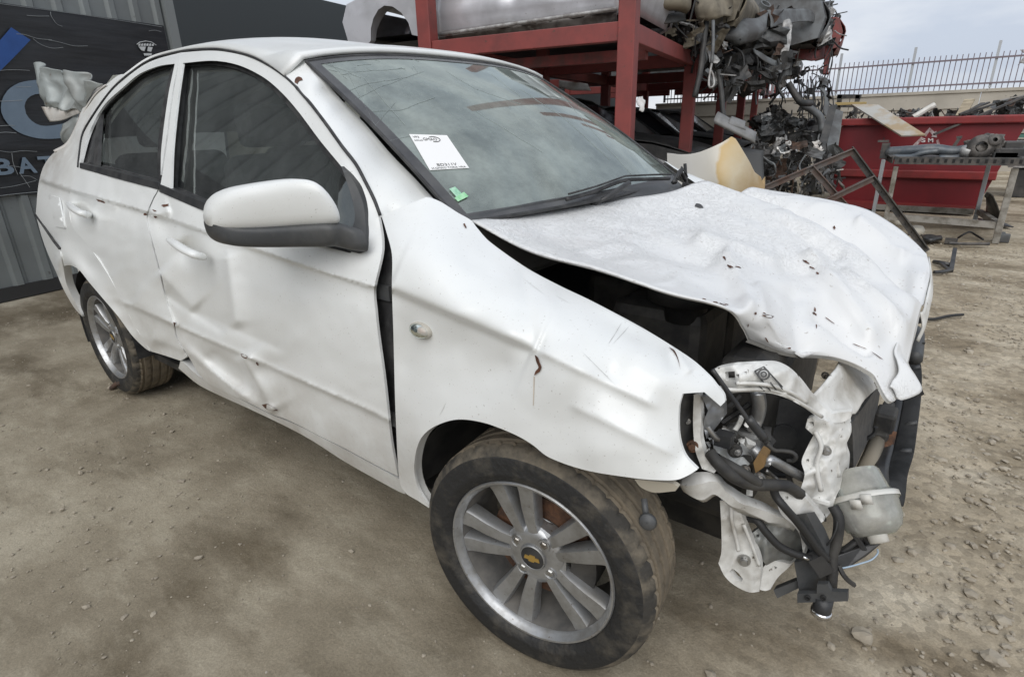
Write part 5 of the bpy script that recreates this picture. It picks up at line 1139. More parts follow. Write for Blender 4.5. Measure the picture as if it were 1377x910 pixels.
# ------------------------------------------------------------------ generic car shells standing in the yard
def car_shell(name, org, fwd, label, body_m, z0, group=None, L_=3.9, scale=1.0, wheels=True, crush=0.0, glass=True, seed=1):
    """hatchback body: fwd = nose direction"""
    root = empty(name, org); tag(root, label, 'car', group)
    f = Vector(fwd).normalized(); s = Vector((0, 0, 1)).cross(f)
    def T(x, y, z):
        p = Vector((x, y, z)); k = crush*noise.noise(Vector((x*1.7+seed, y*1.7, z*1.7))); q2 = Vector(org)+f*(x+k)*scale+s*(y+k)*scale+Vector((0, 0, z0+(z+k*.5)*scale)); return q2
    # side silhouettes: lower body, cabin
    low = [(-1.95,.30),(-1.98,.55),(-1.95,.85),(-1.0,.92),(0,.93),(.75,.92),(1.35,.84),(1.85,.70),(1.93,.5),(1.90,.28),(1.6,.22)]
    arch = lambda xc: [(xc+.34*math.cos(t), .27+.34*math.sin(t)) for t in np.linspace(0, math.pi, 9)]
    out_ = low+arch(1.2)+[(.6,.2),(-.6,.2)]+arch(-1.25)+[(-1.8,.24)]
    for sd in (-1, 1):
        mb = MB(); n = len(out_); w_ = .80
        ring = [T(x, sd*(w_+.035*math.exp(-((z-.6)/.25)**2)), z) for x, z in out_]; inn = [T(x, sd*(w_-.12), z) for x, z in out_]
        mb.add(ring+inn, [(i, (i+1) % n, n+(i+1) % n, n+i) for i in range(n)]); mb.add(ring, [tuple(range(n)) if sd < 0 else tuple(range(n-1, -1, -1))])
        o = mb.build('body_side', body_m, root); autosmooth(o, 30)
        # pillars and roof rail
        mb = MB()
        for a, b in (((.78,.92),(.12,1.36)),((-.35,.93),(-.38,1.40)),((-1.45,.90),(-1.15,1.36)),((.12,1.36),(-.38,1.41)),((-.38,1.41),(-1.15,1.36)),((-1.15,1.36),(-1.9,.88))):
            mb.bar(T(a[0], sd*.77, a[1]), T(b[0], sd*.60, b[1]) if b[1] > 1.3 and a[1] < 1.3 else T(b[0], sd*(.60 if b[1] > 1.3 else .74), b[1]), .07, .05) if a[1] < 1.3 else mb.bar(T(a[0], sd*.60, a[1]), T(b[0], sd*(.60 if b[1] > 1.3 else .74), b[1]), .07, .05)
        mb.build('pillar', body_m, root)
        if glass:
            mb = MB(); mb.add([T(.70,sd*.755,.95),T(.10,sd*.60,1.34),T(-1.12,sd*.60,1.34),T(-1.6,sd*.755,.93)], [(0,1,2,3)]); mb.build('side_window', mat('wreck_glass', (.02,.022,.024), .15), root)
    def loft(nm, rows, m):
        G_ = [[T(x, y, z) for x, y, z in r] for r in rows]; return grid_obj(nm, bicubic(G_, 3, 3), m, root, .01)
    loft('bonnet', [[(.78,y,.93+.03*(1-y*y*1.6)) for y in (-.78,-.4,0,.4,.78)],[(1.35,y,.86+.04*(1-y*y*1.6)) for y in (-.78,-.4,0,.4,.78)],[(1.85,y*.95,.70+.03*(1-y*y*1.6)) for y in (-.78,-.4,0,.4,.78)]], body_m)
    loft('roof', [[(.14,y,1.37+.05*(1-y*y*2.6)) for y in (-.6,-.3,0,.3,.6)],[(-.4,y,1.42+.05*(1-y*y*2.6)) for y in (-.6,-.3,0,.3,.6)],[(-1.2,y,1.37+.05*(1-y*y*2.6)) for y in (-.6,-.3,0,.3,.6)]], body_m)
    loft('nose', [[(1.86,y*.95,.69) for y in (-.78,-.4,0,.4,.78)],[(1.96+.0,y*.9,.5) for y in (-.78,-.4,0,.4,.78)],[(1.88,y*.95,.24) for y in (-.78,-.4,0,.4,.78)]], body_m)
    loft('tail', [[(-1.9,y,.88) for y in (-.75,-.4,0,.4,.75)],[(-2.0,y*.98,.6) for y in (-.78,-.4,0,.4,.78)],[(-1.9,y,.26) for y in (-.78,-.4,0,.4,.78)]], body_m)
    mb = MB(); mb.add([T(x, y, z) for x, y, z in ((.76,-.7,.95),(.76,.7,.95),(.14,.57,1.37),(.14,-.57,1.37))], [(0,1,2,3)]); mb.build('windscreen', mat('wreck_glass', (.02,.022,.024), .15), root)
    mb = MB(); mb.add([T(x, y, z) for x, y, z in ((-1.2,-.57,1.36),(-1.2,.57,1.36),(-1.85,.66,.9),(-1.85,-.66,.9))], [(0,1,2,3)]); mb.build('rear_window', mat('wreck_glass', (.02,.022,.024), .15), root)
    mb = MB(); mb.add([T(x, y, .22) for x, y in ((-1.85,-.68),(1.8,-.68),(1.8,.68),(-1.85,.68))], [(0,1,2,3)]); mb.add([T(x, y, .30) for x, y in ((-1.85,-.68),(1.8,-.68),(1.8,.68),(-1.85,.68))], [(3,2,1,0)]); mb.build('floor_pan', wreck_dark, root)
    if wheels:
        for x in (1.2, -1.25):
            for sd in (-1, 1):
                mb = MB(); mb.lathe([(.16,.07),(.19,.085),(.26,.085),(.28,.06),(.28,-.06),(.26,-.085),(.16,-.08)], 24, T(x, sd*.70, .27), s*-sd if False else s*sd); mb.cur = 1; mb.lathe([(.001,.05),(.06,.055),(.16,.065)], 20, T(x, sd*.70, .27), s*sd); mb.build('wheel', tyre_m, root, True, [tyre_m, alu])
    return root
sil = car_shell('silver_car', rk(-1.75, 1.12), -DB, 'silver car body resting on the red rack above the windscreen', silver_car, 1.88, wheels=False, scale=.86, seed=3, crush=.05)
lo_car = car_shell('grey_hatchback', rk(-1.9, 1.35), DB, 'dusty pale grey car on the ground inside the red rack', mat('pale_dusty_car', (.50,.50,.49), .5, .1, col2=(.38,.37,.355), nscale=5), .0, seed=5, crush=.03)
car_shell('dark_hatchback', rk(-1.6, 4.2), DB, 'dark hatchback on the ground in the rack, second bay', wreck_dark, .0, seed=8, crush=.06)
wr1 = car_shell('tan_wreck', rk(-1.35, 2.95), DB, 'tan and black gutted car body hanging over the rack beam', wreck_tan, 1.92, wheels=False, seed=9, crush=.10, glass=False)
wr2 = car_shell('grey_wreck', rk(-.55, 5.0), DB, 'dark grey gutted car with its nose hanging out of the rack', wreck_grey, 1.90, wheels=False, seed=13, crush=.14, glass=False)
wr3 = car_shell('red_wreck', rk(-.35, 7.2), DB, 'dark red wreck jutting out of the rack against the sky', red_dark, 1.95, wheels=False, seed=17, crush=.12, glass=False)

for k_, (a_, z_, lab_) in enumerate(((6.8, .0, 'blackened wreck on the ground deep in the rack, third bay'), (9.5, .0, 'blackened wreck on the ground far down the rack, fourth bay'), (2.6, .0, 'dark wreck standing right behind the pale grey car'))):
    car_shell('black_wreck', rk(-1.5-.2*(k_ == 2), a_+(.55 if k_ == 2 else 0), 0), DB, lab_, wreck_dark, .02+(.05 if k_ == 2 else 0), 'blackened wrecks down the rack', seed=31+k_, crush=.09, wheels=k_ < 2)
for k_, a_ in enumerate((9.9, 12.6)):
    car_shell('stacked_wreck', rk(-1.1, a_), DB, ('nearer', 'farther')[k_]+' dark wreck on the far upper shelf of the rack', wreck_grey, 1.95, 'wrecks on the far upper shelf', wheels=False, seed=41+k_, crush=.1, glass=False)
# ------------------------------------------------------------------ scrap: torn sheets, hoses, castings
def scrap_piece(mb, c, s, kind, rnd):
    c = Vector(c); E = Matrix.Rotation(rnd.uniform(0, 6.3), 3, 'Z') @ Matrix.Rotation(rnd.uniform(-1.5, 1.5), 3, 'X') @ Matrix.Rotation(rnd.uniform(-1.5, 1.5), 3, 'Y')
    if kind == 'sheet':
        n = 4; o = rnd.uniform(0, 99); v = []
        for i in range(n+1):
            for j in range(n+1):
                p = Vector(((i/n-.5)*s*1.5, (j/n-.5)*s*.8, 0)); p += Vector((0, 0, s*.45*noise.noise(Vector((i*.55+o, j*.55, o)))))
                p *= 1+.25*noise.noise(Vector((i*.9, j*.9+o, 3))); v.append(c+E @ p)
        mb.add(v, [(i*(n+1)+j, i*(n+1)+j+1, (i+1)*(n+1)+j+1, (i+1)*(n+1)+j) for i in range(n) for j in range(n)])
    elif kind == 'hose':
        pts = [c]; d = Vector((rnd.uniform(-.5, .5), rnd.uniform(-.5, .5), -rnd.uniform(.2, 1))).normalized()
        for k in range(3): d = (d+Vector((rnd.uniform(-.7, .7), rnd.uniform(-.7, .7), rnd.uniform(-.6, .4)))).normalized(); pts.append(pts[-1]+d*s*.6)
        mb.tube(spline(pts, 3), rnd.uniform(.05, .09)*s*.6+.004, 5)
    elif kind == 'block':
        mb.box(c, (s*rnd.uniform(.3, .7), s*rnd.uniform(.3, .7), s*rnd.uniform(.2, .5)), E, rnd.uniform(.6, 1))
    elif kind == 'rod': mb.bar(c-E @ Vector((0, s*.7, 0)), c+E @ Vector((0, s*.7, 0)), s*.07+.006, s*.05+.005)
    elif kind == 'ring': mb.lathe([(s*.22, .02), (s*.30, .02), (s*.30, -.02), (s*.22, -.02)], 12, c, E @ Vector((0, 0, 1)), True)
def scrap_cluster(name, px, dep, n, size, mats, parent, seed, weights=(.40, .27, .08, .19, .06), stuff=True):
    """fill a traced region at a spread of depths"""
    rnd = random.Random(seed); poly = np.array(px, float); lo, hi = poly.min(0), poly.max(0); obs = [MB() for _ in mats]; k = 0; n = int(n*1.7)
    while k < n:
        u, v = rnd.uniform(lo[0], hi[0]), rnd.uniform(lo[1], hi[1])
        if not inside(poly, np.array([u]), np.array([v]))[0]: continue
        d = rnd.uniform(*dep); c = PD(u, v, d)
        if c.z < .03: c.z = .03+rnd.uniform(0, .06)
        kind = rnd.choices(('sheet', 'hose', 'block', 'rod', 'ring'), weights)[0]; i = rnd.choices(range(len(mats)), [w_ for _, w_ in mats])[0]
        scrap_piece(obs[i], c, rnd.uniform(*size)*(.8 if kind != 'block' else .6), kind, rnd); k += 1
    for mb, (m, _) in zip(obs, mats):
        if mb.v:
            o = mb.build(name, m, parent); o['kind'] = 'stuff'
    return obs
DK = [(wreck_dark, 5), (wreck_grey, 2), (wreck_light, .8), (rust_dark, .5), (wire_m, 2)]
scrap_cluster('torn_metal', [(856,0),(985,0),(990,35),(960,62),(930,60),(900,30),(858,30)], (6.0, 7.2), 70, (.10, .30), [(wreck_dark, 4), (wreck_tan, 3), (wire_m, 1), (wreck_light, .3)], wr1, 3)
scrap_cluster('torn_metal', [(960,0),(1060,0),(1070,40),(1060,95),(1010,120),(970,90),(950,40)], (6.8, 8.4), 70, (.10, .34), DK, wr2, 4)
scrap_cluster('torn_metal', [(1050,0),(1131,0),(1130,25),(1122,45),(1112,60),(1070,55)], (8.0, 9.5), 80, (.08, .26), [(wreck_dark, 3), (wreck_light, 3), (wreck_grey, 2), (wire_m, 1)], wr3, 5)
scrap_cluster('torn_metal', [(1005,95),(1110,88),(1118,120),(1116,158),(1100,175),(1075,172),(1060,140),(1020,125)], (7.8, 9.5), 55, (.05, .18), [(wreck_dark, 4), (wreck_grey, 2), (wreck_light, 1.2), (wire_m, 3)], wr3, 6, (.25, .4, .15, .15, .05))
scrap_cluster('torn_metal', [(905,40),(975,60),(1000,110),(985,125),(940,95)], (6.2, 7.4), 60, (.08, .24), DK, wr2, 7)
# dented silver side of the car on the shelf, its sill and rusty underside
def onpl(u, v, a): return PP(u, v, rk(0, a), DA)
SG = []
for j in range(15):
    t = j/14; r = []
    for i in range(31):
        s_ = i/30; ub = 586+(832-586)*s_; vb = 50+(14-50)*s_; v_ = -70+(vb+70)*t; p = onpl(ub, v_, .27); q_ = np.array(p)
        d_ = .035*nse(q_, 2.2, 4)+.02*abs(nse(q_, 5, 8))+(.03*max(0, (t-.9)/.1)) - .02*math.exp(-((t-.72)/.05)**2)+.03*math.exp(-((s_-.42)/.02)**2)
        r.append(p+DA*d_)
    SG.append(r)
grid_obj('door_skin', SG, silver_car, sil, .006)
SG = []
for j in range(5):
    t = j/4; SG.append([onpl(590+240*i/24, (50+(14-50)*i/24)+t*(6+16*(i/24)), .30+.05*t)+DA*(.04*nse(onpl(590+10*i, 40+t*20, .3), 9, 3)) for i in range(25)])
grid_obj('rusty_sill', SG, mat('scuffed_sill', (.16,.15,.14), .6, .2, col2=(.07,.06,.055), nscale=9, third=(.30,.29,.28), bump=.3, bscale=20), sil, .006)
mb = MB(); mb.tube([onpl(590+240*k/12, 47+(12-47)*k/12, .22) for k in range(13)], .018, 8); mb.build('sill_trim', wreck_light, sil, True)
# distinct big pieces of those wrecks
def bent(name, ctl_, m, parent, dep=None, th=.01, amp=.03, s_=4):
    g = bicubic([[PD(u, v, d) for u, v, d in r] for r in ctl_], 4, 4)
    for i in range(g.shape[0]):
        for j in range(g.shape[1]): g[i, j] += amp*np.array([nse(g[i, j], s_, 1), nse(g[i, j], s_, 5), nse(g[i, j], s_, 9)])
    return grid_obj(name, g, m, parent, th)
bent('tan_flank', [[(853,-20,5.7),(880,-20,5.7),(905,-20,5.8),(932,-15,5.9)],[(853,8,5.7),(876,4,5.65),(900,2,5.8),(930,8,5.9)],[(852,27,5.75),(870,22,5.8),(890,10,5.95),(925,16,6.0)]], wreck_tan, wr1, amp=.06, s_=3)
bent('dark_tray', [[(852,30,5.9),(880,22,6.0),(905,18,6.0),(922,20,6.1)],[(852,36,5.9),(882,34,6.0),(906,32,6.0),(923,30,6.1)]], wreck_dark, wr1, amp=.03)
bent('tan_shell', [[(938,-10,6.0),(960,-12,6.0),(985,-8,6.1)],[(936,10,6.0),(958,8,5.95),(984,8,6.1)],[(938,24,6.05),(960,26,6.0),(982,22,6.1)]], wreck_tan, wr1, amp=.05, s_=4)
bent('arch_liner', [[(962,42,6.5),(990,30,6.5),(1015,24,6.6),(1032,18,6.7)],[(968,50,6.45),(992,46,6.4),(1015,42,6.5),(1030,38,6.6)],[(976,54,6.6),(995,60,6.5),(1012,56,6.6),(1024,48,6.7)]], wreck_grey, wr2)
bent('cross_panel', [[(1030,16,7.0),(1060,14,7.2),(1085,14,7.4),(1104,22,7.6)],[(1034,26,7.0),(1060,26,7.2),(1085,25,7.4),(1104,27,7.6)],[(1036,36,7.0),(1060,32,7.2),(1085,30,7.4),(1100,29,7.6)]], wreck_grey, wr2)
bent('alloy_strut', [[(1052,28,7.0),(1062,26,7.0),(1066,34,7.0)],[(1052,55,7.0),(1060,52,7.0),(1063,58,7.0)],[(1048,82,7.0),(1056,88,7.0),(1060,84,7.0)]], wreck_light, wr2, amp=.02, s_=9)
bent('sump_guard', [[(1012,66,6.9),(1024,72,6.9),(1036,80,7.0),(1052,86,7.0)],[(1014,72,6.9),(1026,82,6.9),(1040,90,7.0),(1054,91,7.0)]], wreck_grey, wr2, amp=.02)
bent('dark_belly', [[(895,60,7.4),(935,62,7.4),(980,95,7.4),(1020,120,7.6)],[(880,85,7.6),(925,92,7.6),(965,112,7.6),(1000,130,7.8)]], wreck_dark, wr1)
bent('bumper_strip', [[(1062,62,8.6),(1085,60,8.6),(1112,62,8.7)],[(1064,70,8.6),(1085,74,8.6),(1110,74,8.7)],[(1064,78,8.6),(1085,82,8.6),(1110,78,8.7)]], red_dark, wr3)
mb = MB(); mb.bar(PD(1117,28,8.6), PD(1110,100,8.6), .07, .05); mb.build('red_strut', red, wr3)
bent('mudguard', [[(1100,118,8.2),(1108,120,8.2),(1113,132,8.2)],[(1108,128,8.2),(1114,138,8.2),(1114,150,8.2)],[(1106,150,8.2),(1110,156,8.2),(1110,158,8.2)]], wreck_grey, wr3, amp=.01)
def hang(name, pts, r, m, par): mb = MB(); mb.tube(spline([PD(*p) for p in pts], 5), r, 7); return mb.build(name, m, par, True)
hang('dark_hose', [(1060,112,7.6),(1070,128,7.6),(1078,138,7.6),(1090,139,7.7)], .045, wreck_dark, wr2)
hang('strap', [(959,28,6.0),(959,60,6.0),(957,86,6.0)], .018, wreck_grey, wr1); hang('strap_buckle', [(957,86,5.98),(955,96,5.98),(953,112,5.98),(955,118,5.98),(960,114,5.98),(959,102,5.98),(956,95,5.98)], .012, wreck_light, wr1)
hang('drive_belt', [(950,30,6.1),(946,60,6.1),(942,95,6.1),(934,130,6.1)], .03, wreck_dark, wr1); hang('dark_strap', [(966,95,6.3),(970,125,6.3),(972,150,6.3),(976,168,6.3)], .028, wreck_dark, wr1)
hang('loop_cable', [(985,62,6.6),(998,72,6.6),(1000,90,6.6),(994,104,6.6),(998,112,6.6)], .012, wire_m, wr2); hang('loop_cable', [(1035,100,7.2),(1040,112,7.2),(1048,112,7.2),(1052,98,7.2)], .012, wire_m, wr2)
for k in range(16):
    u = 1072+k*2.9; hang('loose_wire', [(u,95+random.uniform(0,30),8.4),(u+random.uniform(-5,5),130+random.uniform(-10,10),8.4),(u+random.uniform(-6,6),160+random.uniform(-12,22),8.4)], .008, wire_m, wr3)
for k in range(8): u = 1108+k*1.2; hang('loose_wire', [(1116+random.uniform(-6,8),20+k*8,8.5),(1118+random.uniform(-6,6),40+k*8,8.5),(1112+random.uniform(-6,8),62+k*8,8.5)], .007, wire_m, wr3)

heap = empty('scrap_heap', PD(1075, 250, 7.0)); heap.location.z = 0; tag(heap, 'heap of tangled scrap metal under the rack beside the red skip', 'scrap heap')
scrap_cluster('tangled_scrap', [(985,215),(1000,200),(1030,194),(1060,190),(1085,192),(1110,196),(1128,205),(1130,250),(1090,262),(1020,258),(1000,250)], (6.2, 8.0), 270, (.06, .20), [(wreck_dark, 5), (wreck_light, 1.4), (wreck_grey, 2), (wire_m, 1.5), (rust_dark, .6), (paint_dirt, .7)], heap, 21)
scrap_cluster('tangled_scrap', [(1040,140),(1075,160),(1100,165),(1110,190),(1040,190),(1010,170)], (8.0, 11.0), 120, (.08, .30), [(wreck_dark, 4), (wreck_grey, 2), (wreck_light, .7), (wire_m, 1)], heap, 22)
pil = bent('door_shell', [[(990,196,6.0),(1010,200,6.0),(1027,202,6.0)],[(992,225,6.0),(1012,228,6.0),(1027,230,6.0)],[(996,262,6.0),(1015,264,6.0),(1027,264,6.0)]], mat('sheet_dark_grey', (.05,.052,.053), .6), heap, amp=.01)
# leaning dark sheets beside the skip
for k, (pts, m_, lab) in enumerate((([(1115,143),(1126,140),(1112,195),(1096,258),(1084,258),(1102,190)], wreck_dark, 'tall black sheet leaning left of the red skip, nearest the heap'), ([(1122,146),(1134,150),(1128,190),(1118,258),(1098,258),(1110,200)], wreck_grey, 'dark grey sheet leaning against the left end of the red skip'))):
    d0 = 7.2+k*.25; mb = MB(); base = [PD(u, v, d0-(v-143)/115*.35) for u, v in pts]; mb.prism(base, Vector(DA)*.03); o = mb.build('leaning_sheet', m_); tag(o, lab, 'metal sheet')
    recenter(o)
mb = MB(); mb.tube(spline([PD(1078,140,8.0), PD(1095,150,8.0), PD(1104,160,8.0), PD(1106,178,8.0)], 4), .05, 8); mb.build('bent_pipe', wreck_grey, heap, True)
# rolled grey panels on the lower car
for pts, lab in (([(984,156),(1003,163),(1003,176),(980,170)], 'short curl of grey bumper skin lying on top of another'), ([(966,150),(985,163),(1018,178),(1016,194),(985,182),(960,166)], 'long grey bumper skin sloping down from the pale car roof')):
    top = [(u, v) for u, v in pts]; g = []
    a, b = (pts[0], pts[1]) if len(pts) == 4 else (pts[0], pts[2]); c, d = (pts[3], pts[2]) if len(pts) == 4 else (pts[5], pts[3])
    for i in range(9):
        t = i/8; p0 = PD(a[0]+(b[0]-a[0])*t, a[1]+(b[1]-a[1])*t, 5.9); p1 = PD(c[0]+(d[0]-c[0])*t, c[1]+(d[1]-c[1])*t, 5.85); r = (p0-p1).length/2; m_ = (p0+p1)/2; up_ = (p0-p1).normalized(); nn = Vector((DA[0], DA[1], 0))*-1
        g.append([m_+up_*r*math.cos(q_)+nn*r*math.sin(q_) for q_ in np.linspace(0, math.pi, 9)])
    o = grid_obj('bumper_skin', g, mat('grey_bumper', (.20,.20,.20), .5, col2=(.14,.14,.135), nscale=6), None, .006); tag(o, lab, 'car part'); recenter(o)
# white tag dangling in the dark bay
o = bent('torn_tag', [[(858,131,5.6),(864,130,5.6)],[(857,140,5.6),(868,140,5.6)],[(861,150,5.6),(864,149,5.6)]], paper, None, amp=.03, s_=20); tag(o, 'scrap of white plastic hanging in the dark rack bay', 'scrap'); recenter(o)
o = bent('light_slit', [[(751,84,9.5),(768,81,9.5),(786,79,9.5)],[(751,90,9.5),(768,87,9.5),(786,84,9.5)]], zinc, None, amp=0.0); tag(o, 'pale strip standing in for light showing through behind the rack', 'light gap'); recenter(o)  # pale sheet stands in for daylight through a far opening
o = bent('white_door', [[(752,108,9.0),(770,110,9.0),(790,113,9.0)],[(752,117,9.0),(770,122,9.0),(795,122,9.0)]], paint_dirt, None, amp=.02); tag(o, 'pale dented car panel in the dark behind the windscreen', 'car panel'); recenter(o)
rnd_ = random.Random(77)
_obs = {m.name: (m, MB()) for m in (grime, steel, black_pl, paint_in, wire_m)}
_reg = np.array([(950,535),(1000,530),(1060,545),(1080,580),(1078,640),(1060,650),(1000,640),(955,610)], float)
k = 0
while k < 34:
    u, v = rnd_.uniform(945, 1020), rnd_.uniform(530, 655)
    if not inside(_reg, np.array([u]), np.array([v]))[0]: continue
    m_, b_ = rnd_.choice(list(_obs.values())); scrap_piece(b_, P(u, v, y=rnd_.uniform(-.60, -.42)), rnd_.uniform(.02, .055), rnd_.choices(('sheet', 'hose', 'block', 'rod', 'ring'), (.25, .4, .1, .2, .05))[0], rnd_); k += 1
for u0, v0, u1, v1 in ((1010,690,1080,760),(1080,690,1130,770),(1120,560,1185,640),(1040,650,1100,700)):
    for q_ in range(6):
        m_, b_ = rnd_.choice(list(_obs.values())); scrap_piece(b_, P(rnd_.uniform(u0, u1), rnd_.uniform(v0, v1), y=rnd_.uniform(-.5, -.4) if u0 < 1115 else rnd_.uniform(-.2, .1)), rnd_.uniform(.02, .05), rnd_.choices(('sheet', 'hose', 'rod'), (.2, .5, .3))[0], rnd_)
for nm_, (m_, b_) in _obs.items():
    o = b_.build('broken_clutter', m_, front); o['kind'] = 'stuff'
# ------------------------------------------------------------------ concrete wall with railing
YW = 15.0
wall = empty('boundary_wall', (0, YW, 0)); tag(wall, 'beige concrete boundary wall behind the red skip', 'wall')
ZT = P(1250, 125.5, y=YW).z
x = -7.0; k = 0
while x < 14:
    mb = MB(); mb.box((x+1.235, YW+.1, ZT/2-.1), (2.46, .2, ZT+.2-.02)); bevel(mb.build('concrete_panel', concrete_w, wall), .01)
    x += 2.47
mb = MB(); mb.box((3.5, YW+.1, ZT+.01), (21, .26, .06)); mb.build('coping', concrete_w, wall)
mb = MB(); mb.box((3.5, YW-.012, ZT-.32), (21, .03, .03)); mb.build('string_course', concrete_w, wall)
fence = empty('railing', (0, YW+.1, ZT)); tag(fence, 'mauve steel railing with grey posts on top of the concrete wall', 'railing')
fx0 = P(1128, 100, y=YW+.1).x; fpit = P(1225, 100, y=YW+.1).x-fx0; zr = ZT+.04
xs_ = [fx0+fpit*k for k in range(-3, 7)]
for xx in xs_:
    mb = MB(); mb.box((xx, YW+.1, zr+.47), (.05, .05, .90)); mb.build('post', post_m, fence)
for zz in (.11, .60):
    mb = MB(); mb.bar((xs_[0], YW+.06, zr+zz), (xs_[-1], YW+.06, zr+zz), 0.028, .034); mb.build('rail', fence_m, fence)
bx_ = xs_[0]; nb = 0; bar_me = None
while bx_ < xs_[-1]:
    bx_ += fpit/15.0
    if bar_me is None:
        mb = MB(); mb.box((0, 0, .38), (.016, .016, .74)); o = mb.build('bar', fence_m, fence); bar_me = o.data; o.data = bar_me
        o.matrix_parent_inverse = Matrix(); o.location = (bx_, 0, 0)
    else:
        o = bpy.data.objects.new('bar', bar_me); COL.objects.link(o); o.parent = fence; o.location = (bx_, 0, 0)
o = bent('creeper', [[(1372,68,13.6),(1378,66,13.6),(1385,68,13.6)],[(1373,76,13.6),(1379,78,13.6),(1386,80,13.6)],[(1371,86,13.6),(1376,84,13.6),(1383,88,13.6)]], wreck_light, None, amp=.1, s_=6); tag(o, 'pale rag caught on the railing at the right edge', 'rag'); recenter(o)

# ------------------------------------------------------------------ red skip
YS = 7.5
skip = empty('waste_skip', P(1240, 292, y=YS+.8)); skip.location.z = 0; tag(skip, 'large red open-top steel skip filled with scrap', 'skip')
XL, XR0, XR1 = -.90, .70, 1.0; ZS = P(1250, 157, y=YS).z
def quadbox(name, a, b, c, d, vec, m, par, bev=.006): mb = MB(); mb.prism([a, b, c, d], vec); o = mb.build(name, m, par); bevel(o, bev); return o
quadbox('front_panel', (XL, YS, .06), (XR0, YS, .06), (XR1-.02, YS, ZS-.09), (XL-.01, YS, ZS-.09), (0, .04, 0), skip_red, skip)
quadbox('back_panel', (XL, YS+1.7, .06), (XR0, YS+1.7, .06), (XR1-.02, YS+1.7, ZS-.09), (XL-.01, YS+1.7, ZS-.09), (0, .04, 0), skip_red, skip)
quadbox('end_panel', (XR0, YS+.04, .06), (XR0, YS+1.7, .06), (XR1-.02, YS+1.7, ZS-.09), (XR1-.02, YS+.04, ZS-.09), (-.04, 0, 0), skip_red, skip)
quadbox('end_panel', (XL, YS+.04, .06), (XL, YS+1.7, .06), (XL-.01, YS+1.7, ZS-.09), (XL-.01, YS+.04, ZS-.09), (.04, 0, 0), skip_red, skip)
mb = MB(); mb.box(((XL+XR0)/2, YS+.85, .09), (XR0-XL-.1, 1.6, .05)); mb.build('floor', skip_red, skip)
mb = MB(); mb.box(((XL+XR1)/2, YS-.02, ZS-.045), (XR1-XL+.06, .10, .085)); mb.box(((XL+XR1)/2, YS+1.76, ZS-.045), (XR1-XL+.06, .10, .085)); mb.box((XR1, YS+.87, ZS-.046), (.1, 1.7, .083)); mb.box((XL-.01, YS+.87, ZS-.046), (.1, 1.7, .083)); bevel(mb.build('rim', skip_rim, skip), .012)
zr0, zr1 = P(1250, 240, y=YS).z, P(1250, 229, y=YS).z
mb = MB(); mb.box(((XL+XR0)/2+.07, YS-.025, (zr0+zr1)/2), (XR0-XL+.12, .07, zr1-zr0)); bevel(mb.build('side_rail', skip_rim, skip), .012)
mb = MB(); mb.box(((XL+XR0)/2, YS-.02, .07), (XR0-XL, .08, .10)); mb.build('skid', skip_rim, skip)
mb = MB(); a_, b_ = P(1197,275,y=YS-.01), P(1263,283,y=YS-.01)
for pts in ((a_, Vector((b_.x, YS-.01, a_.z))), (Vector((a_.x, YS-.01, b_.z)), b_), (a_, Vector((a_.x, YS-.01, b_.z))), (b_, Vector((b_.x, YS-.01, a_.z)))): mb.bar(pts[0], pts[1], .012, .012)
mb.build('marker_frame', skip_rim, skip)
lm = mat('stencil_white', (.45,.40,.40), .7, col2=(.28,.15,.15), nscale=18)
def stencil(pts): mb = MB(); mb.prism([P(u, v, y=YS-.003) for u, v in pts], (0, -.003, 0)); mb.build('stencil_mark', lm, skip)
stencil([(1225,198),(1239,184),(1242,186),(1231,198)]); stencil([(1242,181),(1250,171.5),(1257,178),(1259,176),(1260,185),(1252,184),(1254,182),(1250,177),(1245,184)]); stencil([(1259,189),(1262,187),(1265,198),(1258,198),(1260,195)]); stencil([(1240,197),(1244,194),(1244,199)])
for ch, u0, v0, w_ in (('S', 1239, 191.5, 5.5), ('M', 1248, 191.5, 7)):
    cu = bpy.data.curves.new('stencil_letter', 'FONT'); cu.body = ch; cu.offset = .03; o = bpy.data.objects.new('l', cu); COL.objects.link(o); dg = bpy.context.evaluated_depsgraph_get(); me = bpy.data.meshes.new_from_object(o.evaluated_get(dg)); bpy.data.objects.remove(o)
    c = np.array([v.co[:] for v in me.vertices]); lo, hi = c.min(0), c.max(0)
    for v in me.vertices: v.co = P(u0+w_*(v.co.x-lo[0])/(hi[0]-lo[0]), v0-5.5*(v.co.y-lo[1])/(hi[1]-lo[1]), y=YS-.004)
    me.materials.clear(); me.materials.append(mat('stencil_bright', (.6,.56,.56), .7)); link(bpy.data.objects.new('stencil_letter', me), skip)
def slab(name, corners, th, m, label, cat):
    mb = MB(); c = [P(u, v, y=y) for u, v, y in corners]; n = (c[1]-c[0]).cross(c[2]-c[0]).normalized(); mb.prism(c, n*th); o = mb.build(name, m); tag(o, label, cat); bevel(o, .003); return recenter(o)
slab('metal_board', [(1145,140,7.6),(1181,140.5,7.6),(1245,181,6.85),(1212,182,6.85)], .02, mat('board_zinc_wood', (.40,.395,.37), .6, col2=(.34,.26,.16), nscale=3, lo=.45, hi=.6), 'wide pale board sloping down over the front of the red skip', 'board')
slab('timber_strip', [(1123,138,8.2),(1165,137,8.2),(1165,140,8.2),(1124,142,8.2)], .03, mat('yellow_timber', (.42,.32,.14), .8), 'short yellowish timber strip across the left end of the skip', 'timber')
def pole(name, a, b, r, m, label, cat, flat=None):
    mb = MB(); A_, B_ = P(a[0], a[1], y=a[2]), P(b[0], b[1], y=b[2])
    if flat: mb.bar(A_, B_, r, flat)
    else: mb.tube([A_, A_.lerp(B_, .5), B_], r, 8)
    o = mb.build(name, m); tag(o, label, cat); return recenter(o)
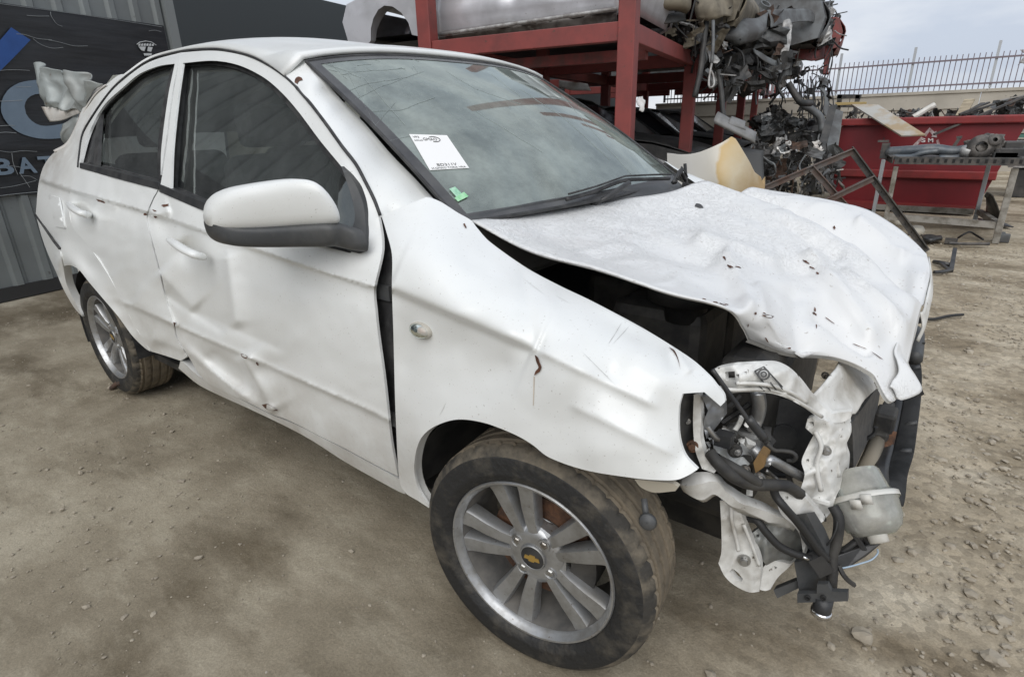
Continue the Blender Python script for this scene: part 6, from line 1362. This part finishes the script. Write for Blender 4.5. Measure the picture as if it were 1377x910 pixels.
pole('white_tube', (1228,158,7.8), (1257,141,7.9), .035, white_pl, 'stubby white plastic tube poking out of the skip', 'tube')
pole('short_board', (1292,156,7.8), (1304,134,8.0), .11, wood, 'short grey wooden board standing up in the skip', 'board', .02)
for k, (a, b) in enumerate((((1290,154,7.7),(1330,138,7.8)), ((1294,155,7.75),(1337,140,7.9)), ((1298,153,7.8),(1322,139,7.95)))): pole('dark_lath', a, b, .06, iron_grey, ('lowest', 'middle', 'shortest')[k]+' of three dark laths bundled on the skip rim', 'lath', .02)
pole('long_rod', (1256,181,7.3), (1380,129,7.9), .035, iron_grey, 'long dark flat bar lying diagonally across the skip front', 'bar', .02)
pole('upper_bar', (1345,135,8.4), (1378,128,8.4), .06, zinc, 'pale flat bar at the top right of the skip', 'bar', .015)
pole('thin_wire_rod', (1217,151,7.9), (1232,154,7.9), .012, iron_grey, 'thin dark rod end left of the white tube', 'rod')
sc_ = empty('skip_scrap', P(1350, 150, y=8.2)); sc_.location.z = .12; tag(sc_, 'jumble of dark scrap heaped at the right end of the skip', 'scrap')
scrap_cluster('loose_scrap', [(1345,138),(1385,132),(1385,158),(1340,156)], (8.2, 9.6), 50, (.08, .24), DK, sc_, 31); scrap_cluster('loose_scrap', [(1140,150),(1340,150),(1340,157),(1140,158)], (8.3, 9.4), 60, (.06, .16), DK, sc_, 32)
# dark gantry and green crates beyond
g = empty('dark_gantry', P(1148, 165, y=11)); g.location.z = 0; tag(g, 'dark steel frame standing behind the left end of the skip', 'steel frame')
for a, b in (((1130,128),(1128,300)), ((1154,128),(1151,300)), ((1126,130),(1158,130)), ((1128,142),(1154,142))):
    mb = MB(); p0, p1 = P(*a, y=11), P(*b, y=11)
    if b[1] == 300: p1 = Vector((p0.x, 11, 0))
    mb.bar(p0, p1, .07, .07); mb.build('frame_bar', iron_grey, g)
gm = mat('green_sheet', (.06,.16,.13), .5, col2=(.10,.22,.19), nscale=6)
gr = empty('green_stack', P(1372, 240, y=10)); gr.location.z = 0; tag(gr, 'stack of green sheets behind the right end of the skip', 'sheets')
for k in range(7):
    mb = MB(); c = P(1388, 222-k*8, y=10); c.z = max(.05, c.z); mb.box((c.x+.1, c.y, c.z), (.75, .5, .05)); mb.build('sheet', gm if k % 2 else wreck_light, gr)
mb = MB(); c = P(1388, 222, y=10); mb.box((c.x+.1, 10, c.z/2-.02), (.6, .4, max(.1, c.z-.06))); mb.build('plinth', wreck_dark, gr)

# ------------------------------------------------------------------ steel bench
YB, YBR = 5.59, 6.75
bench = empty('steel_bench', (.45, 6.1, 0)); tag(bench, 'worn steel workbench frame with pale legs before the red skip', 'workbench')
tb = []
for u, v, y in ((1203,219,YB),(1378,222,YB),(1335,216,YBR),(1182,213,YBR)): tb.append(P(u, v, y=y))
zt = .755; xl, xr = tb[0].x, .93; xlr, xrr = tb[3].x+.02, .72
def leg(x, y, m_, w_=.042): mb = MB(); mb.box((x, y, zt/2-.03), (w_, w_*.8, zt-.06)); bevel(mb.build('leg', m_, bench), .004)
leg(xl+.02, YB, bench_m); leg(.90, YB, bench_m, .055); leg(xlr+.03, YBR, post_m); leg(xrr, YBR, post_m)
def angle(a, b, name='rail', m=iron_grey, h=.07):
    mb = MB(); a, b = Vector(a), Vector(b); mb.bar(a, b, .012, h); mb.bar(a+Vector((0, .03, h/2-.005)), b+Vector((0, .03, h/2-.005)), .06, .008); mb.build(name, m, bench)
angle((xl, YB-.035, zt), (1.6, YB-.035, zt)); angle((xlr, YBR+.04, zt-.01), (1.4, YBR+.04, zt-.01)); angle((xl-.02, YB, zt+.002), (xlr, YBR, zt+.002)); angle((.96, YB, zt+.002), (.80, YBR, zt+.002))
for k in range(24):
    mb = MB(); mb.box((xl+.05+k*.062, YB-.0435, zt+.002), (.022, .004, .034)); mb.build('slot', void, bench)
mb = MB(); mb.bar((xl+.02, YB+.02, .19), (.88, YB+.02, .17), .05, .06); mb.build('stretcher', bench_m, bench)
mb = MB(); mb.bar((xlr+.05, YBR, .14), (xrr-.03, YBR, .14), .05, .06); mb.build('stretcher', bench_m, bench)
mb = MB(); mb.bar((.88, YB+.04, .18), (xrr+.02, YBR-.03, .15), .05, .05); mb.build('stretcher', bench_m, bench)
mb = MB(); mb.box((.55, 6.15, zt+.012), (1.0, 1.05, .012)); mb.build('top_plate', iron_grey, bench)
# parts lying on the bench
sub = empty('axle_subframe', P(1245, 208, y=6.0)); tag(sub, 'long blue-grey axle subframe lying on the steel bench', 'subframe')
bm_ = mat('blue_grey_casting', (.085,.10,.115), .45, .4, col2=(.16,.165,.165), nscale=7, lo=.42, hi=.66, bump=.2, bscale=20)
hang2 = lambda name, pts, r, m, par: (lambda mb: (mb.tube(spline([P(*p[:2], y=p[2]) for p in pts], 5), r, 8), mb.build(name, m, par, True))[1])(MB())
hang2('beam', [(1192,205,6.0),(1225,203,5.98),(1255,201,5.98),(1280,204,6.0),(1300,202,6.0)], .055, bm_, sub); hang2('arm', [(1200,211,5.9),(1225,211,5.9),(1240,206,5.9),(1262,203,5.92)], .03, bm_, sub); hang2('arm', [(1262,212,5.9),(1285,212,5.9),(1300,208,5.9)], .028, bm_, sub)
mb = MB(); mb.box(P(1190,203,y=6.0), (.07,.07,.16)); mb.box(P(1188,190,y=6.0), (.10,.05,.02)); mb.build('mount', iron_grey, sub); mb = MB(); mb.bar(P(1282,198,y=6.1), P(1291,185,y=6.1), .07, .03); mb.bar(P(1286,185,y=6.1), P(1294,184,y=6.1), .02, .02); mb.build('bracket', iron_grey, sub)
gb = empty('gearbox_casting', P(1325, 214, y=6.0)); tag(gb, 'lumpy grey gearbox casting on the bench right of the subframe', 'gearbox')
cast = mat('dirty_casting', (.17,.155,.14), .6, .3, col2=(.07,.065,.06), nscale=12, bump=.4, bscale=16)
bmx = bmesh.new(); bmesh.ops.create_icosphere(bmx, subdivisions=4, radius=1.0)
cc = P(1326, 200, y=6.0)
for v in bmx.verts:
    k = 1+.35*noise.noise(v.co*1.9)+.18*noise.noise(v.co*5); v.co = Vector((v.co.x*.17*k, v.co.y*.15*k, v.co.z*.135*k))+cc
me = bpy.data.meshes.new('casing'); bmx.to_mesh(me); bmx.free(); me.materials.append(cast); link(bpy.data.objects.new('casing', me), gb)
mb = MB(); mb.lathe([(.05,.0),(.10,.01),(.115,.03),(.07,.06),(.05,.06)], 20, P(1318,198,y=5.86), (.2,-1,.1)); mb.lathe([(.03,.0),(.055,.01),(.055,.06),(.02,.06)], 16, P(1335,190,y=5.88), (.3,-1,.3)); mb.build('flange', cast, gb, True); mb = MB(); mb.lathe([(.001,.05),(.05,.045),(.06,-.02),(.001,-.03)], 14, P(1300,204,y=5.85), (0,-.6,1)); mb.build('pale_cover', wreck_light, gb, True)
dk = empty('dark_block', P(1365, 212, y=6.0)); tag(dk, 'dark machine block at the right end of the bench', 'machine part')
mb = MB(); mb.box(P(1368,207,y=6.0), (.36,.3,.12)); mb.box(P(1362,200,y=6.0), (.14,.2,.14)); mb.box(P(1352,209,y=5.95), (.2,.2,.08)); bevel(mb.build('block', wreck_dark, dk), .012)

# ------------------------------------------------------------------ angle-iron frame standing on the ground beyond the bonnet
fr = empty('angle_iron_frame', P(1147, 300, y=4.7)); fr.location.z = 0; tag(fr, 'rusty angle-iron frame tilted behind the bonnet, before the red skip', 'steel frame')
def ai(a, b, m, w_=.055):
    mb = MB(); A_, B_ = P(*a[:2], y=a[2]), P(*b[:2], y=b[2]); mb.bar(A_, B_, .010, w_); d = (B_-A_).normalized(); s_ = d.cross(Vector((0, 0, 1))).normalized(); mb.bar(A_+s_*.022+Vector((0, 0, w_/2)), B_+s_*.022+Vector((0, 0, w_/2)), .05, .008); mb.build('angle_bar', m, fr)
ai((975,275,4.3), (1147,203.5,4.6), iron); ai((1145,202,4.6), (1246,338,4.84), iron_grey, .06); ai((1092,227,4.5), (1150,292,4.7), iron); ai((1095,278,4.5), (1174,240,4.65), iron)
for k in range(9):
    t = .25+k*.08; A_, B_ = P(1145,202,y=4.6), P(1246,338,y=4.84); p = A_.lerp(B_, t); mb = MB(); mb.lathe([(.001,.0),(.009,.0),(.009,.004)], 8, p+Vector((-.012,-.006,0)), (-.6,-.8,0)); mb.build('bolt_hole', void, fr)

# ------------------------------------------------------------------ cream body panel standing behind the bonnet
def cream_mat():
    m = bpy.data.materials.new('cream_stained_panel'); m.use_nodes = True; N = m.node_tree.nodes; L = m.node_tree.links.new; b = N['Principled BSDF']; b.inputs['Roughness'].default_value = .6
    tc = N.new('ShaderNodeTexCoord'); n = N.new('ShaderNodeTexNoise'); n.inputs['Scale'].default_value = 4; n.inputs['Detail'].default_value = 7; L(tc.outputs['Object'], n.inputs['Vector'])
    sx = N.new('ShaderNodeSeparateXYZ'); L(tc.outputs['Object'], sx.inputs[0]); ad = N.new('ShaderNodeMath'); ad.operation = 'MULTIPLY_ADD'; L(n.outputs['Fac'], ad.inputs[0]); ad.inputs[1].default_value = .22; L(sx.outputs[0], ad.inputs[2])
    r = N.new('ShaderNodeValToRGB'); e = r.color_ramp.elements; L(ad.outputs[0], r.inputs[0])
    mr = N.new('ShaderNodeMapRange'); mr.inputs[1].default_value = .02; mr.inputs[2].default_value = .34; L(ad.outputs[0], mr.inputs[0]); L(mr.outputs[0], r.inputs[0])
    e[0].position = .0; e[0].color = (.60, .585, .545, 1); e[1].position = .5; e[1].color = (.56, .53, .46, 1)
    for p_, c in ((.56, (.50, .36, .17)), (.75, (.52, .45, .32)), (.95, (.36, .25, .12))): k = e.new(p_); k.color = (*c, 1)
    L(r.outputs[0], b.inputs['Base Color']); return m
cp = panel('cream_body_panel', [(897,206),(915,208),(935,206),(955,199),(972,191),(983,184),(988,187),(998,203),(1008,220),(1014,232),(1022,238),(1024,244),(1028,238),(1027,256),(1015,300),(1000,420),(915,420),(905,330),(898,240)], tps([(897,206,1.55),(985,184,1.50),(1028,240,1.75),(930,260,1.42),(980,240,1.42),(1010,240,1.58),(915,420,1.5),(1000,420,1.5)]), cream_mat(), None, 6, flange=.015, disp=wobble(.02, 40, 2))
tag(cp, 'cream body panel with brown stained edge standing behind the bonnet', 'car panel'); recenter(cp)

# ------------------------------------------------------------------ small things on the ground
def gp(u, v, z=0.0): return P(u, v, z=z)
def ground_thing(name, mbs, label, cat):
    o = mbs; tag(o, label, cat); return recenter(o)
mb = MB()
mb.tube(spline([gp(1256,352,.02), gp(1268,354,.03), gp(1281,357,.02)], 4), .018, 7); mb.tube(spline([gp(1256,366,.02), gp(1270,365,.02), gp(1280,362,.02)], 4), .014, 7); mb.bar(gp(1279,364,.01), gp(1281,347,.02)+Vector((0,0,.08)), .03, .02); mb.bar(gp(1262,352,.03), gp(1276,363,.02), .02, .02)
ground_thing('pedal_bracket', mb.build('pedal_bracket', black_pl), 'black bent pedal bracket on the ground right of the bonnet', 'car part')
mb = MB(); mb.tube(spline([gp(1236,428,.015), gp(1255,429,.012), gp(1270,426,.012), gp(1282,424,.015), gp(1295,423,.01)], 5), .009, 6); ground_thing('black_cable', mb.build('black_cable', wire_m, None, True), 'short black cable on the dirt beside the crushed nose', 'cable')
def bentg(name, pts, th, m, lab, cat, amp=.03):
    g = bicubic([[gp(u, v, z) for u, v, z in r] for r in pts], 4, 4)
    for i in range(g.shape[0]):
        for j in range(g.shape[1]): g[i, j, 2] += amp*nse(g[i, j], 7, 2)
    o = grid_obj(name, g, m, None, th); tag(o, lab, cat); return recenter(o)
bentg('black_flap', [[(1322,300,.02),(1333,303,.02),(1345,306,.02)],[(1326,278,.2),(1335,282,.2),(1347,297,.1)],[(1325,262,.42),(1330,258,.45),(1340,275,.3)]], .01, black_pl, 'black plastic flap propped on the dirt right of the skip', 'plastic flap')
bentg('flat_black_scrap', [[(1315,294,.03),(1330,296,.04),(1345,298,.02)],[(1316,299,.02),(1335,303,.02),(1363,306,.02)]], .01, black_pl, 'flat black plastic strip on the dirt under the flap', 'plastic strip', .01)
mb = MB(); mb.box(gp(1349,320,.04), (.10,.06,.08)); mb.box(gp(1347,316,.06), (.05,.05,.06)); bevel(ground_thing('grey_box_part', mb.build('grey_box_part', wreck_grey), 'small grey box-shaped part right of the bench leg', 'car part'), .006)
mb = MB(); mb.tube(spline([gp(1276,327,.03), gp(1300,328,.03), gp(1330,328,.03)], 3), .016, 6); mb.box(gp(1279,324,.03), (.1,.05,.05)); ground_thing('ground_rod', mb.build('ground_rod', iron_grey), 'dark rod lying on the dirt under the bench', 'rod')
mb = MB(); mb.tube(spline([gp(1288,320,.03), gp(1298,314,.08), gp(1305,312,.06), gp(1312,316,.03), gp(1322,322,.03)], 4), .010, 6); ground_thing('rubber_hose', mb.build('rubber_hose', wire_m, None, True), 'curled black rubber hose on the dirt under the bench', 'hose')
bentg('black_scrap', [[(1240,318,.02),(1250,318,.05),(1264,320,.02)],[(1242,324,.02),(1252,325,.03),(1266,324,.02)]], .03, black_pl, 'flat black scrap on the ground left under the bench', 'plastic scrap', .02)
mb = MB(); mb.lathe([(.001,.10),(.05,.095),(.075,.06),(.07,.01),(.03,.0)], 16, gp(1231,316,.0), (0,0,1)); ground_thing('cream_pot', mb.build('cream_pot', cream, None, True), 'small cream coloured pot-like part under the angle-iron bar', 'plastic part')
bentg('cream_lump', [[(1198,297,.08),(1205,294,.12),(1214,298,.08)],[(1200,302,.02),(1207,303,.05),(1216,304,.02)]], .02, cream, 'flat cream plastic bit behind the bonnet by the skip foot', 'plastic part')
for k, (u, v, s, lab) in enumerate(((1160,858,.022,'largest pale pebble near the bottom edge, right of the wheel'), (150,522,.016,'dark pebble at the foot of the rear wheel'), (1335,888,.02,'light pebble by the bottom right corner'))):
    bmx = bmesh.new(); bmesh.ops.create_icosphere(bmx, subdivisions=2, radius=1.0); c = gp(u, v, 0)
    for w in bmx.verts: q_ = 1+.4*noise.noise(w.co*1.5+Vector((k, 0, 0))); w.co = Vector((w.co.x*s*1.2*q_, w.co.y*s*q_, w.co.z*s*.6*q_+s*.4))+c
    me = bpy.data.meshes.new('pebble'); bmx.to_mesh(me); bmx.free(); me.materials.append(stone_m); o = link(bpy.data.objects.new('pebble', me)); tag(o, lab, 'pebble'); recenter(o)
hk = MB(); hk.tube(spline([gp(150,522,.02), gp(158,515,.05), gp(165,512,.05), gp(160,516,.06)], 3), .012, 6); ground_thing('wheel_stub', hk.build('wheel_stub', rust_dark, None, True), 'rusty bent metal stub beside the rear tyre', 'metal bit')

# gravel: too many to count
def gravel():
    rnd = random.Random(5); base = []
    for k in range(6):
        b = bmesh.new(); bmesh.ops.create_icosphere(b, subdivisions=1, radius=1.0); vv = [v.co.copy()*(1+.45*noise.noise(v.co*1.3+Vector((k*3, 0, 0)))) for v in b.verts]; base.append((vv, [tuple(v.index for v in f.verts) for f in b.faces])); b.free()
    V, F = [], []
    def put(x, y, s):
        vv, ff = rnd.choice(base); a = rnd.uniform(0, 6.3); c, sn = math.cos(a), math.sin(a); fl = rnd.uniform(.35, .8); st = rnd.uniform(.8, 1.5); o = len(V)
        for v in vv: px_, py_ = v.x*s*st, v.y*s; V.append((x+px_*c-py_*sn, y+px_*sn+py_*c, v.z*s*fl+s*fl*.35-.008))
        F.extend(tuple(i+o for i in f) for f in ff)
    for _ in range(26000):
        y = -1.3+7.2*rnd.random()**1.5; x = rnd.uniform(-.1, 1.9+.15*y)
        d = (x+.28*y)+.5*noise.noise(Vector((x*1.1, y*1.1, 7)))
        if rnd.random() > min(1, max(.06, (d-.25)/.9)): continue
        if noise.noise(Vector((x*1.6+9, y*1.6, 2))) < rnd.uniform(-.75, .3): continue
        put(x, y, min(.017, .0036*math.exp(rnd.gauss(.2, .5))))
    for _ in range(7000):
        x, y = rnd.uniform(-4.5, .6), rnd.uniform(-1.5, -.2)
        if noise.noise(Vector((x*.9, y*.9+4, 3))) < rnd.uniform(-.5, .6): continue
        put(x, y, .0019*math.exp(rnd.gauss(.1, .5)))
    o = mesh_obj('gravel', V, F, stone_m, None, False); o['kind'] = 'stuff'; o['label'] = 'loose gravel strewn over the yard, thickest on the right'; o['category'] = 'gravel'
gravel()

# ------------------------------------------------------------------ corrugated fence on the camera's side of the yard (mirrored in the side windows)
ff2 = empty('corrugated_fence', (-2, -7.2, 0)); tag(ff2, 'grey corrugated sheet fence on the near side of the yard', 'fence')
for j in range(-8, 7):
    prof = [];
    for k in range(5):
        b = j*1.0+k*.2; prof += [(b, 0), (b+.09, 0), (b+.12, -.03), (b+.17, -.03)]
    prof.append((j+1.0, 0)); n = len(prof); v = [(a-1, -7.2+o+.004*(j % 2), .05) for a, o in prof]+[(a-1, -7.2+o+.004*(j % 2), 2.3) for a, o in prof]; mesh_obj('fence_sheet', v, [(i+1, i, n+i, n+i+1) for i in range(n-1)], clad, ff2, False)
    mb = MB(); mb.box((j-1, -7.27, 1.15), (.06, .06, 2.3)); mb.build('post', iron_grey, ff2)
